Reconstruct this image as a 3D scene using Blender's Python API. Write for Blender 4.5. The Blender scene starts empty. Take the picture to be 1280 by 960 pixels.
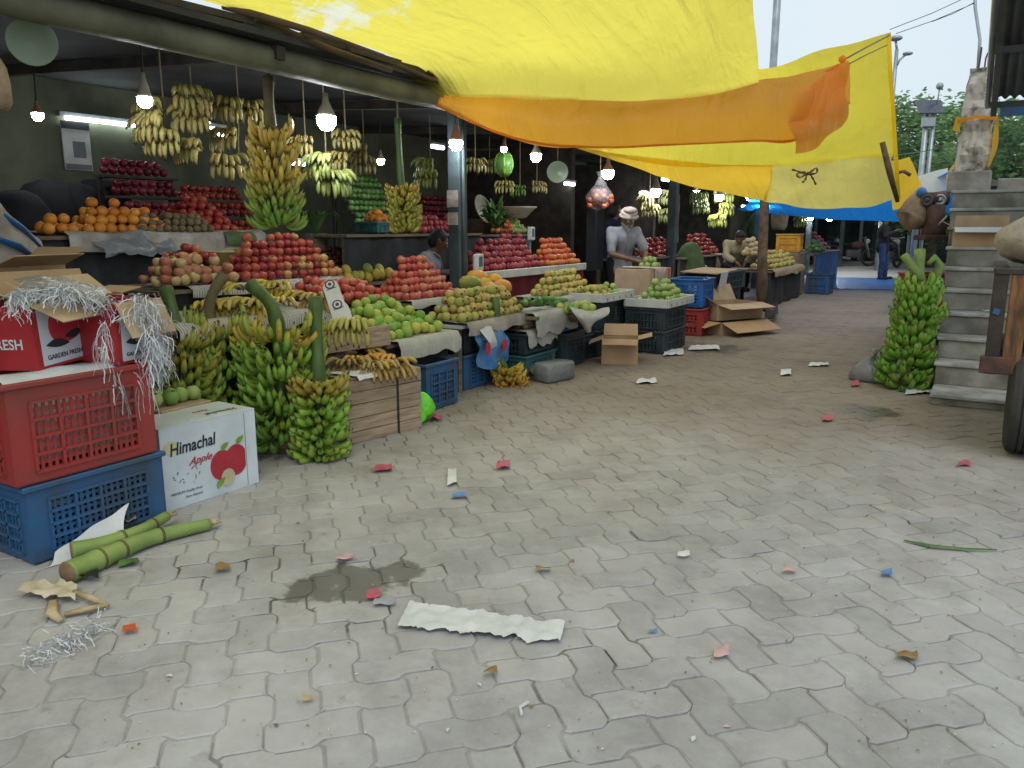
import bpy, bmesh, math, random
from mathutils import Vector, Matrix, noise
from bpy_extras.object_utils import world_to_camera_view
R = random.Random(11)
V = Vector
SC = bpy.context.scene
COL = SC.collection
PI = math.pi
# ------------------------------------------------------------------ camera, sky, sun, exposure
# X = across the lane (to the right), Y = along the lane, Z = up; the viewer stands at the origin
EYE, YAW, F = 1.35, math.radians(31), 980.0
PITCH = math.atan((480 - 284) / F)
cam = bpy.data.cameras.new("camera"); camo = bpy.data.objects.new("camera", cam); COL.objects.link(camo)
cam.sensor_width = 36; cam.lens = 36 * F / 1280; cam.clip_start = 0.05; cam.clip_end = 500
camo.location = (0, 0, EYE); camo.rotation_euler = (PI / 2 - PITCH, 0, YAW)
SC.camera = camo
SC.render.resolution_x, SC.render.resolution_y = 1024, 768
SC.view_settings.view_transform = 'Standard'; SC.view_settings.look = 'None'
SC.view_settings.exposure = 0.34; SC.view_settings.gamma = 1
SUN_EL, SUN_AZ = math.radians(58), math.radians(150)
W = bpy.data.worlds.new("World"); SC.world = W; W.use_nodes = True
wn = W.node_tree.nodes; wl = W.node_tree.links; wn.clear()
sky = wn.new('ShaderNodeTexSky'); sky.sky_type = 'NISHITA'; sky.sun_disc = False
sky.sun_elevation = SUN_EL; sky.sun_rotation = SUN_AZ; sky.dust_density = 4; sky.air_density = 1.2
hs = wn.new('ShaderNodeHueSaturation'); hs.inputs['Saturation'].default_value = .45
cl = wn.new('ShaderNodeTexNoise'); cl.inputs['Scale'].default_value = 2.2; cl.inputs['Detail'].default_value = 5
cr = wn.new('ShaderNodeValToRGB'); cr.color_ramp.elements[0].position = .3; cr.color_ramp.elements[1].position = .75
cr.color_ramp.elements[0].color = (6.2, 7.3, 8.1, 1); cr.color_ramp.elements[1].color = (7.4, 8.1, 8.5, 1)
mx = wn.new('ShaderNodeMixRGB'); mx.inputs[0].default_value = .8
bg = wn.new('ShaderNodeBackground'); bg.inputs['Strength'].default_value = .1
wo = wn.new('ShaderNodeOutputWorld')
wl.new(sky.outputs[0], hs.inputs['Color']); wl.new(hs.outputs[0], mx.inputs[1]); wl.new(cl.outputs['Fac'], cr.inputs[0])
wl.new(cr.outputs[0], mx.inputs[2]); wl.new(mx.outputs[0], bg.inputs[0]); wl.new(bg.outputs[0], wo.inputs[0])
sl = bpy.data.lights.new("sun", 'SUN'); sl.energy = .6; sl.angle = math.radians(25); sl.color = (1, .96, .9)
so = bpy.data.objects.new("sun", sl); COL.objects.link(so)
so.rotation_euler = (PI / 2 - SUN_EL, 0, PI - SUN_AZ)
SC.cycles.use_denoising = True
SC.cycles.max_bounces = 8; SC.cycles.transparent_max_bounces = 6
SC.cycles.sample_clamp_indirect = 6

# a sight line from the eye, met with a distance or a plane of the market (for measuring real places)
_f = V((-math.sin(YAW) * math.cos(PITCH), math.cos(YAW) * math.cos(PITCH), -math.sin(PITCH)))
_r = V((math.cos(YAW), math.sin(YAW), 0)); _u = _r.cross(_f)
def ray(x, y): return _f + _r * ((x - 640) / F) - _u * ((y - 480) / F)
def at(x, y, d): return V((0, 0, EYE)) + ray(x, y) * d
def onz(x, y, z=0.0):
    d = ray(x, y); return V((0, 0, EYE)) + d * ((z - EYE) / d.z)
def onx(x, y, X):
    d = ray(x, y); return V((0, 0, EYE)) + d * (X / d.x)
TOCAM = V((.515, -.857, 0))

# ------------------------------------------------------------------ materials
def nt(name):
    m = bpy.data.materials.new(name); m.use_nodes = True
    n = m.node_tree.nodes; n.clear(); o = n.new('ShaderNodeOutputMaterial')
    return m, n, m.node_tree.links, o
def ramp(n, cols, pos=None, interp='LINEAR'):
    r = n.new('ShaderNodeValToRGB'); e = r.color_ramp.elements; r.color_ramp.interpolation = interp
    while len(e) < len(cols): e.new(.5)
    for i, c in enumerate(cols):
        e[i].position = pos[i] if pos else i / max(1, len(cols) - 1); e[i].color = (*c, 1)
    return r
def M(name, c1, c2=None, rough=.7, scale=6, bump=.15, bscale=40, metal=0, rnd=0.0, coord='Object', spec=.4, det=6, lo=.35, hi=.65, stretch=None):
    """plain surface: two tones mixed by noise, fine relief, optional brightness change from piece to piece"""
    m, n, l, o = nt(name)
    c2 = c2 or tuple(x * .72 for x in c1)
    tc = n.new('ShaderNodeTexCoord'); src = tc.outputs[coord]
    if stretch:
        mp = n.new('ShaderNodeMapping'); mp.inputs['Scale'].default_value = stretch; l.new(src, mp.inputs[0]); src = mp.outputs[0]
    nz = n.new('ShaderNodeTexNoise'); nz.inputs['Scale'].default_value = scale; nz.inputs['Detail'].default_value = det
    l.new(src, nz.inputs['Vector'])
    r = ramp(n, [c2, c1], [lo, hi]); l.new(nz.outputs['Fac'], r.inputs[0])
    b = n.new('ShaderNodeBsdfPrincipled'); b.inputs['Roughness'].default_value = rough; b.inputs['Metallic'].default_value = metal
    b.inputs['Specular IOR Level'].default_value = spec
    col = r.outputs[0]
    if rnd:
        oi = n.new('ShaderNodeObjectInfo'); ge = n.new('ShaderNodeNewGeometry')
        ad = n.new('ShaderNodeMath'); l.new(oi.outputs['Random'], ad.inputs[0]); l.new(ge.outputs['Random Per Island'], ad.inputs[1])
        fr = n.new('ShaderNodeMath'); fr.operation = 'FRACT'; l.new(ad.outputs[0], fr.inputs[0])
        mr = n.new('ShaderNodeMapRange'); mr.inputs[3].default_value = 1 - rnd; mr.inputs[4].default_value = 1 + rnd; l.new(fr.outputs[0], mr.inputs[0])
        h = n.new('ShaderNodeHueSaturation'); l.new(mr.outputs[0], h.inputs['Value']); l.new(col, h.inputs['Color']); col = h.outputs[0]
    l.new(col, b.inputs['Base Color'])
    if bump:
        n2 = n.new('ShaderNodeTexNoise'); n2.inputs['Scale'].default_value = bscale; n2.inputs['Detail'].default_value = 4; l.new(src, n2.inputs['Vector'])
        bp = n.new('ShaderNodeBump'); bp.inputs['Strength'].default_value = bump; bp.inputs['Distance'].default_value = .02
        l.new(n2.outputs['Fac'], bp.inputs['Height']); l.new(bp.outputs[0], b.inputs['Normal'])
    l.new(b.outputs[0], o.inputs[0])
    return m
def fruit_mat(name, cols, rough=.35, mottle=.5, scale=14, speck=None):
    """skin of a fruit: tone differs from fruit to fruit and is mottled on each"""
    m, n, l, o = nt(name)
    oi = n.new('ShaderNodeObjectInfo'); tc = n.new('ShaderNodeTexCoord')
    off = n.new('ShaderNodeVectorMath'); off.operation = 'ADD'
    sc = n.new('ShaderNodeMath'); sc.operation = 'MULTIPLY'; sc.inputs[1].default_value = 57; l.new(oi.outputs['Random'], sc.inputs[0])
    l.new(tc.outputs['Object'], off.inputs[0]); l.new(sc.outputs[0], off.inputs[1])
    nz = n.new('ShaderNodeTexNoise'); nz.inputs['Scale'].default_value = scale; nz.inputs['Detail'].default_value = 5; l.new(off.outputs[0], nz.inputs['Vector'])
    mm = n.new('ShaderNodeMath'); mm.operation = 'MULTIPLY_ADD'; mm.inputs[1].default_value = mottle * 2; mm.inputs[2].default_value = -mottle
    l.new(nz.outputs['Fac'], mm.inputs[0])
    ge = n.new('ShaderNodeNewGeometry'); a0 = n.new('ShaderNodeMath'); l.new(oi.outputs['Random'], a0.inputs[0]); l.new(ge.outputs['Random Per Island'], a0.inputs[1])
    fr = n.new('ShaderNodeMath'); fr.operation = 'FRACT'; l.new(a0.outputs[0], fr.inputs[0])
    ad = n.new('ShaderNodeMath'); l.new(mm.outputs[0], ad.inputs[0]); l.new(fr.outputs[0], ad.inputs[1])
    r = ramp(n, cols); l.new(ad.outputs[0], r.inputs[0])
    b = n.new('ShaderNodeBsdfPrincipled'); b.inputs['Roughness'].default_value = rough; b.inputs['Specular IOR Level'].default_value = .4
    l.new(r.outputs[0], b.inputs['Base Color']); l.new(b.outputs[0], o.inputs[0])
    return m
def banana_mat():
    m, n, l, o = nt('banana_skin')
    oi = n.new('ShaderNodeObjectInfo'); tc = n.new('ShaderNodeTexCoord')
    nz = n.new('ShaderNodeTexNoise'); nz.inputs['Scale'].default_value = 28; nz.inputs['Detail'].default_value = 6
    off = n.new('ShaderNodeVectorMath'); off.operation = 'ADD'; l.new(tc.outputs['Object'], off.inputs[0]); l.new(oi.outputs['Location'], off.inputs[1])
    l.new(off.outputs[0], nz.inputs['Vector'])
    spot = ramp(n, [(.16, .10, .04), (1, 1, 1)], [.28, .41]); l.new(nz.outputs['Fac'], spot.inputs[0])
    mu = n.new('ShaderNodeMixRGB'); mu.blend_type = 'MULTIPLY'; mu.inputs[0].default_value = .75
    l.new(oi.outputs['Color'], mu.inputs[1]); l.new(spot.outputs[0], mu.inputs[2])
    sp = n.new('ShaderNodeSeparateXYZ'); l.new(tc.outputs['Generated'], sp.inputs[0])
    tip = ramp(n, [(.25, .3, .12), (1, 1, 1), (1, 1, 1), (.12, .09, .05)], [0, .12, .9, .97]); l.new(sp.outputs['Z'], tip.inputs[0])
    m2 = n.new('ShaderNodeMixRGB'); m2.blend_type = 'MULTIPLY'; m2.inputs[0].default_value = 1; l.new(mu.outputs[0], m2.inputs[1]); l.new(tip.outputs[0], m2.inputs[2])
    b = n.new('ShaderNodeBsdfPrincipled'); b.inputs['Roughness'].default_value = .45; l.new(m2.outputs[0], b.inputs['Base Color'])
    l.new(b.outputs[0], o.inputs[0]); return m
def tarp_mat(name, col, back, trans=.65, worn=0.0, dirt=.2):
    """thin woven plastic: light passes through it; dirt in streaks, worn pale patches"""
    m, n, l, o = nt(name)
    tc = n.new('ShaderNodeTexCoord')
    n1 = n.new('ShaderNodeTexNoise'); n1.inputs['Scale'].default_value = .9; n1.inputs['Detail'].default_value = 7; n1.inputs['Distortion'].default_value = .8; l.new(tc.outputs['Object'], n1.inputs['Vector'])
    r1 = ramp(n, [tuple(c * (1 - dirt) for c in col), col], [.3, .6]); l.new(n1.outputs['Fac'], r1.inputs[0])
    c = r1.outputs[0]
    if worn:
        n2 = n.new('ShaderNodeTexNoise'); n2.inputs['Scale'].default_value = 2.6; n2.inputs['Detail'].default_value = 8; n2.inputs['Roughness'].default_value = .7; l.new(tc.outputs['Object'], n2.inputs['Vector'])
        ds = n.new('ShaderNodeVectorMath'); ds.operation = 'DISTANCE'; l.new(tc.outputs['Object'], ds.inputs[0]); ds.inputs[1].default_value = WORN_AT
        mr = n.new('ShaderNodeMapRange'); mr.inputs[1].default_value = 0; mr.inputs[2].default_value = .95; mr.inputs[3].default_value = .22; mr.inputs[4].default_value = -.12; l.new(ds.outputs['Value'], mr.inputs[0])
        ad = n.new('ShaderNodeMath'); l.new(n2.outputs['Fac'], ad.inputs[0]); l.new(mr.outputs[0], ad.inputs[1])
        r2 = ramp(n, [(0, 0, 0), (1, 1, 1)], [.60, .70]); l.new(ad.outputs[0], r2.inputs[0])
        mxx = n.new('ShaderNodeMixRGB'); mxx.inputs[2].default_value = (.95, .93, .72, 1); l.new(r2.outputs[0], mxx.inputs[0]); l.new(c, mxx.inputs[1]); c = mxx.outputs[0]
    d = n.new('ShaderNodeBsdfDiffuse'); t = n.new('ShaderNodeBsdfTranslucent'); g = n.new('ShaderNodeBsdfGlossy'); g.inputs['Roughness'].default_value = .4
    d.inputs[0].default_value = (*back, 1); l.new(c, t.inputs[0])
    wv = n.new('ShaderNodeTexNoise'); wv.inputs['Scale'].default_value = 3.0; wv.inputs['Detail'].default_value = 5; wv.inputs['Distortion'].default_value = 1.5; l.new(tc.outputs['Object'], wv.inputs['Vector'])
    bp = n.new('ShaderNodeBump'); bp.inputs['Strength'].default_value = .5; bp.inputs['Distance'].default_value = .05; l.new(wv.outputs['Fac'], bp.inputs['Height'])
    mp = n.new('ShaderNodeMapping'); mp.inputs['Scale'].default_value = (3.2, .45, .6); mp.inputs['Rotation'].default_value = (0, 0, .25); l.new(tc.outputs['Object'], mp.inputs[0])
    fo = n.new('ShaderNodeTexNoise'); fo.inputs['Scale'].default_value = 1.6; fo.inputs['Detail'].default_value = 6; fo.inputs['Distortion'].default_value = .6; l.new(mp.outputs[0], fo.inputs['Vector'])
    b2 = n.new('ShaderNodeBump'); b2.inputs['Strength'].default_value = .8; b2.inputs['Distance'].default_value = .09; l.new(fo.outputs['Fac'], b2.inputs['Height']); l.new(bp.outputs[0], b2.inputs['Normal']); bp = b2
    for s in (d, t, g): l.new(bp.outputs[0], s.inputs['Normal'])
    a = n.new('ShaderNodeMixShader'); a.inputs[0].default_value = trans; l.new(d.outputs[0], a.inputs[1]); l.new(t.outputs[0], a.inputs[2])
    k = n.new('ShaderNodeMixShader'); k.inputs[0].default_value = .03; l.new(a.outputs[0], k.inputs[1]); l.new(g.outputs[0], k.inputs[2])
    l.new(k.outputs[0], o.inputs[0]); return m
def glow(name, col, s):
    m, n, l, o = nt(name); e = n.new('ShaderNodeEmission'); e.inputs[0].default_value = (*col, 1); e.inputs[1].default_value = s
    l.new(e.outputs[0], o.inputs[0]); return m
def film_mat(name, col, alpha=.45, rough=.25):
    m, n, l, o = nt(name)
    b = n.new('ShaderNodeBsdfPrincipled'); b.inputs['Base Color'].default_value = (*col, 1); b.inputs['Roughness'].default_value = rough; b.inputs['Alpha'].default_value = alpha
    tc = n.new('ShaderNodeTexCoord'); z = n.new('ShaderNodeTexNoise'); z.inputs['Scale'].default_value = 25; l.new(tc.outputs['Object'], z.inputs['Vector'])
    bp = n.new('ShaderNodeBump'); bp.inputs['Strength'].default_value = .6; bp.inputs['Distance'].default_value = .02; l.new(z.outputs['Fac'], bp.inputs['Height']); l.new(bp.outputs[0], b.inputs['Normal'])
    l.new(b.outputs[0], o.inputs[0]); return m
def paper_mat():
    """newsprint: grey lines of print in columns with blocks of pictures"""
    m, n, l, o = nt('newsprint')
    tc = n.new('ShaderNodeTexCoord'); mp = n.new('ShaderNodeMapping'); mp.inputs['Rotation'].default_value = (0, 0, PI / 2); l.new(tc.outputs['UV'], mp.inputs[0])
    br = n.new('ShaderNodeTexBrick'); br.inputs['Scale'].default_value = 6; br.inputs['Brick Width'].default_value = 1.1; br.inputs['Row Height'].default_value = .085
    br.inputs['Mortar Size'].default_value = .028; br.inputs['Color1'].default_value = (.13, .13, .13, 1); br.inputs['Color2'].default_value = (.30, .30, .30, 1); br.inputs['Mortar'].default_value = (.48, .46, .40, 1)
    l.new(tc.outputs['UV'], br.inputs[0])
    nz = n.new('ShaderNodeTexNoise'); nz.inputs['Scale'].default_value = 3; nz.inputs['Detail'].default_value = 3; l.new(tc.outputs['UV'], nz.inputs['Vector'])
    r = ramp(n, [(0, 0, 0), (1, 1, 1)], [.5, .56]); l.new(nz.outputs['Fac'], r.inputs[0])
    mxx = n.new('ShaderNodeMixRGB'); mxx.inputs[2].default_value = (.46, .44, .38, 1); l.new(r.outputs[0], mxx.inputs[0]); l.new(br.outputs[0], mxx.inputs[1])
    b = n.new('ShaderNodeBsdfPrincipled'); b.inputs['Roughness'].default_value = .9; l.new(mxx.outputs[0], b.inputs['Base Color']); l.new(b.outputs[0], o.inputs[0]); return m
def ground_mat(name, tone, joint=False):
    """worn concrete pavers: tone per paver, brown mud away from the near end, wet stains with shapes of their own"""
    m, n, l, o = nt(name)
    ge = n.new('ShaderNodeNewGeometry'); P = ge.outputs['Position']
    def nz(scale, det=6, rough=.55):
        t = n.new('ShaderNodeTexNoise'); t.inputs['Scale'].default_value = scale; t.inputs['Detail'].default_value = det; t.inputs['Roughness'].default_value = rough; l.new(P, t.inputs['Vector']); return t.outputs['Fac']
    def math_(op, a, b=None, c=None):
        t = n.new('ShaderNodeMath'); t.operation = op
        for i, x in enumerate((a, b, c)):
            if x is None: continue
            if isinstance(x, (int, float)): t.inputs[i].default_value = x
            else: l.new(x, t.inputs[i])
        return t.outputs[0]
    def mix(f, a, b, bt='MIX'):
        t = n.new('ShaderNodeMixRGB'); t.blend_type = bt
        for i, x in enumerate((f, a, b)):
            if isinstance(x, (int, float)): t.inputs[i].default_value = x
            elif isinstance(x, tuple): t.inputs[i].default_value = (*x, 1)
            else: l.new(x, t.inputs[i])
        return t.outputs[0]
    fine = ramp(n, [tuple(t * .82 for t in tone), tuple(t * 1.1 for t in tone)], [.3, .7]); l.new(nz(5, 8, .65), fine.inputs[0])
    c = fine.outputs[0]
    if joint:
        dj = ramp(n, [(0, 0, 0), (1, 1, 1)], [.52, .66]); l.new(nz(1.7, 5), dj.inputs[0]); c = mix(dj.outputs[0], c, (.075, .065, .05))
    if not joint:
        oi = n.new('ShaderNodeObjectInfo')
        rv = math_('FRACT', math_('ADD', oi.outputs['Random'], ge.outputs['Random Per Island']))
        h = n.new('ShaderNodeHueSaturation'); l.new(c, h.inputs['Color']); l.new(math_('MULTIPLY_ADD', rv, .22, .89), h.inputs['Value']); c = h.outputs[0]
        c = mix(math_('MULTIPLY', math_('GREATER_THAN', rv, .72), .35), c, (.375, .35, .35))
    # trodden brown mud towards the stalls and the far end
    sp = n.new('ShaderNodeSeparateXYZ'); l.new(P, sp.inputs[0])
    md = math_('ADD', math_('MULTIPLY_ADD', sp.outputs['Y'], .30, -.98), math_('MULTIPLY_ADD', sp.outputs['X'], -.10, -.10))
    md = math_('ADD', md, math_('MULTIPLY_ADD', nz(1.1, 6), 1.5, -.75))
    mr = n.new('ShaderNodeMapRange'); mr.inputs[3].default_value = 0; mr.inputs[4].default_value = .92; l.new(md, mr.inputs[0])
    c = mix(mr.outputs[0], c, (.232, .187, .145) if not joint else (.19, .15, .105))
    big = ramp(n, [(.80, .79, .78), (1.06, 1.06, 1.06)], [.32, .62]); l.new(nz(.55, 5, .6), big.inputs[0]); c = mix(1.0, c, big.outputs[0], 'MULTIPLY')
    sm = ramp(n, [(.80, .79, .77), (1, 1, 1)], [.38, .52]); l.new(nz(2.6, 7, .7), sm.inputs[0]); c = mix(.8, c, sm.outputs[0], 'MULTIPLY')
    # small dark dirt marks
    dk = ramp(n, [(0, 0, 0), (1, 1, 1)], [.64, .74]); l.new(nz(9, 4, .6), dk.inputs[0]); c = mix(math_('MULTIPLY', dk.outputs[0], .45), c, (.15, .13, .11))
    lt = ramp(n, [(0, 0, 0), (1, 1, 1)], [.66, .72]); l.new(nz(23, 3, .6), lt.inputs[0]); c = mix(math_('MULTIPLY', lt.outputs[0], .25), c, (.5, .48, .45))
    # wet stains
    wet = None
    for (x, y, rad) in STAINS:
        rad = rad * (2.3 if joint else 1)
        d = n.new('ShaderNodeVectorMath'); d.operation = 'DISTANCE'; l.new(P, d.inputs[0]); d.inputs[1].default_value = (x, y, 0)
        s = math_('SUBTRACT', math_('ADD', rad, math_('MULTIPLY_ADD', nz(5.5, 5, .6), rad * 3.0, -rad * 1.5)), d.outputs['Value'])
        s2 = n.new('ShaderNodeMapRange'); s2.inputs[1].default_value = 0; s2.inputs[2].default_value = rad * .22; l.new(s, s2.inputs[0])
        wet = s2.outputs[0] if wet is None else math_('MAXIMUM', wet, s2.outputs[0])
    c = mix(math_('MULTIPLY', wet, .86), c, (.082, .076, .060))
    b = n.new('ShaderNodeBsdfPrincipled'); l.new(c, b.inputs['Base Color']); b.inputs['Specular IOR Level'].default_value = .35
    l.new(math_('MULTIPLY_ADD', wet, -.5, .82), b.inputs['Roughness'])
    bp = n.new('ShaderNodeBump'); bp.inputs['Strength'].default_value = .35; bp.inputs['Distance'].default_value = .006; l.new(nz(60, 6, .7), bp.inputs['Height']); l.new(bp.outputs[0], b.inputs['Normal'])
    l.new(b.outputs[0], o.inputs[0]); return m

# ------------------------------------------------------------------ mesh and object helpers
def basis(z, up=V((0, 0, 1))):
    z = z.normalized()
    if abs(z.dot(up)) > .98: up = V((1, 0, 0))
    x = up.cross(z).normalized(); return x, z.cross(x), z
def wm(o):
    m = Matrix.LocRotScale(o.location, o.rotation_euler, o.scale)
    return wm(o.parent) @ m if o.parent else m
def link(name, me, parent=None):
    o = bpy.data.objects.new(name, me); COL.objects.link(o)
    if parent: o.parent = parent
    return o
class MB:
    def __init__(s): s.v, s.f, s.m, s.uv = [], [], [], {}
    def add(s, vs, fs, mi=0):
        b = len(s.v); s.v += [V(p) for p in vs]
        for f in fs: s.f.append([b + i for i in f]); s.m.append(mi)
        return s
    def box(s, c, d, rz=0, rx=0, ry=0, mi=0, bev=0.0, mat=None):
        x, y, z = d[0] / 2, d[1] / 2, d[2] / 2
        q = mat or (Matrix.Rotation(rz, 3, 'Z') @ Matrix.Rotation(ry, 3, 'Y') @ Matrix.Rotation(rx, 3, 'X'))
        if not bev:
            P = [(-x, -y, -z), (x, -y, -z), (x, y, -z), (-x, y, -z), (-x, -y, z), (x, -y, z), (x, y, z), (-x, y, z)]
            F_ = [(0, 3, 2, 1), (4, 5, 6, 7), (0, 1, 5, 4), (1, 2, 6, 5), (2, 3, 7, 6), (3, 0, 4, 7)]
        else:
            bm = bmesh.new(); bmesh.ops.create_cube(bm, size=1)
            for vv in bm.verts: vv.co = V((vv.co.x * d[0], vv.co.y * d[1], vv.co.z * d[2]))
            bmesh.ops.bevel(bm, geom=bm.edges[:], offset=bev, segments=1, affect='EDGES')
            bm.verts.index_update(); P = [tuple(vv.co) for vv in bm.verts]; F_ = [[q2.index for q2 in f.verts] for f in bm.faces]; bm.free()
        c = V(c); return s.add([c + q @ V(p) for p in P], F_, mi)
    def bar(s, a, b, w, t, up=V((0, 0, 1)), mi=0):
        a, b = V(a), V(b); x, y, z = basis(b - a, up)
        m = Matrix((x, y, z)).transposed(); return s.box((a + b) / 2, (w, t, (b - a).length), mat=m, mi=mi)
    def tube(s, pts, rad, n=8, cap=True, mi=0, squash=1.0):
        pts = [V(p) for p in pts]; k = len(pts)
        if not isinstance(rad, (list, tuple)): rad = [rad] * k
        b = len(s.v); x = None
        for i, p in enumerate(pts):
            t = (pts[min(i + 1, k - 1)] - pts[max(i - 1, 0)])
            if x is None: x, y, z = basis(t)
            else:
                z = t.normalized(); x = (x - z * x.dot(z)).normalized(); y = z.cross(x)
            for j in range(n):
                a = 2 * PI * j / n; s.v.append(p + x * (math.cos(a) * rad[i]) + y * (math.sin(a) * rad[i] * squash))
        for i in range(k - 1):
            for j in range(n):
                j2 = (j + 1) % n; s.f.append([b + i * n + j, b + i * n + j2, b + (i + 1) * n + j2, b + (i + 1) * n + j]); s.m.append(mi)
        if cap:
            s.f.append([b + j for j in range(n)][::-1]); s.m.append(mi)
            s.f.append([b + (k - 1) * n + j for j in range(n)]); s.m.append(mi)
        return s
    def lathe(s, prof, n=12, c=(0, 0, 0), mi=0, rot=None, sx=1, sy=1):
        c = V(c); q = rot or Matrix.Identity(3); b = len(s.v); k = len(prof)
        for r_, z_ in prof:
            for j in range(n):
                a = 2 * PI * j / n; s.v.append(c + q @ V((math.cos(a) * r_ * sx, math.sin(a) * r_ * sy, z_)))
        for i in range(k - 1):
            for j in range(n):
                j2 = (j + 1) % n; s.f.append([b + i * n + j, b + i * n + j2, b + (i + 1) * n + j2, b + (i + 1) * n + j]); s.m.append(mi)
        if prof[0][0] > 1e-4: s.f.append([b + j for j in range(n)][::-1]); s.m.append(mi)
        if prof[-1][0] > 1e-4: s.f.append([b + (k - 1) * n + j for j in range(n)]); s.m.append(mi)
        return s
    def ball(s, c, r, n=12, k=8, mi=0, rot=None, sc=(1, 1, 1)):
        c = V(c); q = rot or Matrix.Identity(3); b = len(s.v)
        for i in range(k + 1):
            t = PI * i / k
            for j in range(n):
                a = 2 * PI * j / n; s.v.append(c + q @ V((math.sin(t) * math.cos(a) * r * sc[0], math.sin(t) * math.sin(a) * r * sc[1], -math.cos(t) * r * sc[2])))
        for i in range(k):
            for j in range(n):
                j2 = (j + 1) % n; s.f.append([b + i * n + j, b + i * n + j2, b + (i + 1) * n + j2, b + (i + 1) * n + j]); s.m.append(mi)
        return s
    def grid(s, fn, nu, nv, mi=0, keep_uv=True, thick=0):
        b = len(s.v)
        for i in range(nu + 1):
            for j in range(nv + 1):
                s.v.append(V(fn(i / nu, j / nv)))
                if keep_uv: s.uv[len(s.v) - 1] = (i / nu, j / nv)
        for i in range(nu):
            for j in range(nv):
                a = b + i * (nv + 1) + j; s.f.append([a, a + nv + 1, a + nv + 2, a + 1]); s.m.append(mi)
        return s
    def poly(s, pts, h=V((0, 0, .004)), mi=0):
        """flat outline given a thickness"""
        pts = [V(p) for p in pts]; n = len(pts); b = len(s.v); h = V(h); s.v += pts + [p + h for p in pts]
        s.f.append([b + i for i in range(n)][::-1]); s.f.append([b + n + i for i in range(n)]); s.m += [mi, mi]
        for i in range(n):
            j = (i + 1) % n; s.f.append([b + i, b + j, b + n + j, b + n + i]); s.m.append(mi)
        return s
    def mesh(s, name, mats, smooth=False):
        me = bpy.data.meshes.new(name); me.from_pydata([tuple(p) for p in s.v], [], s.f)
        for m in (mats if isinstance(mats, (list, tuple)) else [mats]): me.materials.append(m)
        me.polygons.foreach_set('material_index', s.m)
        if smooth: me.polygons.foreach_set('use_smooth', [True] * len(s.f))
        if s.uv:
            uvl = me.uv_layers.new(name='UVMap')
            for lp in me.loops: uvl.data[lp.index].uv = s.uv.get(lp.vertex_index, (0, 0))
        me.validate(); me.update(); return me
    def build(s, name, mats, parent=None, smooth=False, org=None, edge=None):
        """world coordinates in; ONE mesh object out, its origin at the parent's or at the foot of the mesh"""
        if parent is not None:
            inv = wm(parent).inverted(); s.v = [inv @ p for p in s.v]; loc = V((0, 0, 0))
        else:
            xs = [p.x for p in s.v]; ys = [p.y for p in s.v]; zs = [p.z for p in s.v]
            loc = V(org) if org is not None else V(((min(xs) + max(xs)) / 2, (min(ys) + max(ys)) / 2, min(zs)))
            s.v = [p - loc for p in s.v]
        o = link(name, s.mesh(name, mats, smooth), parent); o.location = loc
        if smooth and edge:
                o.data.set_sharp_from_angle(angle=edge)
        return o
def tag(o, label=None, cat=None, group=None, kind=None):
    if label: o['label'] = label
    if cat: o['category'] = cat
    if group: o['group'] = group
    if kind: o['kind'] = kind
    return o
def thing(name, label, cat, loc=(0, 0, 0), rz=0, group=None):
    o = link(name, None); o.location = loc; o.rotation_euler = (0, 0, rz); o.empty_display_size = .1
    return tag(o, label, cat, group)
def copy_tree(o, parent=None):
    c = o.copy(); COL.objects.link(c)
    if parent: c.parent = parent
    for ch in [x for x in o.children]: copy_tree(ch, c)
    return c
def cat_rom(P, t):
    n = len(P) - 1; x = min(max(t * n, 0), n - 1e-6); i = int(x); f = x - i
    p0, p1, p2, p3 = P[max(i - 1, 0)], P[i], P[i + 1], P[min(i + 2, n)]
    return .5 * ((2 * p1) + (p2 - p0) * f + (2 * p0 - 5 * p1 + 4 * p2 - p3) * f * f + (3 * p1 - p0 - 3 * p2 + p3) * f ** 3)
def patch(ctrl, amp=.03, sc=1.5, seed=0, dirn=None):
    """smooth sheet through rows of control points, with wrinkles"""
    def fn(u, v):
        p = cat_rom([cat_rom(row, v) for row in ctrl], u)
        q = V((p.x * sc + seed, p.y * sc, p.z * sc))
        w = V((noise.noise(q), noise.noise(q + V((9, 3, 1))), noise.noise(q + V((2, 7, 5))))) * amp
        if dirn is not None: w = V(dirn) * w.x
        return p + w
    return fn
def cyl_between(mb, a, b, r, n=8): return mb.tube([a, b], r, n)
def text(name, body, size, mat, origin, right, up, parent, shear=0, bold=0.0, depth=.0006, sx=1):
    cu = bpy.data.curves.new(name, 'FONT'); cu.body = body; cu.size = size; cu.shear = shear; cu.offset = bold; cu.extrude = depth; cu.resolution_u = 3
    t = bpy.data.objects.new(name, cu); COL.objects.link(t)
    dg = bpy.context.evaluated_depsgraph_get(); me = bpy.data.meshes.new_from_object(t.evaluated_get(dg)); bpy.data.objects.remove(t); bpy.data.curves.remove(cu)
    right, up = V(right).normalized(), V(up).normalized(); nn = right.cross(up)
    inv = wm(parent).inverted() if parent else Matrix.Identity(4)
    for vv in me.vertices: vv.co = inv @ (V(origin) + right * vv.co.x * sx + up * vv.co.y + nn * (vv.co.z + depth))
    me.materials.clear(); me.materials.append(mat); me.name = name
    return link(name, me, parent)

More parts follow.
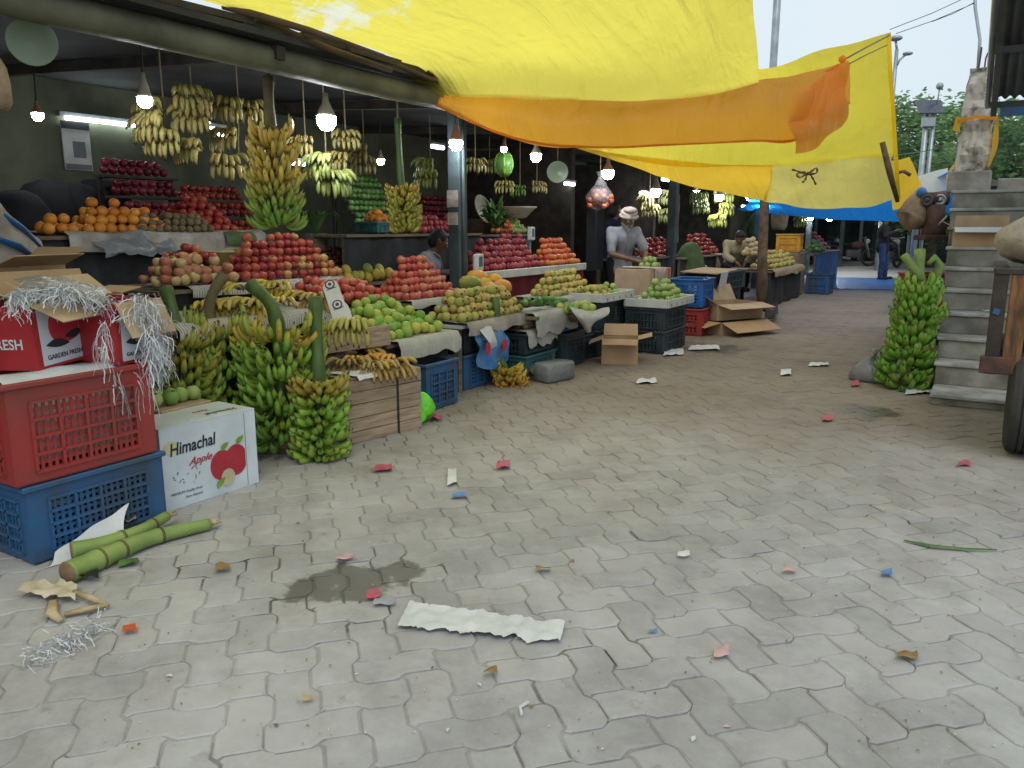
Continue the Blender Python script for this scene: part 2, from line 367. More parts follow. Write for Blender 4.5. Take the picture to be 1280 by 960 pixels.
# ------------------------------------------------------------------ palette
WORN_AT = tuple(onx(425, 40, -3.75))
_s = [onz(455, 725), onz(395, 735), onz(1085, 515), onz(500, 715), onz(895, 436)]
STAINS = [(_s[0].x, _s[0].y, .17), (_s[1].x, _s[1].y, .12), (_s[2].x, _s[2].y, .24), (_s[3].x, _s[3].y, .1), (_s[4].x, _s[4].y, .35)]
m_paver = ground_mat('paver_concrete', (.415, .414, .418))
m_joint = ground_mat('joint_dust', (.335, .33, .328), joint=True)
m_yard = M('far_concrete', (.42, .42, .40), (.33, .33, .31), .8, 1.5, .1)
m_shed = M('dull_green_wall', (.15, .16, .10), (.065, .075, .045), .85, 1.6, .2, 12)
m_ceil = M('sooty_roof_sheet', (.055, .06, .055), (.03, .03, .03), .8, 3)
m_gutter = M('old_green_pipe', (.17, .17, .11), (.085, .085, .055), .6, 3, .3, 14)
m_col = M('painted_column', (.07, .10, .105), (.03, .045, .05), .6, 3, .2)
m_log = M('weathered_pole', (.17, .105, .06), (.06, .045, .03), .85, 9, .5, 30, stretch=(1, .1, 1))
m_yel = tarp_mat('yellow_tarp', (1.0, .85, .13), (.95, .80, .12), .94, worn=1, dirt=.05)
m_yel2 = tarp_mat('yellow_tarp_plain', (1.0, .81, .085), (.9, .70, .07), .92, dirt=.06)
m_ora = tarp_mat('folded_tarp_double', (1.0, .50, .05), (.75, .36, .03), .78, dirt=.12)
m_amb = tarp_mat('amber_tarp', (1.0, .62, .05), (.80, .48, .04), .82, dirt=.1)
m_dul = tarp_mat('dirty_tarp', (.95, .79, .20), (.72, .60, .17), .74, dirt=.34)
m_blue_t = tarp_mat('blue_tarp', (.02, .25, .72), (.02, .22, .62), .5, dirt=.1)
m_whi_t = tarp_mat('white_tarp', (.75, .74, .62), (.7, .7, .62), .5)
m_rope = M('rope', (.24, .19, .11), None, .9, 30, .3)
m_wire = M('black_wire', (.03, .03, .03), None, .6, 5, 0)
m_steel = M('galvanised_steel', (.42, .45, .47), (.30, .33, .35), .4, 6, .05, metal=.6)
m_card = M('brown_cardboard', (.46, .31, .18), (.38, .25, .14), .85, 5, .08, 60)
m_card2 = M('pale_cardboard', (.50, .38, .25), (.40, .29, .18), .85, 5, .08, 60)
m_red = M('red_print', (.42, .03, .035), (.33, .022, .03), .5, 6, .05)
m_white = M('white_print', (.62, .68, .72), (.52, .58, .62), .55, 7, .06)
m_wprint = M('white_carton', (.66, .72, .77), (.52, .57, .60), .5, 4, .12, 18)
m_black = M('black_ink', (.025, .03, .035), None, .6, 5, 0)
m_ink2 = M('grey_ink', (.16, .18, .19), None, .6, 5, 0)
m_redink = M('red_ink', (.55, .04, .06), None, .5, 9, 0)
m_cream = M('cream_ink', (.68, .62, .38), None, .5, 9, 0)
m_leafink = M('leaf_ink', (.22, .42, .04), None, .5, 9, 0)
m_crred = M('red_crate_plastic', (.35, .038, .034), (.23, .05, .04), .55, 4, .1, 30)
m_crblue = M('blue_crate_plastic', (.025, .115, .28), (.055, .075, .10), .55, 3.5, .1, 30)
m_crblue2 = M('bright_blue_plastic', (.02, .14, .42), (.02, .09, .28), .45, 5, .05)
m_crdark = M('dark_crate_plastic', (.035, .055, .065), (.02, .03, .035), .5, 5, .1)
m_crteal = M('teal_crate_plastic', (.05, .16, .17), (.03, .09, .10), .5, 5, .1)
m_cryel = M('yellow_crate_plastic', (.55, .27, .03), (.40, .19, .02), .5, 5, .1)
m_plank = M('crate_plank', (.46, .35, .24), (.27, .19, .12), .8, 5, .3, 40, rnd=.16, stretch=(8, .7, 8))
m_board = M('stall_board', (.22, .17, .11), (.12, .09, .06), .8, 5, .25, 30, stretch=(6, .7, 6))
m_cloth = M('dark_stall_cloth', (.035, .035, .04), (.02, .02, .02), .9, 4, .3, 9)
m_redcl = M('red_stall_cloth', (.20, .02, .03), (.12, .012, .02), .8, 4, .2, 9)
m_whitet = M('white_tray', (.58, .59, .56), (.44, .45, .42), .5, 5, .05)
m_sack = M('jute_sack', (.36, .27, .18), (.22, .16, .10), .95, 8, .5, 70)
m_sackw = M('woven_white_sack', (.40, .36, .31), (.22, .19, .16), .8, 6, .5, 22)
m_news = paper_mat()
m_plastic = film_mat('clear_plastic', (.45, .42, .42), .20, .6)
m_greyfilm = film_mat('grey_plastic', (.22, .23, .235), .80, .3)
m_grn = film_mat('bright_green_bag', (.16, .72, .03), .93, .3)
m_blubag = M('blue_plastic_bag', (.03, .16, .45), (.12, .25, .45), .35, 9, .5, 18)
m_shred = [M('white_shreds', (.68, .71, .74), (.55, .58, .62), .6, 9, 0), M('grey_shreds', (.36, .38, .42), None, .6, 9, 0), M('pink_shreds', (.62, .40, .42), None, .6, 9, 0)]
m_conc = M('stair_concrete', (.33, .32, .285), (.14, .135, .115), .9, 4, .4, 25, det=9)
m_nose = M('stair_tread_stone', (.44, .45, .44), (.24, .24, .22), .75, 7, .3, 30, det=9)
m_rough = M('broken_concrete', (.46, .43, .38), (.09, .08, .065), .95, 6, 1.0, 11, det=9, lo=.38, hi=.50)
m_rust = M('rusty_brown_iron', (.12, .055, .04), (.05, .03, .025), .7, 9, .4, 30)
m_roofm = M('corrugated_iron', (.13, .14, .14), (.07, .075, .075), .6, 2.5, .2, metal=.2)
m_paintw = M('orange_brown_wood', (.27, .125, .045), (.08, .045, .025), .7, 6, .3, 25, stretch=(5, 5, .8))
m_darkw = M('dark_wood', (.065, .05, .04), (.03, .025, .02), .8, 6, .3, 25)
m_tyre = M('tyre_rubber', (.030, .030, .032), (.05, .048, .045), .85, 7, .25, 50)
m_bark = M('tree_bark', (.16, .12, .09), (.08, .06, .045), .95, 5, .6, 20)
m_skin = M('brown_skin', (.20, .10, .06), (.15, .075, .045), .55, 8, .05)
m_hair = M('black_hair', (.012, .011, .010), None, .6, 30, .4, 60)
m_shirtg = M('grey_white_shirt', (.27, .275, .30), (.19, .195, .22), .85, 6, .3, 12)
m_navy = M('navy_shirt', (.02, .03, .07), (.012, .018, .04), .9, 6, .3, 12)
m_beige = M('beige_shirt', (.40, .34, .22), (.30, .25, .16), .9, 6, .3, 12)
m_jeans = M('blue_jeans', (.035, .07, .16), (.02, .045, .11), .9, 6, .3, 20)
m_dkcl = M('black_clothes', (.02, .02, .022), None, .9, 6, .3, 12)
m_turb = M('pinkish_turban', (.48, .40, .36), (.36, .29, .26), .9, 9, .5, 25)
m_grey = M('grey_beard', (.38, .37, .35), None, .9, 30, .5, 60)
m_stalk = M('banana_stalk', (.085, .15, .035), (.05, .085, .02), .55, 7, .2, 25, stretch=(3, 3, .5))
m_stalkb = M('banana_stalk_brown', (.15, .12, .05), (.08, .06, .03), .7, 7, .3, 25)
m_stalkg = M('pale_green_stalk', (.26, .36, .10), (.17, .25, .07), .5, 6, .2, 25)
m_cut = M('cut_stalk_end', (.28, .18, .11), None, .8, 20, .3)
m_husk = M('dry_husk', (.52, .43, .28), (.34, .25, .14), .85, 9, .4)
m_pale = M('pale_green_enamel', (.19, .24, .16), (.14, .18, .12), .4, 2, .03)
m_basin = M('yellow_basin', (.52, .45, .16), (.42, .36, .12), .45, 3, .05)
m_bowl = M('cream_bowl', (.56, .54, .40), None, .4, 3, .03)
m_bulb = glow('lit_bulb', (.90, .95, 1.0), 85)
m_tube = glow('lit_tube', (.86, .96, 1.0), 15)
m_cap = M('bulb_cap', (.50, .44, .33), None, .5, 6, .05)
m_capo = M('orange_bulb_cap', (.42, .20, .12), None, .5, 6, .05)
m_pink = M('pink_wrapper', (.50, .06, .12), (.36, .12, .14), .5, 9, .3)
m_paper = M('white_paper', (.64, .66, .67), (.52, .54, .55), .85, 5, .4, 22)
m_dry = M('dry_leaf', (.34, .22, .09), (.20, .12, .05), .8, 12, .4)
m_grnl = M('green_leaf', (.10, .20, .05), (.05, .12, .03), .55, 7, .2)
m_panel = M('solar_glass', (.05, .06, .09), (.10, .11, .13), .2, 14, 0)
m_sign = M('white_sign', (.70, .70, .66), (.60, .60, .57), .5, 5, .03)
m_peel = M('pale_peel', (.62, .57, .47), (.45, .38, .27), .7, 9, .3)
m_purple = M('purple_ink', (.10, .05, .14), None, .6, 5, 0)
m_flowgrn = M('dull_green_cloth', (.08, .13, .05), (.05, .08, .035), .9, 6, .4)
m_ban = banana_mat()
f_apple = fruit_mat('red_apple_skin', [(.20, .02, .02), (.33, .035, .03), (.42, .10, .05), (.52, .30, .10)], .32, .45)
f_pink = fruit_mat('pink_yellow_apple_skin', [(.34, .07, .05), (.42, .16, .09), (.52, .36, .16), (.50, .42, .18)], .38, .5)
f_dark = fruit_mat('dark_red_apple_skin', [(.10, .010, .018), (.17, .015, .025), (.24, .03, .04)], .22, .4)
f_gloss = fruit_mat('glossy_red_apple_skin', [(.20, .018, .015), (.32, .03, .02), (.40, .07, .04)], .2, .4)
f_coral = fruit_mat('coral_apple_skin', [(.40, .05, .04), (.50, .09, .06), (.56, .20, .10)], .35, .45)
f_orange = fruit_mat('orange_peel', [(.60, .19, .02), (.68, .25, .03), (.72, .30, .04)], .45, .25, 40)
f_tom = fruit_mat('orange_red_skin', [(.46, .07, .03), (.56, .13, .04), (.60, .22, .05)], .35, .4)
f_pom = fruit_mat('dark_pink_skin', [(.19, .015, .03), (.30, .03, .045), (.36, .07, .06)], .4, .5)
f_lime = fruit_mat('lime_skin', [(.14, .27, .035), (.22, .38, .05), (.34, .42, .07), (.50, .44, .08)], .42, .35)
f_guava = fruit_mat('guava_skin', [(.28, .30, .06), (.38, .36, .08), (.46, .38, .11), (.42, .28, .08)], .5, .45)
f_gguava = fruit_mat('green_guava_skin', [(.16, .28, .06), (.27, .38, .10), (.36, .42, .14)], .45, .4)
f_yel = fruit_mat('yellow_lime_skin', [(.42, .40, .07), (.52, .46, .09), (.46, .34, .07)], .45, .4)
f_sap = fruit_mat('brown_sapota_skin', [(.15, .10, .05), (.20, .14, .07), (.12, .10, .045)], .75, .4)
f_mango = fruit_mat('mango_skin', [(.22, .28, .05), (.46, .38, .07), (.55, .36, .06)], .45, .5, 9)
f_papaya = fruit_mat('papaya_skin', [(.16, .22, .04), (.48, .32, .04), (.62, .30, .03), (.60, .24, .03)], .45, .45, 6)
f_dkgrn = fruit_mat('dark_green_skin', [(.06, .16, .03), (.10, .24, .05), (.17, .30, .08)], .4, .4)
f_plum = fruit_mat('plum_skin', [(.04, .012, .02), (.07, .02, .03), (.10, .04, .03)], .35, .4)
f_onion = fruit_mat('pale_brown_skin', [(.36, .25, .12), (.48, .38, .20), (.52, .44, .26)], .5, .4)

# ------------------------------------------------------------------ the lane: pavers and the ground under them
yard = MB(); yard.add([(-90, -60, -.02), (90, -60, -.02), (90, 140, -.02), (-90, 140, -.02)], [(0, 1, 2, 3)])
tag(yard.build('ground', m_yard, org=(0, 0, 0)), kind='structure')
lane = MB(); lane.add([(-6.2, -3, -.0045), (6, -3, -.0045), (6, 22.5, -.0045), (-6.2, 22.5, -.0045)], [(0, 1, 2, 3)])
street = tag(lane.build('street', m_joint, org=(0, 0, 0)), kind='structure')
U, ANG = .129, math.radians(46.5)   # half a paver; the pattern lies askew to the lane
def wave(t):
    t = t % 2.0; w = .14
    if t < w: return t / w
    if t < 1 - w: return 1.0
    if t < 1 + w: return (1 - t) / w
    if t < 2 - w: return -1.0
    return (t - 2) / w
def paver_mesh(hor, pi, pj, rr):
    """one zigzag paver with a chamfered rim; its corner sits on a lattice point of parity (pi, pj)"""
    w, h = (2, 1) if hor else (1, 2); g = .024; kn = [.14, .86, 1.14, 1.86]
    def side(a0, a1, n): return [a0] + [k for k in kn if a0 + .01 < k < a1 - .01]
    out = []
    for x in side(g, w - g, w): out.append((x, g))
    for y in side(g, h - g, h): out.append((w - g, y))
    for x in [w - g] + [k for k in kn[::-1] if g + .01 < k < w - g - .01]: out.append((x, h - g))
    for y in [h - g] + [k for k in kn[::-1] if g + .01 < k < h - g - .01]: out.append((g, y))
    A = .105
    def P(x, y, z, s=0):
        cx, cy = w / 2, h / 2
        x2, y2 = cx + (x - cx) * (1 - s / (w)), cy + (y - cy) * (1 - s / h)
        return V(((x2 + A * wave(y2 + pj) - cx) * U, (y2 + A * wave(x2 + pi) - cy) * U, z))
    out = [(x + rr.uniform(-.014, .014), y + rr.uniform(-.014, .014)) for x, y in out]
    n = len(out); ch = [rr.uniform(.045, .075) if rr.random() < .88 else rr.uniform(.10, .20) for _ in out]
    vs = [P(x, y, -.03) for x, y in out] + [P(x, y, -.0035) for x, y in out] + [P(x, y, 0, c) for (x, y), c in zip(out, ch)]
    fs = [[n + i, n + (i + 1) % n, 2 * n + (i + 1) % n, 2 * n + i] for i in range(n)] + [[i, (i + 1) % n, n + (i + 1) % n, n + i] for i in range(n)] + [[2 * n + i for i in range(n)]]
    return vs, fs
PV = {}
for hor in (0, 1):
    for pi in (0, 1):
        for pj in (0, 1):
            for va in range(4):
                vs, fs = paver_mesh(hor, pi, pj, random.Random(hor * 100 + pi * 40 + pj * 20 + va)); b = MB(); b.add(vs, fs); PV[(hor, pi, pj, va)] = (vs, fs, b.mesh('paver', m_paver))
ca, sa = math.cos(ANG), math.sin(ANG)
cand = []
for i in range(-215, 216):
    for j in range(-215, 216):
        k = (i - j) % 4
        if k == 0: hor, cx, cy = 1, i + 1, j + .5
        elif k == 3: hor, cx, cy = 0, i + .5, j + 1
        else: continue
        x, y = (cx * ca - cy * sa) * U, (cx * sa + cy * ca) * U
        if not (-4.2 < x < 2.6 and .2 < y < 19): continue
        d = V((x, y, -EYE)); z = d.dot(_f)
        if z < .25: continue
        px, py = 640 + F * d.dot(_r) / z, 480 - F * d.dot(_u) / z
        inside = -30 < px < 1310 and py < 1010
        if not (-420 < px < 1700 and py < 1500): continue
        cand.append((0 if inside else 1, z, hor, i % 2, j % 2, x, y, px, py))
cand.sort()
rest = MB(); loose = onz(825, 672)
for q, (out_, z, hor, pi, pj, x, y, px, py) in enumerate(cand):
    vs, fs, me = PV[(hor, pi, pj, R.randrange(4))]
    t1, t2, dz = R.gauss(0, .0045), R.gauss(0, .0045), R.uniform(-.002, .002)
    isl = (V((x, y, 0)) - loose).length < .085
    if q < 299 or isl:
        o = link('paver', me, street); o.location = (x, y, dz + (.006 if isl else 0)); o.rotation_euler = (t1 + (.05 if isl else 0), t2 + (.045 if isl else 0), ANG)
    else:
        m4 = Matrix.Translation((x, y, dz)) @ Matrix.Rotation(ANG, 4, 'Z') @ Matrix.Rotation(t1, 4, 'X') @ Matrix.Rotation(t2, 4, 'Y')
        rest.add([m4 @ p for p in vs], fs)
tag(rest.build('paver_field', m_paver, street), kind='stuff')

# ------------------------------------------------------------------ the market shed on the left
shed = thing('market_shed', 'long dark open fronted market shed with fruit stalls under its low roof', 'market shed', (-7.6, 0, 0))
b = MB(); b.box((-7.7, 16, 1.35), (.2, 44, 2.7)); b.build('back_wall', m_shed, shed)
b = MB(); b.box((-6.0, -3.0, 1.35), (3.4, .2, 2.7)); b.build('end_wall', m_shed, shed)
b = MB(); b.add([(-3.95, -3.5, 2.50), (-3.95, 38, 2.50), (-7.9, 38, 2.72), (-7.9, -3.5, 2.72), (-3.95, -3.5, 2.54), (-3.95, 38, 2.54), (-7.9, 38, 2.76), (-7.9, -3.5, 2.76)], [(0, 1, 2, 3), (7, 6, 5, 4), (0, 4, 5, 1), (2, 6, 7, 3), (0, 3, 7, 4), (1, 5, 6, 2)]); b.build('roof', m_ceil, shed)
for yy in (10.95, 14.4, 19.5):  # cross walls added to darken the inside of the shed
    b = MB(); b.box((-6.5, yy, 1.28), (2.0, .12, 2.54)); b.build('shading_partition', m_darkw, shed)
for yy in [i * 2.4 - 1 for i in range(17)]:
    b = MB(); b.bar((-4.0, yy, 2.44), (-7.6, yy, 2.66), .07, .08); b.build('rafter', m_darkw, shed)
b = MB(); pts = [(-4.12 + .02 * math.sin(i * 1.7), -3 + i * 1.6, 2.415 + .012 * math.sin(i * 2.3)) for i in range(26)]; b.tube(pts, .085, 14); b.build('gutter_pipe', m_gutter, shed, True)
b = MB()
for i in range(90):   # crumbling roof edge
    y0 = -3 + i * .45; w = R.uniform(.5, .62); b.box((-4.02 + R.uniform(-.03, .03), y0, 2.56 + R.uniform(-.012, .012)), (R.uniform(.12, .2), w, R.uniform(.03, .05)), rz=R.uniform(-.1, .1))
b.build('roof_edge', m_darkw, shed)
for yy in (6.46, 12.6, 18.2, 24, 30):
    b = MB(); b.box((-4.5, yy, 1.22), (.14, .14, 2.44), bev=.012); c = b.build('column', m_col, shed)
    if yy < 7:
        b = MB(); b.tube([(-4.41, yy - .03, .4), (-4.41, yy - .03, 2.4)], .014, 8); b.build('drain_pipe', m_col, c, True)
        for z0, hh, ww in ((1.62, .16, .13), (1.43, .12, .12)):
            b = MB(); b.box((-4.5, yy - .086, z0), (ww, .006, hh)); b.build('pasted_notice', m_sackw, c)
for i, (p0, p1, r0) in enumerate([((-3.98, 3.35, 2.62), onx(480, 71, -3.72), .022), ((-4.0, 3.6, 2.60), onx(489, 88, -3.86), .024), ((-4.02, 4.1, 2.60), onx(544, 101, -3.92), .02)]):
    p0, p1 = V(p0), V(p1); mid = (p0 + p1) / 2 + V((0, 0, [.015, -.01, .02][i]))
    b = MB(); b.tube([p0, mid, p1], [r0 * 1.1, r0, r0 * .8], 8)
    tag(b.build('bamboo_pole', m_log, smooth=True), ['uppermost brown pole sticking out over the roof edge under the yellow tarp', 'middle brown pole lying along the roof edge below the topmost one', 'lowest brown pole with a split pointed end along the roof edge'][i], 'pole', 'poles lying on the roof edge')
# things on the back wall
q0, q1 = onx(82, 147, -7.55), onx(171, 157, -7.55)
t = thing('tube_light', 'long white fluorescent tube light on the green back wall', 'tube light', q0)
b = MB(); b.tube([q0, q1], .018, 10); b.build('glass_tube', m_tube, t, True)
b = MB(); b.bar(q0 + V((-.03, -.05, .035)), q1 + V((-.03, .05, .035)), .05, .04); b.build('batten', m_steel, t)
p = onx(96, 183, -7.57); t = thing('wall_poster', 'pale wall notice with dark header band and grey square on back wall', 'poster', p)
b = MB(); b.box(p, (.012, .27, .44)); b.build('sheet', m_whitet, t)
b = MB(); b.box(p + V((.009, 0, .19)), (.008, .27, .07)); b.build('header_band', m_black, t)
b = MB(); b.box(p + V((.009, .02, -.03)), (.006, .12, .15)); b.build('grey_square', m_ink2, t)
b = MB(); b.box(p + V((.009, .0, -.19)), (.008, .25, .05)); b.build('footer_band', m_ink2, t)

# ------------------------------------------------------------------ tarpaulins over the lane
def sheet(name, mat, ctrl, nu=26, nv=26, amp=.03, sc=1.5, seed=0, parent=None):
    b = MB(); b.grid(patch(ctrl, amp, sc, seed), nu, nv, keep_uv=False)
    return b.build(name, mat, parent, True, org=(0, 0, 0))
t1 = thing('yellow_tarp', 'large bright yellow tarpaulin stretched from the roof edge over the stall fronts', 'tarpaulin', (0, 0, 0))
e0, e1, e2, e3, e4 = at(524, 117, 6.45), at(630, 124, 6.55), at(760, 127, 6.7), at(870, 120, 6.85), at(949, 103, 7.0)
sheet('cover', m_yel, [[V((-3.98, -1.5, 2.63)), V((-3.1, -.6, 3.6)), V((-2.3, .5, 4.4)), V((-1.8, 1.6, 4.8)), V((-1.5, 2.6, 5.0))],
      [V((-3.97, 1.6, 2.60)), V((-3.3, 2.0, 3.15)), V((-2.6, 2.6, 3.7)), V((-2.0, 3.3, 4.1)), V((-1.56, 4.1, 4.45))],
      [V((-3.97, 3.8, 2.60)), V((-3.4, 4.2, 2.86)), V((-2.8, 4.7, 3.1)), V((-2.2, 5.2, 3.4)), at(941, -160, 5.6)],
      [V((-3.97, 4.9, 2.60)), at(620, 70, 6.3), at(740, 68, 6.35), at(850, 50, 6.4), at(943, 8, 6.3)],
      [e0, e1, e2, e3, e4]], 40, 30, .035, 1.3, 0, t1)
f0 = [e0 + V((0, 0, -.0)), e1, e2, e3, e4, at(1000, 92, 7.15), at(1056, 74, 7.3)]
dn = [.006, .045, .03, .02, .02, .02, .0]
up = [p + V((.015, .03, .018 if i < 5 else 0)) for i, p in enumerate(f0)]
lo = [at(527, 122, 6.5), at(640, 172, 6.62), at(745, 184, 6.75), at(850, 180, 6.9), at(940, 176, 7.05), at(1000, 172, 7.2), at(1062, 128, 7.3)]
md = [(a + c) / 2 + V((.05, -.07, 0)) * (0 if i in (0, 6) else 1) for i, (a, c) in enumerate(zip(up, lo))]
sheet('hanging_fold', m_ora, [up, md, lo], 12, 44, .03, 2.6, 5, t1)
fl = [[at(990, 120, 7.12), at(1030, 95, 7.2), at(1060, 78, 7.26)], [at(985, 150, 7.1), at(1032, 135, 7.14), at(1063, 130, 7.2)], [at(994, 193, 7.05), at(1030, 180, 7.1), at(1052, 160, 7.16)]]
sheet('loose_corner', m_ora, fl, 22, 18, .05, 4.5, 8, t1)
b = MB(); b.tube([cat_rom(lo, i / 30) for i in range(31)], .011, 6); b.build('fold_hem', m_ora, t1, True)
b = MB(); b.tube([at(1046, 88, 7.25), at(1080, 70, 7.9), at(1109, 56, 8.45)], .006, 6); b.build('tie_rope', m_rope, t1, True)
b = MB(); b.tube([at(1056, 74, 7.3), at(1085, 58, 7.9), at(1112, 44, 8.5)], .008, 6); b.build('tie_rope', m_rope, t1, True)
b = MB(); b.ball(at(1053, 74, 7.28), .035, 8, 6); b.tube([at(1048, 82, 7.27), at(1030, 90, 7.24)], [.02, .006], 6); b.build('tie_knot', m_ora, t1, True)
t2 = thing('yellow_tarp', 'second yellow tarpaulin sagging behind the orange fold with a dirty lower edge', 'tarpaulin', (0, 0, 0))
sheet('cover', m_yel2, [[at(700, 60, 8.6), at(820, 88, 8.4), at(945, 86, 8.2), at(1030, 62, 8.3), at(1111, 41, 8.5)],
      [at(700, 110, 8.9), at(820, 130, 8.8), at(955, 130, 8.6), at(1035, 110, 8.6), at(1113, 90, 8.65)],
      [at(700, 150, 9.1), at(830, 170, 9.1), at(962, 170, 9.0), at(1038, 160, 8.9), at(1116, 140, 8.8)],
      [at(690, 178, 9.2), at(835, 205, 9.3), at(966, 207, 9.25), at(1040, 202, 9.1), at(1118, 195, 8.9)]], 24, 30, .035, 1.7, 3, t2)
sheet('sagging_side', m_amb, [[at(560, 140, 9.0), at(700, 178, 9.18), at(835, 200, 9.28), at(940, 206, 9.24), at(967, 206, 9.23)],
      [at(560, 142, 9.0), at(710, 181, 9.2), at(845, 216, 9.5), at(935, 230, 9.75), at(962, 230, 9.7)],
      [at(560, 144, 9.0), at(720, 184, 9.22), at(850, 229, 9.7), at(930, 246, 10.0), at(958, 251, 10.0)]], 10, 30, .03, 1.9, 4, t2)
sheet('dirty_lower_edge', m_dul, [[at(965, 202, 9.25), at(1010, 199, 9.2), at(1060, 195, 9.08), at(1118, 188, 8.92)],
      [at(962, 230, 9.65), at(1010, 232, 9.6), at(1060, 230, 9.4), at(1120, 222, 9.0)],
      [at(957, 251, 10.0), at(1010, 260, 10.0), at(1062, 259, 9.7), at(1123, 248, 9.1)]], 12, 24, .05, 2.6, 6, t2)
b = MB()
for pts in (((990, 212), (997, 214), (1006, 217), (1012, 216)), ((1012, 216), (1020, 210), (1021, 216), (1012, 218)), ((1008, 217), (1000, 222), (996, 217), (1007, 215)), ((1012, 217), (1016, 223), (1020, 231)), ((1008, 217), (1007, 224), (1003, 228))):
    b.tube([cat_rom([at(x, y, 9.13) for x, y in pts], i / 8) for i in range(9)], [.011 + .004 * math.sin(i * 2) for i in range(9)], 6)
b.ball(at(1010, 217, 9.12), .022, 8, 6); b.build('knotted_strip', m_log, t2, True)
b = MB(); b.tube([at(1111, 41, 8.5), at(1113, 90, 8.64), at(1117, 145, 8.79), at(1120, 200, 8.9), at(1123, 248, 9.1)], .022, 8); b.build('edge_hem', m_yel2, t2, True)
b = MB(); b.tube([at(1103, 178, 8.7), at(1112, 215, 8.8), at(1122, 252, 8.95)], [.03, .034, .022], 8)
tag(b.build('wooden_stick', m_log, smooth=True), 'dark leaning stick holding down the right edge of the second yellow tarp', 'stick')
t3 = thing('yellow_tarp', 'small amber yellow tarpaulin farther off with a bunched tied corner', 'tarpaulin', (0, 0, 0))
sheet('cover', m_amb, [[at(1112, 202, 13.6), at(1125, 199, 13.4), at(1138, 196, 13.2)], [at(1114, 235, 13.7), at(1130, 228, 13.5), at(1148, 220, 13.3)], [at(1116, 262, 13.9), at(1135, 258, 13.7), at(1160, 244, 13.5)]], 12, 12, .05, 2, 2, t3)
b = MB(); b.tube([at(1122, 216, 13.3), at(1130, 214, 13.3), at(1138, 219, 13.3)], .03, 6); b.build('tied_corner', m_log, t3, True)
t4 = sheet('white_tarp', m_whi_t, [[at(1146, 222, 15), at(1165, 216, 15), at(1184, 210, 15)], [at(1150, 232, 15), at(1168, 228, 15), at(1186, 224, 15)], [at(1154, 244, 15), at(1170, 240, 15), at(1190, 238, 15)]], 8, 10, .04, 2, 1)
tag(t4, 'whitish tarpaulin with a yellow rim beyond the amber one', 'tarpaulin')
t5 = sheet('blue_tarp', m_blue_t, [[at(930, 240, 15), at(1040, 250, 15.5), at(1130, 244, 15.5), at(1170, 222, 15), at(1200, 205, 14.5)], [at(935, 255, 17), at(1040, 261, 17), at(1130, 258, 16.5), at(1175, 240, 16), at(1202, 230, 15)], [at(920, 262, 17.5), at(1040, 275, 18), at(1130, 277, 17.5), at(1176, 268, 17), at(1200, 262, 15.5)]], 10, 24, .05, 1.2, 9)
tag(t5, 'bright blue tarpaulin roof beyond the yellow ones at the end of the lane', 'tarpaulin')
b = MB(); pth = [onz(952, 389), at(953, 320, 12.95), at(956, 240, 12.9), at(958, 180, 12.9)]; b.tube(pth, [.085, .08, .075, .07], 12)
tag(b.build('wooden_post', m_log, smooth=True), 'thick round brown post beside the flattened cartons holding up the tarp', 'post')
b = MB(); z0 = onz(964, 330); p1 = at(966, 90, 15); b.tube([V((p1.x, p1.y, 0)), p1, V((p1.x, p1.y, 8))], .07, 10)
tag(b.build('steel_pole', m_steel, smooth=True), 'tall pale steel pole rising above the yellow tarps into the sky', 'pole')

# ------------------------------------------------------------------ makers: bananas, fruit heaps, crates, cartons, tables, people
def banana_mesh(name, L=.15, r=.019, bend=.05, n=6, k=6):
    pts, rad = [], []
    prof = [.32, .42, .85, 1.0, 1.0, .88, .42, .30]
    for i in range(len(prof)):
        t = [0, .1, .24, .42, .62, .82, .94, 1.0][i]
        pts.append(V((bend * (2 * t - 1) ** 2 - bend, 0, L * t))); rad.append(r * prof[i])
    b = MB(); b.tube(pts, rad, n); return b.mesh(name, m_ban, True)
BN = [banana_mesh('banana', .175, .0175, .042), banana_mesh('banana', .16, .0185, .032), banana_mesh('banana', .185, .0165, .052)]
BC = [banana_mesh('banana', .17, .019, .075), banana_mesh('banana', .16, .020, .065)]
BS = [banana_mesh('banana', .122, .0155, .026), banana_mesh('banana', .112, .016, .02)]
YEL, YGR, GRN, DGR, BRN, OLD = (.56, .40, .06), (.40, .38, .07), (.26, .42, .06), (.16, .32, .045), (.36, .24, .08), (.60, .30, .04)
def mixc(a, b, t): return tuple(x + (y - x) * t for x, y in zip(a, b))
def jit(c, s=.18):
    k = 1 + R.uniform(-s, s); return (c[0] * k * (1 + R.uniform(-s, s) * .5), c[1] * k, c[2] * k, 1)
def put_banana(parent, me, p, d, up, col, sc=1.0):
    """one banana, its stalk end at p, growing along d and curving towards up (world coordinates)"""
    z = d.normalized(); x = (up - z * up.dot(z)); x = x.normalized() if x.length > 1e-3 else V((1, 0, 0)); y = z.cross(x)
    m = Matrix((x, y, z)).transposed().to_4x4(); m.translation = p
    m = (wm(parent).inverted() @ m) if parent else m
    o = link('banana', me, parent); o.matrix_basis = m @ Matrix.Scale(sc, 4); o.color = jit(col); return o
def rot2(v, a): return V((v.x * math.cos(a) - v.y * math.sin(a), v.x * math.sin(a) + v.y * math.cos(a), v.z))
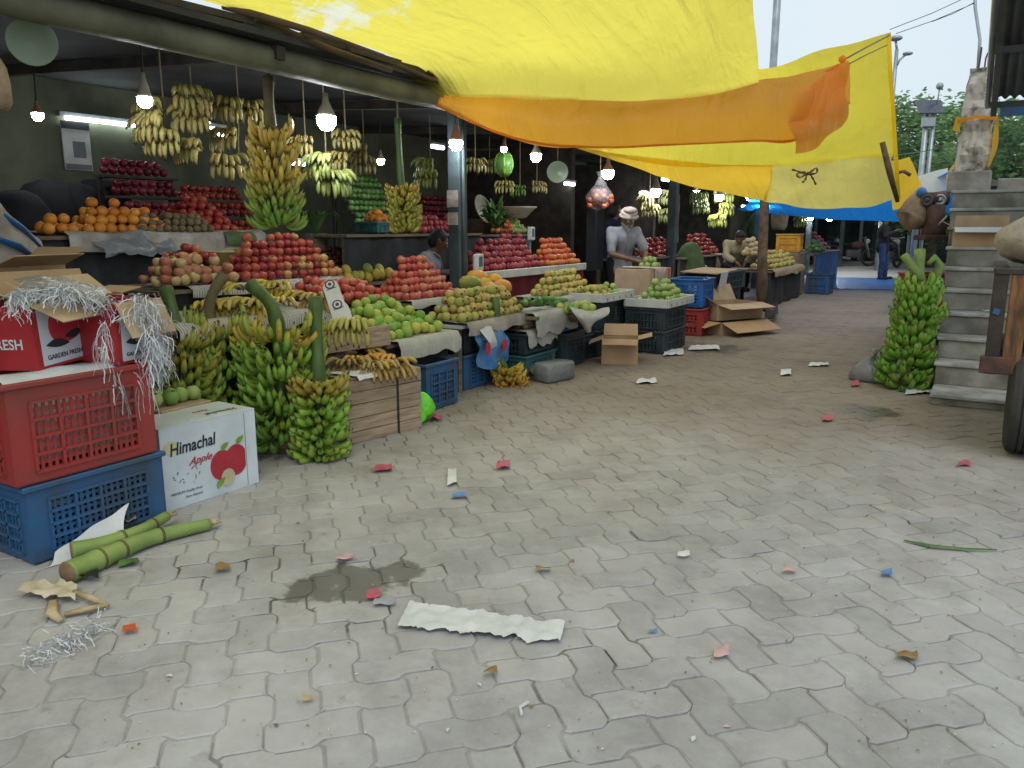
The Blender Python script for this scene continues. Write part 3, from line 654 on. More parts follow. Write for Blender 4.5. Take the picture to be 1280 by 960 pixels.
def bunch(label, axis, frad, layers, n, ele, colf, meshes=BN, stem_extra=(), srad=.032, group=None, span=2.3, mstem=None, sc=1.0, hands=0, name='banana_bunch', base_r=.035):
    """a whole stalk of bananas: axis = world points of the stalk through the fruit, frad(t) = how far the tips reach"""
    axis = [V(p) for p in axis]; ex = [V(p) for p in stem_extra]
    t = thing(name, label, 'banana bunch', axis[0] if axis[0].z < axis[-1].z else axis[-1], 0, group)
    full = axis + ex; b = MB(); b.tube([cat_rom(full, i / 14) for i in range(15)], [srad * (1.0 + .12 * math.sin(i)) for i in range(15)], 10); b.build('stalk', mstem or m_stalk, t, True)
    if ex:
        b = MB(); d = (full[-1] - full[-2]).normalized(); b.tube([full[-1] - d * .002, full[-1] + d * .006], [srad * 1.0, srad * .93], 10); b.build('cut_end', m_cut, t, True)
    for l in range(layers):
        tt = (l + .5) / layers; c = cat_rom(axis, tt); L0 = frad(tt)
        for k in range(n):
            a = -span + 2 * span * (k + .5 * (l % 2)) / n + R.uniform(-.09, .09)
            dirh = rot2(TOCAM, a); e = ele(tt) + R.uniform(-.26, .26)
            if hands: e += .22 * math.sin(l * 2.1 + a * hands)
            me = R.choice(meshes); s = sc * R.uniform(.9, 1.12)
            d = dirh * math.cos(e) + V((0, 0, 1)) * math.sin(e) + V((R.uniform(-.1, .1), R.uniform(-.1, .1), 0))
            start = c + dirh * max(base_r, L0 - .12 * s) + V((0, 0, R.uniform(-.012, .012)))
            put_banana(t, me, start, d, V((0, 0, 1)), colf(tt, a), s)
    return t
def hand(parent, p, face, n=8, rows=2, col=YEL, sc=1.0, spread=1.3, meshes=BC):
    """one comb of bananas hanging from p and facing along face"""
    face = face.normalized()
    for r_ in range(rows):
        for k in range(n):
            a = -spread / 2 + spread * k / max(1, n - 1) + R.uniform(-.06, .06); dh = rot2(face, a)
            e = (-.15 if r_ == 0 else -.75) + R.uniform(-.1, .1)
            d = dh * math.cos(e) + V((0, 0, math.sin(e)))
            put_banana(parent, R.choice(meshes), p + rot2(face, PI / 2) * (.016 * (k - n / 2)) + V((0, 0, -.02 * r_)), d, V((0, 0, -1)), col, sc * R.uniform(.9, 1.08))
    b = MB(); b.ball(p + V((0, 0, .005)), .03, 8, 5, sc=(1.2, 1.2, .7)); b.build('crown', m_stalkb, parent, True)
def hanging(label, px, X, ys, top_y=None, n=8, col=YEL, sc=.9, group='banana hands hung on cords under the shed roof', face=None, dx=None):
    """combs of bananas tied one under another on a cord: px = picture column, ys = picture rows of their crowns"""
    c0 = onx(px, ys[0], X); t = thing('hanging_bananas', label, 'bananas', onx(px, ys[-1], X), 0, group)
    b = MB(); b.tube([V((c0.x, c0.y, 2.56)), c0, onx(px, ys[-1], X)], .006, 5); b.build('cord', m_rope, t)
    for i, y in enumerate(ys):
        q = onx(px + (dx[i] if dx else 0), y, X)
        hand(t, q, face or rot2(TOCAM, R.uniform(-.7, .7)), max(6, n - 1), 2, col, sc * 1.08, 1.35)
    return t

def sphere_mesh(name, mats, prof, n=9, mi=None):
    b = MB(); b.lathe(prof, n)
    if mi:
        for i in range(len(b.m)):
            if i // n in mi: b.m[i] = 1
    return b.mesh(name, mats, True)
def prof_round(r, k=6, squ=1.0): return [(max(1e-5, r * math.sin(PI * i / k)), -r * squ * math.cos(PI * i / k)) for i in range(k + 1)]
def apple_prof(r): return [(1e-5, -.78 * r), (.3 * r, -.86 * r), (.68 * r, -.66 * r), (.95 * r, -.1 * r), (.98 * r, .3 * r), (.72 * r, .74 * r), (.36 * r, .86 * r), (.12 * r, .70 * r), (1e-5, .62 * r)]
def guava_prof(r): return [(1e-5, -.95 * r), (.55 * r, -.82 * r), (.93 * r, -.3 * r), (.97 * r, .2 * r), (.7 * r, .72 * r), (.26 * r, .95 * r), (.22 * r, 1.0 * r), (1e-5, .86 * r)]
def fmesh(name, mat, kind='round', r=.04, squ=1.0):
    if kind == 'apple': return sphere_mesh(name, [mat, m_stalkb], apple_prof(r), 10, (6, 7))
    if kind == 'guava': return sphere_mesh(name, [mat, m_log], guava_prof(r), 9, (5, 6))
    return sphere_mesh(name, mat, prof_round(r, 7, squ), 10)
BULK, BULKED = [None], {}
def put_fruit(name, me, p, label, cat, group, sc=1.0, tilt=None, rz=None):
    if BULK[0]:   # beyond the 300 largest of a kind: joined into one mass
        mb, mats = BULKED.setdefault(name, (MB(), [])); q = Matrix.Rotation(R.uniform(0, 6.28), 3, 'Z') @ Matrix.Rotation(R.uniform(-.5, .5), 3, 'X')
        for m_ in me.materials:
            if m_ not in mats: mats.append(m_)
        base = len(mb.v); mb.v += [V(p) + q @ (vv.co * sc) for vv in me.vertices]
        for f in me.polygons: mb.f.append([base + i for i in f.vertices]); mb.m.append(mats.index(me.materials[f.material_index]))
        return
    o = link(name, me); o.location = p; o.scale = (sc, sc, sc * R.uniform(.93, 1.04))
    o.rotation_euler = tilt or (R.uniform(-.5, .5), R.uniform(-.5, .5), R.uniform(0, 6.28)); return tag(o, label, cat, group)
def heap(name, me, a, b_, layers, d, label, cat, group, depth=3, jitter=.06, back=V((-1, 0, 0)), rise=.72, inset=.5, face_out=False, shrink=1, keep=None):
    """fruit stacked in rows that step back: a..b_ = ends of the front bottom row (on the table)"""
    jitter *= 1.5; a, b_ = V(a), V(b_); ax = (b_ - a); n = max(1, int(ax.length / d)); ax.normalize(); cnt = 0
    for k in range(layers):
        nk = n - k * shrink
        for j in range(max(1, depth - k)):
            for i in range(nk):
                vis = j == 0 or k == layers - 1 or i in (0, nk - 1) or (j == 1 and jitter > .1)
                if not vis or (keep and not keep(k, i, nk)) or (k == layers - 1 and R.random() < .25): continue
                p = a + ax * ((i + .5 + k * .5 * shrink) * d) + back * (k * inset * d + j * d * .9) + V((0, 0, d * .48 + k * rise * d)) + V([R.uniform(-jitter, jitter) * d for _ in range(3)])
                tl = None
                if face_out: tl = (R.uniform(-.5, .5), PI / 2 + R.uniform(-.6, .35), R.uniform(-.9, .4))
                put_fruit(name, me, p, label, cat, group, R.uniform(.86, 1.09), tl); cnt += 1
    return cnt
def lattice(b, p0, p1, z0, z1, nrm, nc, nr, hc=4, hr=2, t=.006, mi=0, solid=.14, bar=.5):
    """moulded crate wall with slots: ribs stand proud of a lattice of thin bars"""
    p0, p1, nrm = V(p0), V(p1), V(nrm); ax = p1 - p0; L = ax.length; ax.normalize(); H_ = z1 - z0
    mrot = Matrix((ax, nrm, V((0, 0, 1)))).transposed()
    def bx(u0, u1, w0, w1, off, th): b.box(p0 + ax * ((u0 + u1) / 2) + V((0, 0, z0 + (w0 + w1) / 2)) - nrm * off, (u1 - u0, th, w1 - w0), mat=mrot, mi=mi)
    s = L * solid; tb, bb = H_ * .17, H_ * .10
    bx(0, s, 0, H_, .004, t); bx(L - s, L, 0, H_, .004, t); bx(s, L - s, 0, bb, .0045, t); bx(s, L - s, H_ - tb, H_, .0045, t)
    cw, ch = (L - 2 * s) / nc, (H_ - tb - bb) / nr
    for i in range(nc + 1): u = s + i * cw; bx(u - .006, u + .006, bb, H_ - tb, -.001, t + .008)
    for j in range(nr + 1): w = bb + j * ch; bx(s - .004, L - s + .004, w - .006, w + .006, -.002, t + .006)
    nv = nc * hc; pv = (L - 2 * s) / nv
    for i in range(nv + 1): u = s + i * pv; bx(u - pv * bar / 2, u + pv * bar / 2, bb, H_ - tb, .006, .004)
    nh = nr * hr; ph = (H_ - tb - bb) / nh
    for j in range(nh + 1): w = bb + j * ph; bx(s, L - s, w - ph * bar * .5, w + ph * bar * .5, .0085, .004)
def crate(label, c, sx, sy, h, mat, rz=0, nc=4, nr=4, group=None, hc=4, hr=2, bar=.5, mb=None, name='plastic_crate', cat='crate'):
    t = thing(name, label, cat, c, rz, group); m = wm(t)
    def wv(x, y, z=0): return m @ V((x, y, z))
    def nv(x, y): return (m.to_3x3() @ V((x, y, 0)))
    for (x0, y0, x1, y1, nx, ny) in ((sx / 2, -sy / 2, sx / 2, sy / 2, 1, 0), (sx / 2, sy / 2, -sx / 2, sy / 2, 0, 1), (-sx / 2, sy / 2, -sx / 2, -sy / 2, -1, 0), (-sx / 2, -sy / 2, sx / 2, -sy / 2, 0, -1)):
        L = math.hypot(x1 - x0, y1 - y0); b = MB(); lattice(b, wv(x0, y0), wv(x1, y1), .012, h - .02, nv(nx, ny), max(2, round(nc * L / sy)), nr, hc, hr, bar=bar); b.build('side_panel', mat, t)
    b = MB()
    for (x0, y0, x1, y1) in ((sx / 2, -sy / 2, sx / 2, sy / 2), (-sx / 2, -sy / 2, -sx / 2, sy / 2)): b.box(wv((x0 + x1) / 2, 0, h - .012), (.03, sy + .03, .024), rz=rz, bev=.005)
    for y0 in (-sy / 2, sy / 2): b.box(wv(0, y0, h - .0125), (sx - .03, .03, .022), rz=rz, bev=.005)
    b.build('rim', mat, t)
    b = MB(); b.box(wv(0, 0, .012), (sx - .02, sy - .02, .018), rz=rz); b.build('base', mat, t)
    return t
def carton(label, c, sx, sy, h, mat, rz=0, flaps=(100, 100, 100, 100), group=None, mflap=None, tilt=(0, 0), name='cardboard_box', closed=False, cat='box', flen=None):
    """cardboard box, open at the top: flaps = how far each is folded out from upright, in degrees (+x, +y, -x, -y)"""
    t = thing(name, label, cat, c, 0, group); t.rotation_euler = (tilt[0], tilt[1], rz); m = wm(t); k = .005
    def part(nm, cc, d, mt):
        b = MB(); b.box(cc, d); b.v = [m @ p for p in b.v]; return b.build(nm, mt, t)
    part('base', (0, 0, k / 2), (sx, sy, k), mat)
    part('wall', (sx / 2 - k / 2, 0, h / 2 + k / 2), (k, sy, h - k), mat); part('wall', (-sx / 2 + k / 2, 0, h / 2 + k / 2), (k, sy, h - k), mat)
    part('wall', (0, sy / 2 - k / 2, h / 2 + k / 2), (sx - 2 * k - .001, k, h - k), mat); part('wall', (0, -sy / 2 + k / 2, h / 2 + k / 2), (sx - 2 * k - .001, k, h - k), mat)
    if closed:
        part('lid', (0, 0, h + k / 2 + .001), (sx, sy, k), mat); return t
    fl = flen or min(sx, sy) * .48
    for i, (dx, dy, w) in enumerate(((1, 0, sy), (0, 1, sx), (-1, 0, sy), (0, -1, sx))):
        if flaps[i] is None: continue
        a = math.radians(flaps[i]); up = V((dx * math.sin(a), dy * math.sin(a), math.cos(a))); hp = V((dx * (sx / 2 - k / 2), dy * (sy / 2 - k / 2), h + .002)); side = V((-dy, dx, 0))
        nrm = up.cross(side) * k; hw = w / 2 - .004
        b = MB(); b.poly([m @ (hp - side * hw), m @ (hp + side * hw), m @ (hp + side * hw * .97 + up * fl), m @ (hp - side * hw * .97 + up * fl)], m.to_3x3() @ nrm); b.build('flap', mflap or mat, t)
    return t
def table(label, x0, x1, y0, y1, z, skirt=m_cloth, name='stall_table', planks=4, group=None, top=m_board):
    """rough trestle: planks on legs with a cloth hung down the front (x1 = the side towards the lane)"""
    t = thing(name, label, 'stall table', ((x0 + x1) / 2, (y0 + y1) / 2, 0), 0, group); w = (x1 - x0) / planks
    for i in range(planks):
        b = MB(); b.box((x0 + w * (i + .5), (y0 + y1) / 2, z - .013 + R.uniform(-.002, .002)), (w - .006, y1 - y0, .025)); b.build('plank', top, t)
    for lx in (x0 + .05, x1 - .07):
        for ly in (y0 + .05, y1 - .05):
            b = MB(); b.box((lx, ly, (z - .03) / 2), (.05, .05, z - .03)); b.build('leg', m_board, t)
    if skirt:
        def fn(u, v): y = y0 + (y1 - y0) * u; return V((x1 - .035 + .018 * math.sin(u * 23) * (.3 + v) + .01 * math.sin(u * 61), y, (z - .03) * (1 - v) + .02))
        b = MB(); b.grid(fn, 40, 5, keep_uv=False); b.build('skirt', skirt, t, True)
    return t
def newspaper(label, x0, x1, y0, y1, z, drop=.12, group='newspapers spread under the fruit', amp=.008, mat=None, cat='newspaper', seed=0, name='newspaper'):
    """sheet lying from x0 to x1 whose front hangs down over the edge at x1"""
    W_ = x1 - x0; tot = W_ + drop
    def fn(u, v):
        s = u * tot; y = y0 + (y1 - y0) * v; q = V((u * 5 + seed, v * 6, seed)); nz = noise.noise(q) * amp + amp
        dd = drop * (1 + .45 * noise.noise(V((v * 5, seed, 2)))); s2 = s if s < W_ else W_ + (s - W_) / drop * dd
        if s2 <= W_: return V((x0 + s2, y, z + .006 + nz))
        e = s2 - W_; return V((x1 + .012 + .02 * noise.noise(V((v * 7, e * 9, seed + 4))), y, z + .006 + nz * .4 - e))
    b = MB(); b.grid(fn, 12, 18); o = b.build(name, mat or m_news, None, True); return tag(o, label, cat, group)

# people: overlapping tapered limbs fused into one skin; clothes grown the same way a little larger
def capsule(b, p0, r0, p1, r1, n=10):
    p0, p1 = V(p0), V(p1); d = (p1 - p0); L = max(d.length, 1e-4); d.normalize(); pts, rad = [], []
    for k in range(4): a = PI / 2 * k / 4; pts.append(p0 - d * (r0 * math.cos(a))); rad.append(max(.001, r0 * math.sin(a)))
    for k in range(5): pts.append(p0.lerp(p1, k / 4)); rad.append(r0 + (r1 - r0) * k / 4)
    for k in range(1, 5): a = PI / 2 * k / 4; pts.append(p1 + d * (r1 * math.sin(a))); rad.append(max(.001, r1 * math.cos(a)))
    b.tube(pts, rad, n)
FUSED = []
def fuse(name, b, mat, parent, voxel=.02, smooth=4, folds=0.0):
    o = link(name, b.mesh(name, mat), parent)
    md = o.modifiers.new('r', 'REMESH'); md.mode = 'VOXEL'; md.voxel_size = voxel; ms = o.modifiers.new('s', 'SMOOTH'); ms.iterations = smooth; ms.factor = .5
    FUSED.append((o, mat, folds)); return o
def finish_fused():
    """all fused bodies and clothes are evaluated once, together"""
    dg = bpy.context.evaluated_depsgraph_get()
    for o, mat, folds in FUSED:
        m2 = bpy.data.meshes.new_from_object(o.evaluated_get(dg)); o.modifiers.clear(); o.data = m2
        m2.name = o.name; m2.materials.clear(); m2.materials.append(mat); m2.polygons.foreach_set('use_smooth', [True] * len(m2.polygons))
        if folds:
            for vv in m2.vertices: vv.co += vv.normal * (noise.noise(V((vv.co.x * 9, vv.co.y * 9, vv.co.z * 6.3))) * folds)
def person(label, loc, rz, J, shirt, trousers, hair=m_hair, turban=None, beard=None, sleeves='long', vox=.015):
    """J: joints in the person's own frame (facing +x, left = +y)"""
    t = thing('person', label, 'person', loc, rz); P = {k: V(v) for k, v in J.items()}
    pel, che, nek, hed = P['pelvis'], P['chest'], P['neck'], P['head']
    fw = P.get('look', V((1, 0, -.2))).normalized(); lf = V((0, 0, 1)).cross(fw).normalized(); upv = fw.cross(lf)
    b = MB(); capsule(b, pel, .135, pel.lerp(che, .45), .125); capsule(b, pel.lerp(che, .45), .125, che, .15)
    for s in ('L', 'R'):
        sg = 1 if s == 'L' else -1; sh = P['sh' + s]; el = P['el' + s]; wr = P['wr' + s]
        capsule(b, che + V((0, sg * .03, .02)), .13, sh, .065); capsule(b, sh, .058, el, .042); capsule(b, el, .042, wr, .028)
        hd = P.get('hand' + s, (wr - el).normalized()).normalized(); sd = hd.cross(V((0, 0, 1))); sd = sd.normalized() if sd.length > .1 else V((0, 1, 0)); pn = sd.cross(hd)
        capsule(b, wr, .026, wr + hd * .07, .032)
        for f in range(4):
            o = sd * ((f - 1.5) * .02); L = [.062, .074, .07, .054][f]; k0 = wr + hd * .085 + o; k1 = k0 + hd * L * .55 - pn * .008 * (1 + f * .3); capsule(b, k0, .0105, k1, .010, 6); capsule(b, k1, .010, k1 + hd * L * .35 - pn * .024, .009, 6)
        th = sd * (-.03) * (1 if s == 'L' else -1); capsule(b, wr + hd * .03 + th * .7, .012, wr + hd * .07 + th * 1.6 - pn * .012, .010, 6)
        hp, kn, an, to = P['hip' + s], P['knee' + s], P['ank' + s], P['toe' + s]
        capsule(b, hp, .085, kn, .058); capsule(b, kn, .056, an, .038); capsule(b, an + V((0, 0, -.03)), .038, to, .032)
    capsule(b, che.lerp(nek, .6), .06, hed - upv * .05, .052)
    b.ball(hed + upv * .012, .093, 14, 10, sc=(1, .9, 1.12), rot=Matrix((fw, lf, upv)).transposed())
    capsule(b, hed + fw * .03 - upv * .065, .055, hed + fw * .058 - upv * .085, .035)
    capsule(b, hed + fw * .086 + upv * .01, .012, hed + fw * .108 - upv * .028, .017, 6)
    for sg in (1, -1): capsule(b, hed + lf * sg * .083 - upv * .01, .018, hed + lf * sg * .09 + upv * .02 - fw * .012, .016, 6)
    m = wm(t)
    def done(nm, bb, mt, **k):
        return fuse(nm, bb, mt, t, **k)
    done('body', b, m_skin, voxel=vox)
    for sg in (1, -1):
        b = MB(); b.ball(hed + fw * .083 + lf * sg * .032 + upv * .018, .013, 8, 6); b.v = [m @ p for p in b.v]; b.build('eye', m_white, t, True)
        b = MB(); b.tube([hed + fw * .088 + lf * sg * .052 + upv * .038, hed + fw * .096 + lf * sg * .034 + upv * .043, hed + fw * .096 + lf * sg * .014 + upv * .038], .006, 5); b.v = [m @ p for p in b.v]; b.build('eyebrow', m_grey if beard == m_grey else m_hair, t, True)
    b = MB(); b.tube([hed + fw * .088 - lf * .024 - upv * .06, hed + fw * .097 - upv * .058, hed + fw * .088 + lf * .024 - upv * .06], .007, 5); b.v = [m @ p for p in b.v]; b.build('mouth', m_rust, t, True)
    if hair:
        b = MB(); b.ball(hed + upv * .03 - fw * .018, .1, 14, 10, sc=(1.0, .93, 1.05), rot=Matrix((fw, lf, upv)).transposed()); b.ball(hed - fw * .05 - upv * .02, .08, 12, 8, sc=(.9, 1.0, 1.1)); done('hair', b, hair, voxel=.016, folds=.006)
    if turban:
        for q in range(4):
            b = MB(); c0 = hed + upv * (.052 + q * .028) - fw * .008; pts = []
            for i in range(17): a = 2 * PI * i / 16; pts.append(c0 + fw * (.108 - q * .012) * math.cos(a) + lf * (.104 - q * .012) * math.sin(a) + upv * (.018 * math.cos(a + q * 2.1)))
            b.tube(pts, .028, 8); b.v = [m @ p for p in b.v]; b.build('turban_wrap', turban, t, True)
        b = MB(); b.ball(hed + upv * .1, .075, 12, 8, sc=(1, 1, .6)); b.v = [m @ p for p in b.v]; b.build('turban_top', turban, t, True)
    if beard:
        b = MB(); capsule(b, hed + fw * .05 - upv * .085, .05, hed + fw * .075 - upv * .14, .03); capsule(b, hed + lf * .06 - upv * .05, .03, hed + fw * .05 - upv * .1, .04); capsule(b, hed - lf * .06 - upv * .05, .03, hed + fw * .05 - upv * .1, .04); capsule(b, hed + fw * .086 - lf * .025 - upv * .045, .012, hed + fw * .086 + lf * .025 - upv * .045, .012); done('beard', b, beard, voxel=.013, folds=.006)
    b = MB(); capsule(b, pel + V((0, 0, -.02)), .165, pel.lerp(che, .5), .148); capsule(b, pel.lerp(che, .5), .148, che, .172)
    for s in ('L', 'R'):
        sg = 1 if s == 'L' else -1; sh = P['sh' + s]; el = P['el' + s]; wr = P['wr' + s]
        capsule(b, che + V((0, sg * .03, .02)), .148, sh, .082); capsule(b, sh, .080, sh.lerp(el, .85), .066)
        if sleeves == 'long': capsule(b, el, .066, el.lerp(wr, .8), .05)
    capsule(b, pel + V((0, 0, .02)), .17, pel + V((0, 0, -.10)), .178); capsule(b, che, .12, nek - V((0, 0, .03)), .072); done('shirt', b, shirt, folds=.022)
    b = MB(); b.tube([nek + V((.085, 0, -.06)), che + V((.178, 0, .02)), pel.lerp(che, .5) + V((.158, 0, 0)), pel + V((.178, 0, .0))], .011, 5, squash=.6); b.v = [m @ p for p in b.v]; b.build('button_placket', shirt, t, True)
    b = MB()
    for sg in (1, -1): b.tube([nek + V((-.03, sg * .055, -.005)), nek + V((.04, sg * .05, -.012)), nek + V((.085, sg * .012, -.055))], .014, 6)
    b.v = [m @ p for p in b.v]; b.build('collar', shirt, t, True)
    b = MB()
    for s in ('L', 'R'): hp, kn, an = P['hip' + s], P['knee' + s], P['ank' + s]; capsule(b, hp, .108, kn, .08); capsule(b, kn, .08, an + V((0, 0, .02)), .062)
    capsule(b, pel, .155, pel + V((0, 0, .06)), .15); done('trousers', b, trousers, folds=.012)
    for s in ('L', 'R'):
        b = MB(); an, to = P['ank' + s], P['toe' + s]; capsule(b, an + V((-.03, 0, -.045)), .045, to + V((.02, 0, 0)), .042); done('shoe', b, m_dkcl, voxel=.016)
    return t
STAND = dict(pelvis=(0, 0, .92), chest=(0, 0, 1.24), neck=(0, 0, 1.43), head=(.02, 0, 1.56), shL=(0, .18, 1.36), shR=(0, -.18, 1.36), elL=(-.02, .24, 1.08), elR=(-.02, -.24, 1.08), wrL=(.06, .25, .84), wrR=(.06, -.25, .84),
             hipL=(0, .09, .88), hipR=(0, -.09, .88), kneeL=(.03, .10, .48), kneeR=(.02, -.10, .48), ankL=(0, .11, .08), ankR=(0, -.11, .08), toeL=(.14, .13, .045), toeR=(.14, -.13, .045))
SIT = dict(pelvis=(0, 0, .46), chest=(.08, 0, .80), neck=(.14, 0, .98), head=(.20, 0, 1.10), shL=(.10, .18, .91), shR=(.10, -.18, .91), elL=(.18, .24, .66), elR=(.18, -.24, .66), wrL=(.40, .14, .62), wrR=(.40, -.14, .62),
           hipL=(0, .10, .44), hipR=(0, -.10, .44), kneeL=(.40, .14, .46), kneeR=(.40, -.14, .46), ankL=(.36, .14, .08), ankR=(.36, -.14, .08), toeL=(.5, .15, .045), toeR=(.5, -.15, .045), look=(1, 0, -.35))
def ribbons(b, origin_fn, count, L=.10, w=.0035, seg=6, curl=.9, fall=0.0, mats=1):
    for q in range(count):
        p = V(origin_fn()); d = V((R.uniform(-1, 1), R.uniform(-1, 1), R.uniform(-.5, .25))).normalized(); sd = d.cross(V((R.uniform(-1, 1), R.uniform(-1, 1), R.uniform(-1, 1)))).normalized()
        st = L / seg * R.uniform(.6, 1.3); vs = []; wq = w * R.uniform(.6, 1.3)
        for s in range(seg + 1):
            vs += [p - sd * wq, p + sd * wq]; d = (d + V((R.uniform(-1, 1), R.uniform(-1, 1), R.uniform(-1, 1))) * curl * .6 + V((0, 0, -fall))).normalized(); p = p + d * st
        b.add(vs, [(2 * s, 2 * s + 1, 2 * s + 3, 2 * s + 2) for s in range(seg)], R.choice((0, 0, 1, 1, 2)[:max(1, mats + 2)]))
def limp(label, cat, name, pts, mat, z=0.0, amp=.012, nu=10, nv=6, seed=0, kind=None, sc=9):
    """crumpled flat scrap: pts = four corners on the ground (x, y)"""
    a, b_, c, d = [V((p[0], p[1], 0)) for p in pts]
    def fn(u, v):
        p = a.lerp(b_, u).lerp(d.lerp(c, u), v); e = noise.noise(V((u * 6, v * 5, seed))) ; rag = V((noise.noise(V((u * 9, seed, 1))), noise.noise(V((seed, u * 9, 3))) + .6 * noise.noise(V((seed, u * 31, v * 2))), 0)) * (b_ - a).length * .05
        return p + rag * (1 if v in (0, 1) else .3) + V((0, 0, z + .004 + amp * (1 + noise.noise(V((p.x * sc * 2.5, p.y * sc * 2.5, seed)))) * .9))
    bb = MB(); bb.grid(fn, nu, nv); return tag(bb.build(name, mat, None, True), label, cat, None, kind)

# ------------------------------------------------------------------ front left: crates, printed boxes, shredded paper
def facing(p, q, depth):
    """box whose front bottom edge runs from p to q (left to right), reaching depth behind it"""
    p, q = V(p), V(q); d = q - p; d.z = 0; L = d.length; d.normalize(); rz = math.atan2(-d.x, d.y); n = V((d.y, -d.x, 0))
    c = (p + q) / 2 - n * depth / 2; c.z = p.z; return c, rz, L
def decal(t, sx, sy, h, uv, mat, name, off=.001, face='x', th=.0008):
    m = wm(t)
    if face == 'x': P = [m @ V((sx / 2 + off, -sy / 2 + u * sy, v * h)) for u, v in uv]; n = m.to_3x3() @ V((1, 0, 0))
    elif face == '-y': P = [m @ V((-sx / 2 + u * sx, -sy / 2 - off, v * h)) for u, v in uv]; n = m.to_3x3() @ V((0, -1, 0))
    else: P = [m @ V((sx / 2 - v * sx, -sy / 2 + u * sy, h + off)) for u, v in uv]; n = m.to_3x3() @ V((0, 0, 1))
    b = MB(); b.poly(P, n * th); return b.build(name, mat, t)
def ell(cx, cy, rx, ry, n=22, a0=0, rot=0):
    return [(cx + rx * math.cos(2 * PI * i / n + a0) * math.cos(rot) - ry * math.sin(2 * PI * i / n + a0) * math.sin(rot), cy + rx * math.cos(2 * PI * i / n + a0) * math.sin(rot) + ry * math.sin(2 * PI * i / n + a0) * math.cos(rot)) for i in range(n)]
def blade(u0, v0, u1, v1, w, n=8):
    dx, dy = u1 - u0, v1 - v0; up_ = [(u0 + dx * i / n - dy * w * math.sin(PI * i / n), v0 + dy * i / n + dx * w * math.sin(PI * i / n)) for i in range(n + 1)]
    return up_ + [(u0 + dx * i / n + dy * w * .5 * math.sin(PI * i / n), v0 + dy * i / n - dx * w * .5 * math.sin(PI * i / n)) for i in range(n - 1, 0, -1)]
crate('worn dark blue slatted crate on the pavers under the red crate', (-3.40, 1.855, 0), .42, .61, .335, m_crblue)
crate('worn red slatted crate stacked on the blue crate at the left edge', (-3.395, 1.825, .337), .43, .62, .42, m_crred)
b = MB()
b.grid(patch([[V((-3.56, 1.56, .73)), V((-3.56, 1.85, .74)), V((-3.56, 2.1, .73))], [V((-3.27, 1.56, .735)), V((-3.27, 1.85, .74)), V((-3.27, 2.1, .735))], [V((-3.235, 1.56, .42)), V((-3.235, 1.85, .42)), V((-3.235, 2.1, .42))]], .012, 9), 16, 16, keep_uv=False)
tag(b.build('paper_lining', m_paper, None, True), 'crumpled white paper showing through the slots of the red crate', 'paper')
ZR = .760
def printed_box(label, p, q, depth, h, flaps, tilt, grp='red apple cartons on the red crate'):
    c, rz, L = facing(p, q, depth); t = carton(label, c, depth, L, h, m_red, rz, flaps, grp, m_card2, tilt, flen=.17)
    decal(t, depth, L, h, [(.08, .05), (.93, .05), (.90, .97), (.10, .97)], m_white, 'white_panel', .001)
    ap = [(.52 + .30 * math.cos(a) * (1 - .12 * math.cos(2 * a)), .62 + .27 * math.sin(a) * (1 - .18 * abs(math.cos(a)) ** 6)) for a in [2 * PI * i / 28 for i in range(28)]]
    decal(t, depth, L, h, ap, m_redink, 'printed_apple', .0022)
    decal(t, depth, L, h, blade(.16, .36, .58, .33, .22), m_black, 'printed_leaf', .0034); decal(t, depth, L, h, blade(.50, .44, .84, .52, -.26), m_black, 'printed_leaf', .0036)
    m = wm(t); r3 = m.to_3x3()
    text('lettering', 'GARDEN FRESH', L * .088, m_black, m @ V((depth / 2 + .002, -L * .34, h * .13)), r3 @ V((0, 1, 0)), r3 @ V((0, 0, 1)), t, bold=.0006)
    return t, L
pA, qA = onz(50, 463, ZR), onz(119, 448, ZR)
tA, LA = printed_box('open red carton with a tan flap over its white panel, left of the two', pA, qA, .36, .27, (114, None, 105, None), (.05, -.03))
m = wm(tA); r3 = m.to_3x3()
text('lettering', 'FRESH', .062, m_white, m @ V((-.05, -LA / 2 - .002, .09)), r3 @ V((1, 0, 0)), r3 @ V((0, 0, 1)), tA, bold=.001)
pB, qB = onz(149, 455, ZR), onz(196, 446, ZR)
tB, LB = printed_box('red apple carton half buried in shredded paper, right of two on the red crate', pB, qB + (qB - pB) * .25, .30, .27, (150, None, 60, None), (.02, .03))
# more boxes behind, then the shreds
cx = onx(130, 345, -3.75); carton('brown carton standing open behind the heap of shredded paper', (-3.86, 2.12, .72), .26, .55, .30, m_card, .08, (None, 80, 20, 60))
c = onx(20, 338, -4.3); carton('brown carton at the left edge in front of the blue printed sack', (c.x - .1, c.y, c.z - .30), .35, .42, .32, m_card, .2, (70, 60, 10, 95))
tb = crate('dark grey crate under the brown carton at the left edge', (c.x - .1, c.y, c.z - .62), .4, .6, .31, m_crdark, .2)
b = MB()
def spot_top():
    u = R.random(); p = at(10 + 185 * u, 376 - 14 * math.sin(u * 5) + R.uniform(-8, 10), 3.20 + .40 * u + R.uniform(-.12, .25)); return p
ribbons(b, spot_top, 1000, .09, .0021, 7, 1.1, .3)
ribbons(b, lambda: onz(R.uniform(20, 108), R.uniform(350, 372), 1.06), 420, .08, .0021, 7, 1.1, .35)
def casc():
    v = R.random(); return at(172 + 20 * math.sin(v * 2.0) + R.gauss(0, 9 - 3 * v), 366 + 92 * v, 3.46 + R.uniform(-.06, .14) + .08 * v)
ribbons(b, casc, 700, .12, .0022, 7, .9, .5)
ribbons(b, lambda: at(R.uniform(122, 134), R.uniform(398, 440), 3.22 + R.uniform(0, .1)), 45, .13, .002, 7, .7, .8)
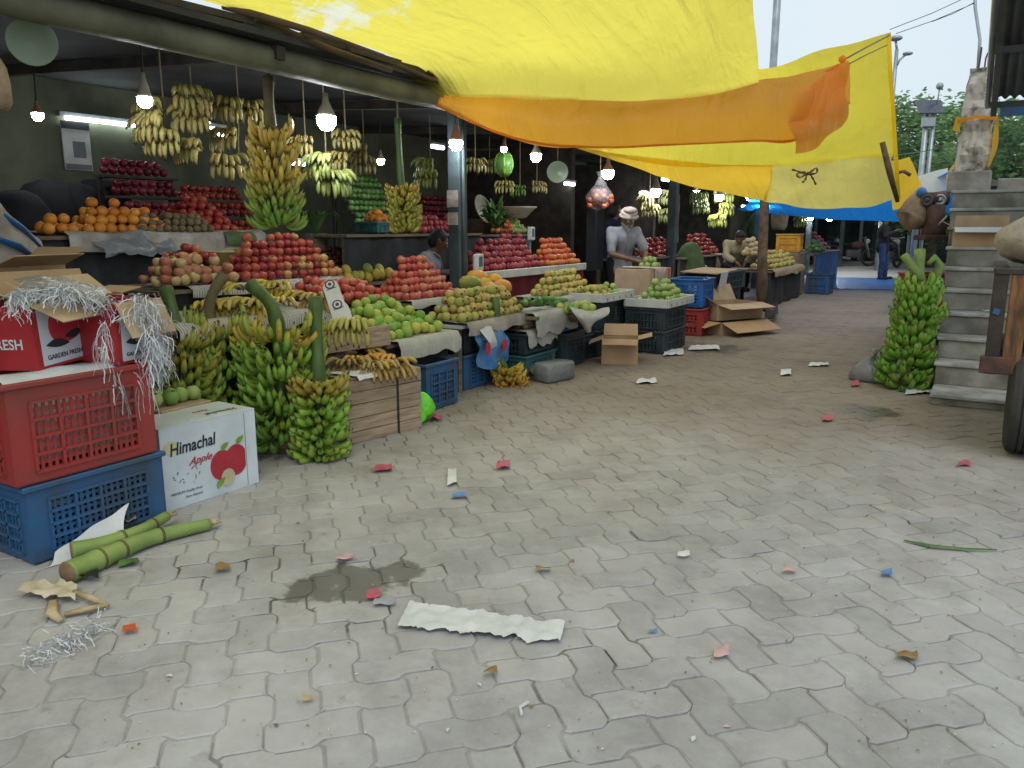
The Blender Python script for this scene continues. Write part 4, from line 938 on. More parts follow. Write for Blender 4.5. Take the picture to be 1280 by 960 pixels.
for x0 in (170, 186, 150, 140): ribbons(b, lambda: at(x0 + R.uniform(-4, 4), 460 + R.uniform(-12, 30), 3.38), 9, .12, .0022, 7, .5, 1.0)
tag(b.build('shredded_paper', m_shred), 'heap of white and grey shredded paper spilling over the red cartons', 'shredded paper', kind='stuff')
b = MB(); b.grid(patch([[at(18, 349, 3.45), at(70, 344, 3.5), at(130, 356, 3.55)], [at(25, 354, 3.35), at(75, 352, 3.4), at(132, 368, 3.45)], [at(20, 360, 3.3), at(85, 364, 3.35), at(128, 380, 3.4)]], .03, 6), 14, 14, keep_uv=False)
tag(b.build('plastic_sheet', m_greyfilm, None, True), 'grey plastic sheet lying in the shredded paper behind the tan flap', 'plastic sheet')
# sack with blue print at the left edge
b = MB(); b.grid(patch([[onx(-30, 205, -4.7), onx(-5, 250, -4.6), onx(-20, 330, -4.5)], [onx(5, 262, -4.75), onx(14, 285, -4.65), onx(15, 330, -4.55)], [onx(30, 285, -4.8), onx(38, 306, -4.7), onx(40, 332, -4.6)], [onx(50, 300, -4.95), onx(58, 318, -4.85), onx(62, 334, -4.7)]], .03, 5), 18, 16, keep_uv=False)
sk = tag(b.build('printed_sack', m_sackw, None, True), 'woven sack with blue stripes slumped at the left edge behind the cartons', 'sack')
b = MB(); b.tube([onx(0, 268, -4.64), onx(22, 284, -4.70), onx(50, 312, -4.82)], [.035, .04, .03], 8, squash=.3); b.build('blue_stripe', m_crblue2, sk, True)
b = MB(); b.tube([onx(-4, 298, -4.52), onx(18, 306, -4.58), onx(44, 326, -4.68)], [.03, .045, .03], 8, squash=.3); b.build('blue_stripe', m_crblue2, sk, True)
onion = fmesh('onion', f_onion, 'round', .035, .9)
# white apple carton
c, rz, L = facing((-3.28, 2.215, 0), (-3.255, 2.765, 0), .30); BH = .405
tW = carton('white carton printed with red apples on the pavers beside the blue crate', c, .30, L, BH, m_wprint, rz, closed=True)
D_ = (.30, L, BH)
decal(tW, *D_, ell(.60, .38, .125, .195), m_redink, 'printed_apple', .001); decal(tW, *D_, [p for p in ell(.755, .40, .125, .205) if p[0] < .866] , m_redink, 'printed_apple', .002)
decal(tW, *D_, ell(.655, .20, .075, .115), m_cream, 'printed_slice', .0032); decal(tW, *D_, blade(.53, .09, .62, .22, .28), m_leafink, 'printed_leaf', .0042)
decal(tW, *D_, blade(.60, .56, .68, .66, .3), m_leafink, 'printed_leaf', .0042); decal(tW, *D_, blade(.77, .59, .85, .70, .3), m_leafink, 'printed_leaf', .0042)
decal(tW, *D_, [(.872, .02), (.876, .02), (.876, .98), (.872, .98)], m_ink2, 'carton_seam', .001)
decal(tW, *D_, ell(.10, .76, .07, .085, rot=.3), m_cream, 'tape_mark', .001)
m = wm(tW); r3 = m.to_3x3(); ry, rzv, rx_ = r3 @ V((0, 1, 0)), r3 @ V((0, 0, 1)), r3 @ V((1, 0, 0))
text('lettering', 'Himachal', .088, m_black, m @ V((.152, -L * .42, BH * .66)), ry + rzv * .03, rzv, tW, shear=.15, bold=.0014, sx=.78)
text('lettering', 'Apple', .054, m_redink, m @ V((.152, -L * .24, BH * .49)), ry + rzv * .03, rzv, tW, shear=.5, bold=.0006)
text('lettering', 'PREMIUM Quality from', .018, m_ink2, m @ V((.152, -L * .44, BH * .17)), ry, rzv, tW, shear=.3); text('lettering', 'Pure Natural', .018, m_ink2, m @ V((.152, -L * .30, BH * .10)), ry, rzv, tW, shear=.3)
for i in range(16):   # grey line drawing of a tree
    u, v = .08 + R.random() * .28, .26 + R.random() * .22; decal(tW, *D_, blade(u, v, u + R.uniform(-.04, .04), v + R.uniform(.01, .05), .15, 3), m_ink2, 'print_mark', .001)
decal(tW, *D_, ell(.17, .55, .13, .15), m_redink, 'printed_apple', .001, 'z'); decal(tW, *D_, ell(.32, .52, .13, .14), m_redink, 'printed_apple', .002, 'z'); decal(tW, *D_, ell(.26, .66, .08, .10), m_cream, 'printed_slice', .003, 'z'); decal(tW, *D_, blade(.16, .25, .26, .38, .3), m_leafink, 'printed_leaf', .003, 'z')
text('lettering', 'Himachal', .06, m_ink2, m @ V((.05, L * .40, BH + .007)), -ry, rx_, tW, shear=.15, bold=.0008, sx=.8); text('lettering', 'Apple', .04, m_redink, m @ V((-.03, L * .22, BH + .007)), -ry, rx_, tW, shear=.5)
# wooden block with green fruit behind it
b = MB(); p = onx(222, 505, -3.66); b.box((p.x, p.y - .02, p.z - .02), (.2, .32, .05), rz=.05, bev=.004)
tag(b.build('wood_board', m_plank, None), 'short pale board holding green guavas behind the white apple carton', 'board')
carton('open brown carton hidden behind the white apple carton', (p.x, p.y - .02, 0), .22, .34, p.z - .05, m_card, .05, (None,) * 4)
gg = fmesh('guava', f_gguava, 'guava', .042)
for dx, dy in ((0, -.11), (.02, -.03), (-.01, .05), (-.05, -.07), (-.05, .02), (.0, .12)): put_fruit('guava', gg, (p.x + dx, p.y - .02 + dy, p.z + .045), 'green guava on the short board behind the white apple carton', 'guava', 'guavas behind the white carton')

# ------------------------------------------------------------------ stalks of bananas
def tone(stops):
    def f(t, a):
        for (t0, c0), (t1_, c1) in zip(stops, stops[1:]):
            if t <= t1_: c = mixc(c0, c1, (t - t0) / max(1e-4, t1_ - t0)); break
        else: c = stops[-1][1]
        r_ = R.random(); return mixc(c, BRN, .4) if r_ < .04 else (mixc(c, YGR, .5) if r_ < .14 else c)
    return f
GB = 'banana stalks standing on the pavers at the stall front'
bunch('big green and yellow banana stalk leaning behind the white carton, with a brown bent stem', [at(292, 548, 4.85), at(278, 480, 4.85), at(262, 408, 4.8)], lambda t: .29 - .05 * t, 11, 19, lambda t: .35 + .35 * t,
      tone([(0, DGR), (.5, GRN), (.8, GRN), (.9, YGR), (1, GRN)]), BN, [at(264, 372, 4.85), at(279, 345, 4.9)], .036, GB, mstem=m_stalkb, hands=3)
bunch('green banana stalk with yellow top hands and a thick curved green stem', [at(352, 550, 4.8), at(352, 480, 4.75), at(347, 412, 4.72)], lambda t: .215 + .04 * t, 12, 18, lambda t: .3 + .45 * t,
      tone([(0, DGR), (.5, GRN), (.8, GRN), (.88, YEL), (1, GRN)]), BN, [at(338, 380, 4.72), at(314, 356, 4.78)], .042, GB, hands=3)
bunch('tight green banana stalk with yellow upper row and straight stem beside the plank crate', [at(400, 566, 4.68), at(400, 520, 4.66), at(398, 474, 4.65)], lambda t: .185, 9, 15, lambda t: .12 + .25 * t,
      tone([(0, GRN), (.70, GRN), (.78, (.50, .36, .07)), (1, YGR)]), BS, [at(396, 430, 4.65), at(394, 372, 4.65)], .04, GB, sc=1.3)
bunch('half hidden banana stalk with a leaning green stem behind the shredded paper', [at(232, 500, 4.6), at(226, 455, 4.6), at(222, 418, 4.6)], lambda t: .2, 7, 16, lambda t: .4, tone([(0, GRN), (.6, YGR), (1, YGR)]), BN, [at(216, 390, 4.6), at(207, 360, 4.6)], .038, GB)
bunch('small yellow brown banana bunch on the pavers with a tall thin leaning green stem', [at(640, 482, 6.85), at(636, 470, 6.85), at(630, 458, 6.85)], lambda t: .17, 5, 15, lambda t: .2 + .3 * t, tone([(0, OLD), (.5, YEL), (1, YEL)]), BS, [at(623, 440, 6.85), at(620, 372, 6.85)], .032, sc=1.05)
bunch('tall bright green banana stalk standing beside the concrete stairs', [at(1131, 482, 6.72), at(1136, 440, 6.72), at(1146, 400, 6.72), at(1150, 362, 6.72)], lambda t: .255 + .025 * math.sin(t * 11) - .05 * t, 15, 19, lambda t: .35 + .4 * t,
      tone([(0, (.15, .32, .04)), (.5, (.17, .36, .04)), (1, (.22, .40, .05))]), BS, [at(1150, 340, 6.72), at(1150, 312, 6.72)], .04, mstem=m_stalkg, sc=1.5, hands=2, span=2.6)
b = MB(); b.tube([at(1150, 352, 6.70), at(1144, 338, 6.68), at(1130, 319, 6.66)], [.035, .036, .034], 10); b.tube([at(1160, 372, 6.75), at(1170, 350, 6.76), at(1176, 332, 6.76), at(1168, 322, 6.75), at(1160, 330, 6.74)], [.02, .03, .032, .03, .018], 10)
for o in bpy.data.objects:
    if o.name.startswith('banana_bunch') and 'stairs' in o.get('label', ''): b.build('side_stalk', m_stalkg, o, True)
GH = 'large banana stalks hung whole under the roof'
bunch('large hanging banana stalk, orange yellow above and green below, under the roof edge', [onx(349, 282, -4.4), onx(344, 235, -4.4), onx(339, 172, -4.4)], lambda t: .115 + .055 * math.sin(PI * min(1, t * 1.15)), 12, 14, lambda t: .5 + .25 * t,
      tone([(0, (.20, .37, .06)), (.35, (.30, .40, .07)), (.5, (.56, .45, .09)), (1, (.64, .42, .07))]), BN, [onx(336, 130, -4.4), onx(335, 96, -4.4)], .04, GH, mstem=m_stalkb, hands=2)
bunch('thin hanging yellow green banana stalk on a long green stem near the column', [onx(506, 288, -4.6), onx(505, 262, -4.6), onx(502, 236, -4.6)], lambda t: .15, 9, 15, lambda t: .35, tone([(0, YGR), (.7, YGR), (1, (.55, .36, .06))]), BS, [onx(499, 190, -4.6), onx(497, 148, -4.6)], .03, GH, sc=1.1)
b = MB(); q = onx(335, 96, -4.4); b.tube([V((q.x, q.y, q.z)), V((q.x + .02, q.y, 2.53))], .012, 6); q2 = onx(497, 148, -4.6); b.tube([q2, V((q2.x, q2.y, 2.58))], .008, 6)
tag(b.build('hanging_rope', m_rope), 'ropes tying the large hanging banana stalks to the roof', 'rope')
# combs on cords
HG = (.40, .33, .10); HO = (.34, .29, .11); HGR = (.29, .34, .09)
hanging('three pale banana combs on one cord left of the white bulb column', 205, -5.0, (140, 158, 176), n=8, col=HG, dx=(-6, -8, 4))
hanging('three banana combs on one cord just right of the long capped bulb', 240, -5.0, (122, 148, 186), n=8, col=HG, dx=(-3, 3, 8))
hanging('cluster of banana combs just left of the large hanging stalk', 298, -5.0, (134, 138, 172, 205), n=7, col=HG, dx=(-12, 12, -6, -14))
hanging('small banana comb hanging right of the large hanging stalk', 382, -4.9, (180,), n=5, col=HO, sc=.75)
hanging('yellow banana combs on a cord above the green ones right of the big bulb', 432, -4.8, (172, 200), n=6, col=HG, sc=.8, dx=(0, -4))
hanging('greenish banana combs hanging below the big bulb', 408, -4.7, (205, 226), n=9, col=HGR, sc=1.0, dx=(0, 5))
hanging('dim banana comb hanging right of the blue green column', 594, -5.2, (205,), n=6, col=HO, sc=.8)
hanging('pale banana comb hanging above the green spiky plant', 632, -5.2, (232,), n=6, col=HG, sc=.75)
hanging('green banana comb hanging between two pale ones over the second stall', 650, -5.2, (236,), n=5, col=(.14, .28, .05), sc=.65)
hanging('pale banana comb hanging right of the green one over the second stall', 671, -5.2, (232,), n=6, col=HO, sc=.75)
hanging('brightly lit yellow green banana combs on a cord by the far columns', 903, -4.6, (243, 260, 274), n=9, col=(.42, .44, .10), sc=1.3, dx=(4, 0, -2))
hanging('two greenish banana combs hanging in the third stall', 872, -4.9, (246, 258), n=9, col=(.26, .31, .10), sc=1.2)
hanging('dim banana comb hanging behind the man in navy', 838, -5.0, (245, 268), n=7, col=(.24, .25, .10), sc=1.3)
hanging('dim banana combs hanging by the back wall left of the thin green stalk', 455, -5.6, (190, 205), n=7, col=HO, sc=.95)
hanging('dim greenish banana comb hanging just left of the blue green column', 538, -5.4, (206, 222), n=7, col=HGR, sc=.95)
hanging('dim banana combs hanging over the boxes of the second stall', 612, -6.0, (206,), n=7, col=HO, sc=.95)
hanging('dim banana combs hanging right of the man in navy', 812, -5.2, (250, 262), n=7, col=HO, sc=1.2)
hanging('small greenish banana combs hanging at the far stalls', 1003, -4.6, (266, 276), n=7, col=(.28, .32, .1), sc=1.5)

# ------------------------------------------------------------------ first stall: tables and heaps
table('low front table under newspapers carrying yellow bananas in the first stall', -4.62, -3.9, 2.75, 4.25, .78, None)
table('table behind the bananas carrying the big red apple heap', -5.5, -4.68, 3.25, 5.05, .93)
table('high back table of the first stall with oranges and brown fruit', -6.3, -5.5, 2.85, 5.0, 1.29)
newspaper('yellowed newspaper hanging over the edge below the yellow bananas', -4.6, -3.88, 2.8, 4.2, .79, .10, seed=1)
newspaper('newspaper edge showing under the big red apple heap', -5.2, -4.66, 3.5, 5.0, .935, .07, seed=2)
newspaper('crumpled pale sacking hanging below the oranges and brown fruit', -6.1, -5.48, 3.15, 4.9, 1.295, .14, seed=3, mat=m_sackw, cat='sacking', amp=.02, name='sacking', group=None)
b = MB(); b.grid(patch([[V((-5.50, 3.35, 1.30)), V((-5.47, 3.65, 1.31)), V((-5.50, 3.95, 1.30))], [V((-5.44, 3.35, 1.2)), V((-5.40, 3.65, 1.22)), V((-5.44, 3.95, 1.2))], [V((-5.42, 3.35, 1.14)), V((-5.4, 3.62, 1.15)), V((-5.44, 3.95, 1.13))]], .05, 9), 14, 14, keep_uv=False)
tag(b.build('plastic_sheet', m_greyfilm, None, True), 'crumpled grey plastic hanging below the oranges', 'plastic sheet')
b = MB(); b.grid(patch([[V((-5.47, 4.45, 1.315)), V((-5.46, 4.75, 1.315))], [V((-5.43, 4.45, 1.24)), V((-5.42, 4.75, 1.25))], [V((-5.44, 4.45, 1.2)), V((-5.43, 4.75, 1.21))]], .015, 9), 6, 8, keep_uv=False)
tag(b.build('green_cloth', m_flowgrn, None, True), 'small dull green cloth over the table edge below the brown fruit', 'cloth')
apple = fmesh('apple', f_apple, 'apple', .040); pink = fmesh('apple', f_pink, 'apple', .041); dark = fmesh('apple', f_dark, 'apple', .041); glossy = fmesh('apple', f_gloss, 'apple', .040); coral = fmesh('apple', f_coral, 'apple', .041)
orange = fmesh('orange', f_orange, 'round', .043, .95); tom = fmesh('orange', f_tom, 'round', .042, .92); pom = fmesh('pomegranate', f_pom, 'guava', .043); lime = fmesh('sweet_lime', f_lime, 'round', .044, .96)
guava = fmesh('guava', f_guava, 'guava', .043); yel = fmesh('sweet_lime', f_yel, 'round', .043, .96); sap = fmesh('sapota', f_sap, 'round', .034, .95); mango = fmesh('mango', f_mango, 'round', .045, 1.35); papaya = fmesh('papaya', f_papaya, 'round', .085, 1.55); dkg = fmesh('green_apple', f_dkgrn, 'round', .042, .85); plum = fmesh('plum', f_plum, 'round', .028, 1.1)
heap('apple', apple, (-4.73, 3.98, .95), (-4.70, 5.02, .945), 6, .079, 'red apple in the big stepped heap behind the yellow bananas', 'apple', 'red apples of the big stepped heap', 5, .05)
heap('apple', pink, (-4.72, 3.30, .955), (-4.72, 3.97, .95), 3, .081, 'pinkish yellow apple in the low heap left of the big red heap', 'apple', 'pinkish yellow apples at the left end', 4, .13)
BULK[0] = 1; heap('apple', apple, (-4.95, 3.55, 1.10), (-4.95, 3.98, 1.10), 2, .08, 'dull red apple in the low rows behind the pinkish yellow apples', 'apple', 'dull red apples behind the pinkish ones', 2, .08); BULK[0] = None
heap('apple', coral, (-4.22, 4.25, .80), (-4.25, 5.12, .74), 3, .080, 'coral red apple in the loose heap behind the green sweet limes', 'apple', 'coral red apples behind the limes', 5, .15)
heap('orange', orange, (-5.58, 3.32, 1.30), (-5.58, 4.05, 1.30), 4, .0855, 'orange stacked on the high back table at the left', 'orange', 'oranges on the high back table', 4, .05, keep=lambda k, i, n: not (k == 3 and i > 3))
heap('orange', orange, (-5.60, 3.05, 1.30), (-5.60, 3.32, 1.30), 2, .086, 'orange in the low left tail of the orange stack', 'orange', 'oranges in the left tail of the stack', 2, .07)
heap('sapota', sap, (-5.55, 3.74, 1.305), (-5.52, 4.42, 1.305), 3, .066, 'small brown sapota in the flat heap before the oranges', 'sapota', 'brown sapotas before the oranges', 4, .06)
heap('apple', glossy, (-5.75, 4.20, 1.32), (-5.62, 4.78, 1.30), 5, .079, 'shiny red apple in the sloping heap right of the oranges', 'apple', 'shiny red apples right of the oranges', 5, .07, shrink=1)
# tiered rack of dark apples at the back, rack of green fruit
def rack(label, X, y0, y1, zs, me, nm, lab, cat, grp, d=.083, back=.14, tone=m_darkw):
    t = thing('fruit_rack', label, 'rack', (X - .3, (y0 + y1) / 2, 0))
    for i, z in enumerate(zs):
        b = MB(); b.box((X - .07 - back * i, (y0 + y1) / 2, z - .012), (back + .02, y1 - y0, .022)); b.build('shelf', tone, t)
        n = int((y1 - y0) / d)
        for r_ in range(2):
            for k in range(n - r_):
                put_fruit(nm, me, (X - .05 - back * i - r_ * .03, y0 + (k + .5 + r_ * .5) * d, z + d * .5 + r_ * .065), lab, cat, grp, R.uniform(.95, 1.04))
    for y in (y0 + .02, y1 - .02):
        b = MB(); b.box((X - .1 - back * (len(zs) - 1), y, (zs[-1]) / 2), (.04, .04, zs[-1] - .03)); b.build('upright', tone, t)
BULK[0] = 1
rack('dark tiered rack of deep red apples at the back left wall', -6.35, 4.18, 4.92, (1.43, 1.62, 1.80), dark, 'apple', 'deep red apple on the left tiered rack at the back wall', 'apple', 'deep red apples on the left rack')
rack('dark tiered rack of rosy apples beside the hanging bananas', -6.35, 4.95, 5.75, (1.28, 1.45, 1.61), glossy, 'apple', 'rosy red apple on the right tiered rack at the back wall', 'apple', 'rosy apples on the right rack')
rack('tiered rack of dark green fruit behind the thin hanging stalk', -6.4, 7.15, 8.05, (1.38, 1.53, 1.68, 1.83), dkg, 'green_apple', 'dark green apple on the tiered rack behind the thin banana stalk', 'green apple', 'green apples on the tiered rack', back=.10)
rack('tiered rack of dull red fruit left of the blue green column', -6.2, 8.35, 9.2, (1.32, 1.47, 1.62), dark, 'apple', 'dull dark apple on the rack just left of the blue green column', 'apple', 'dark apples left of the column', back=.10)
BULK[0] = None
# basin, dark fruit, mangoes
q = onx(283, 322, -5.3); t = thing('plastic_basin', 'yellowish plastic basin behind the apples at the end of the high table', 'basin', q)
b = MB(); b.lathe([(.10, 0), (.15, .015), (.185, .11), (.2, .115), (.2, .105), (.172, .1), (.14, .03), (1e-4, .025)], 24, q - V((0, 0, .06))); b.build('bowl', m_basin, t, True)
table('low dark table behind the big apple heap with plums and mangoes', -6.1, -5.5, 5.1, 7.2, .98)
heap('plum', plum, (-5.55, 5.35, .985), (-5.55, 6.2, .985), 4, .055, 'small dark plum in the dim heap behind the red apples', 'plum', 'dark plums behind the apples', 4, .08)
table('small table carrying mangoes behind the coral apples', -5.2, -4.75, 5.1, 5.85, .86)
heap('mango', mango, (-4.8, 5.13, .865), (-4.8, 5.8, .865), 2, .095, 'yellow green mango behind the loose coral apples', 'mango', 'mangoes behind the coral apples', 2, .12)
# aloe-like plant and crate in the dim middle
q = onx(395, 292, -5.8); t = thing('spiky_plant', 'pale green spiky leaved plant in the dim middle of the first stall', 'plant', q)
for k in range(12):
    a = 2 * PI * k / 12 + R.uniform(-.2, .2); d = V((math.cos(a), math.sin(a), 0)); L = R.uniform(.2, .34); b = MB(); pts = [q + d * (L * s) + V((0, 0, .22 * math.sin(s * 2.4))) for s in (0, .25, .5, .75, 1)]
    sd = V((-d.y, d.x, 0)); vs = []
    for p, w in zip(pts, (.022, .028, .022, .014, .002)): vs += [p - sd * w + V((0, 0, .008)), p, p + sd * w + V((0, 0, .008))]
    b.add(vs, [(3 * i + j, 3 * i + j + 1, 3 * i + j + 4, 3 * i + j + 3) for i in range(4) for j in (0, 1)]); b.build('leaf', m_grnl, t, True)
b = MB(); b.lathe([(.05, -.5), (.1, -.3), (.11, 0), (.09, .0), (1e-4, -.02)], 14, q); b.build('pot', m_board, t, True)
q = onx(472, 289, -5.6); crate('small grey green crate holding oranges below the thin banana stalk', (q.x, q.y, q.z - .02), .3, .36, .12, m_crteal, nc=3, nr=1)
heap('orange', orange, (q.x + .12, q.y - .16, q.z + .085), (q.x + .12, q.y + .16, q.z + .085), 2, .08, 'orange in the small grey green crate below the thin banana stalk', 'orange', 'oranges in the small crate', 3, .1)
table('dim back table under the small grey green crate', q.x - .3, q.x + .3, q.y - .8, q.y + 1.6, q.z - .03, m_cloth)
heap('pomegranate', pom, (q.x + .2, q.y + .3, q.z - .02), (q.x + .2, q.y + 1.3, q.z - .02), 3, .085, 'red pomegranate in the dim heap right of the small crate', 'pomegranate', 'red pomegranates right of the crate', 3, .08)
# yellow bananas on the newspaper
GBH = 'yellow banana combs lying on newspaper'
for i, (px, py, X, col) in enumerate(((285, 380, -4.12, (.48, .37, .09)), (318, 385, -4.05, (.50, .38, .08)), (300, 366, -4.4, YEL), (345, 365, -4.35, (.62, .46, .06)), (372, 372, -4.2, YEL), (398, 384, -4.0, (.42, .29, .07)), (352, 388, -4.0, (.50, .38, .08)), (262, 382, -4.2, YEL))):
    q = onx(px, py, X); q.z = .795 + .075 + (.07 if X < -4.3 else 0)
    t = thing('banana_comb', 'comb of yellow bananas lying on newspaper before the red apples', 'bananas', (q.x, q.y, .795), 0, GBH)
    hand(t, q, rot2(TOCAM, R.uniform(-1, 1)), R.randint(6, 8), 2 if i % 2 else 1, col, .95, 1.5, BN)
# ------------------------------------------------------------------ wooden crate and the lime table
c, rz, L = facing((-3.35, 3.56, 0), (-3.22, 4.16, 0), .36); CH = .41
t = thing('wooden_crate', 'unpainted plank crate with a dark strap beside the tight banana stalk', 'crate', c, rz); m = wm(t)
hs_ = [0, .075, .16, .25, .33, .41]
for i in range(5):
    z0, z1 = hs_[i] + .002, hs_[i + 1] - .003
    for cc, d in (((.17, 0, (z0 + z1) / 2), (.016, L, z1 - z0)), ((-.17, 0, (z0 + z1) / 2), (.016, L, z1 - z0)), ((0, -L / 2 + .012, (z0 + z1) / 2), (.322, .016, z1 - z0)), ((0, L / 2 - .012, (z0 + z1) / 2), (.322, .016, z1 - z0))):
        b = MB(); b.box(cc, d, rx=R.uniform(-.006, .006)); b.v = [m @ (p + V((R.uniform(-.002, .002), 0, 0))) for p in b.v]; b.build('plank', m_plank, t)
for (x, y) in ((.15, -L / 2 + .035), (.15, L / 2 - .035), (-.15, -L / 2 + .035), (-.15, L / 2 - .035)):
    b = MB(); b.box((x, y, CH / 2), (.024, .03, CH - .01)); b.v = [m @ p for p in b.v]; b.build('corner_post', m_plank, t)
for i in range(4):
    b = MB(); b.box((-.135 + .09 * i, 0, CH + .006), (.082, L, .012)); b.v = [m @ p for p in b.v]; b.build('plank', m_plank, t)
b = MB(); b.box((.181, L * .17, CH / 2), (.003, .016, CH + .004)); b.box((.0, L * .17, CH + .0145), (.36, .016, .003)); b.v = [m @ p for p in b.v]; b.build('strap', m_wire, t)
newspaper('pale paper strip lying on top of the plank crate', -3.55, -3.30, 3.62, 4.05, CH + .012, .02, None, seed=9, mat=m_paper, cat='paper')
for i, (px, py, col) in enumerate(((450, 448, OLD), (470, 455, (.42, .27, .07)), (487, 446, OLD), (462, 440, (.40, .26, .07)), (495, 452, (.46, .30, .07)), (438, 452, BRN))):
    q = onz(px, py, CH + .07); t = thing('banana_comb', 'comb of overripe brown bananas lying on the plank crate', 'bananas', (q.x, q.y, CH + .015), 0, 'overripe banana combs on the plank crate')
    hand(t, q, rot2(TOCAM, R.uniform(-1.4, 1.4)), 7, 2, col, .8, 1.7, BS + BN)
q = at(440, 408, 5.0); t = thing('banana_comb', 'greenish yellow banana comb leaning over the crate edge beside the stalk', 'bananas', q); hand(t, q, TOCAM, 7, 2, (.42, .38, .09), .9, 1.2)
table('low table of the green sweet limes', -4.35, -3.62, 4.3, 5.1, .52, m_cloth)
newspaper('thick folded newspapers hanging over the front of the sweet lime table', -4.3, -3.55, 4.35, 5.1, .53, .13, seed=4)
heap('sweet_lime', lime, (-3.68, 4.22, .545), (-3.68, 5.04, .54), 6, .088, 'green sweet lime in the sloping heap beside the white sign', 'sweet lime', 'green sweet limes in the sloping heap', 6, .16, rise=.5, inset=.72)
p0, p1 = onz(412, 455, .56), onz(486, 440, .54); b = MB(); b.bar(V((-3.72, 3.65, .60)), V((-3.60, 4.30, .60)), .14, .02, up=V((1, 0, 0)))
tag(b.build('wood_board', m_plank), 'broad pale board on edge holding back the yellow limes and green sweet limes', 'board')
b = MB(); b.box((-3.85, 3.85, .25), (.26, .5, .5), bev=.01); tag(b.build('wooden_box', m_board), 'dark box hidden behind the plank crate under the yellow limes', 'box')
heap('sweet_lime', yel, (-3.74, 3.62, .51), (-3.72, 4.1, .51), 3, .086, 'yellow lime in the small group behind the tall stalk and plank crate', 'lime', 'yellow limes behind the plank crate', 3, .12)
# white sign with purple emblems
q = at(433, 411, 5.15); tp = at(411, 352, 5.25); up_ = (tp - q).normalized(); rt = V((.857, .515, 0)); rt = (rt - up_ * rt.dot(up_)).normalized(); nn = rt.cross(up_)
t = thing('white_sign', 'tall narrow white sign with purple emblems standing among the sweet limes', 'sign', q); Hs = (tp - q).length; hw = .063
b = MB(); pts = [q - rt * hw, q + rt * hw, q + rt * hw + up_ * (Hs * .42), q + rt * hw * .8 + up_ * (Hs * .5), q + rt * hw * .8 + up_ * (Hs * .93), q + rt * hw * .4 + up_ * Hs, q - rt * hw * .4 + up_ * Hs, q - rt * hw * .8 + up_ * (Hs * .93)]
b.poly(pts, nn * .006); b.build('panel', m_sign, t)
for v in (.93, .50):
    for rr, mt, o in ((.034, m_purple, .0075), (.024, m_sign, .009), (.012, m_purple, .0105)):
        b = MB(); cc = q + up_ * (Hs * v) + nn * o; b.poly([cc + rt * (rr * math.cos(a)) + up_ * (rr * math.sin(a)) for a in [2 * PI * i / 18 for i in range(18)]], nn * .001); b.build('emblem', mt, t)
for v in (.84, .42):
    b = MB(); cc = q + up_ * (Hs * v) + nn * .0075; b.box(cc, (.07, .006, .001), mat=Matrix((rt, up_, nn)).transposed()); b.build('print_line', m_ink2, t)
# ------------------------------------------------------------------ coral apples, guavas, papayas and crates under them
table('table of the second apple heap beside the seated man', -4.85, -4.12, 5.15, 6.15, .72, m_cloth)
newspaper('newspaper under the second apple heap', -4.8, -4.1, 5.2, 6.1, .725, .06, seed=6)
heap('apple', coral, (-4.2, 5.2, .73), (-4.2, 6.08, .73), 6, .081, 'coral apple in the stepped heap in front of the seated man', 'apple', 'coral apples before the seated man', 5, .05)
table('low table of yellow guavas with pale cloth over its rim', -4.15, -3.62, 5.22, 6.3, .56, None, top=m_whitet)
newspaper('pale cloth hanging over the rim of the guava table', -4.1, -3.58, 5.25, 6.3, .57, .10, None, seed=7, mat=m_sackw, cat='cloth', name='rim_cloth')
heap('guava', guava, (-3.66, 5.26, .575), (-3.66, 6.28, .575), 4, .084, 'yellow guava in the front heap of guavas', 'guava', 'yellow guavas in the front heap', 5, .07, face_out=True)
for i, (px, py, X) in enumerate(((588, 360, -4.15), (606, 362, -4.1), (618, 356, -4.2), (597, 352, -4.3), (628, 364, -4.05), (612, 368, -3.95))):
    q = onx(px, py, X) + V((0, 0, .04)); put_fruit('papaya', papaya, q, 'orange and green papaya lying behind the yellow guavas', 'papaya', 'papayas behind the guavas', .95, (1.4, R.uniform(-.4, .4), R.uniform(-.6, .6)))
b = MB(); b.box((-4.2, 6.35, .38), (.4, .5, .76), bev=.01); tag(b.build('wooden_box', m_board), 'dark box under the papayas behind the guava table', 'box')
crate('dark blue crate on the ground under the guava table', (-3.86, 5.62, 0), .40, .62, .30, m_crblue, 0, 4, 3, hc=3)
crate('dark crate stacked directly below the guava tray', (-3.88, 5.66, .302), .40, .62, .22, m_crdark, 0, 4, 2, hc=3)
b = MB(); b.grid(patch([[V((-3.60, 5.38, .50)), V((-3.58, 5.6, .52)), V((-3.60, 5.85, .48))], [V((-3.58, 5.40, .36)), V((-3.52, 5.62, .38)), V((-3.57, 5.9, .35))], [V((-3.6, 5.42, .20)), V((-3.54, 5.62, .14)), V((-3.58, 5.88, .22))]], .03, 10), 16, 16, keep_uv=False)
bg_ = tag(b.build('plastic_bag', m_blubag, None, True), 'blue printed plastic bag hanging down in front of the guava crates', 'bag')
b = MB(); b.grid(patch([[V((-3.56, 5.40, .52)), V((-3.54, 5.56, .53))], [V((-3.5, 5.44, .42)), V((-3.5, 5.58, .41))], [V((-3.53, 5.46, .34)), V((-3.52, 5.6, .35))]], .02, 9), 8, 8, keep_uv=False); b.build('white_print', m_paper, bg_, True)
for y in (5.42, 5.68): b = MB(); b.poly([V((-3.49, y + u, .36 + v)) for u, v in ell(0, 0, .035, .055)], V((.006, 0, 0))); b.build('red_print', m_redink, bg_)
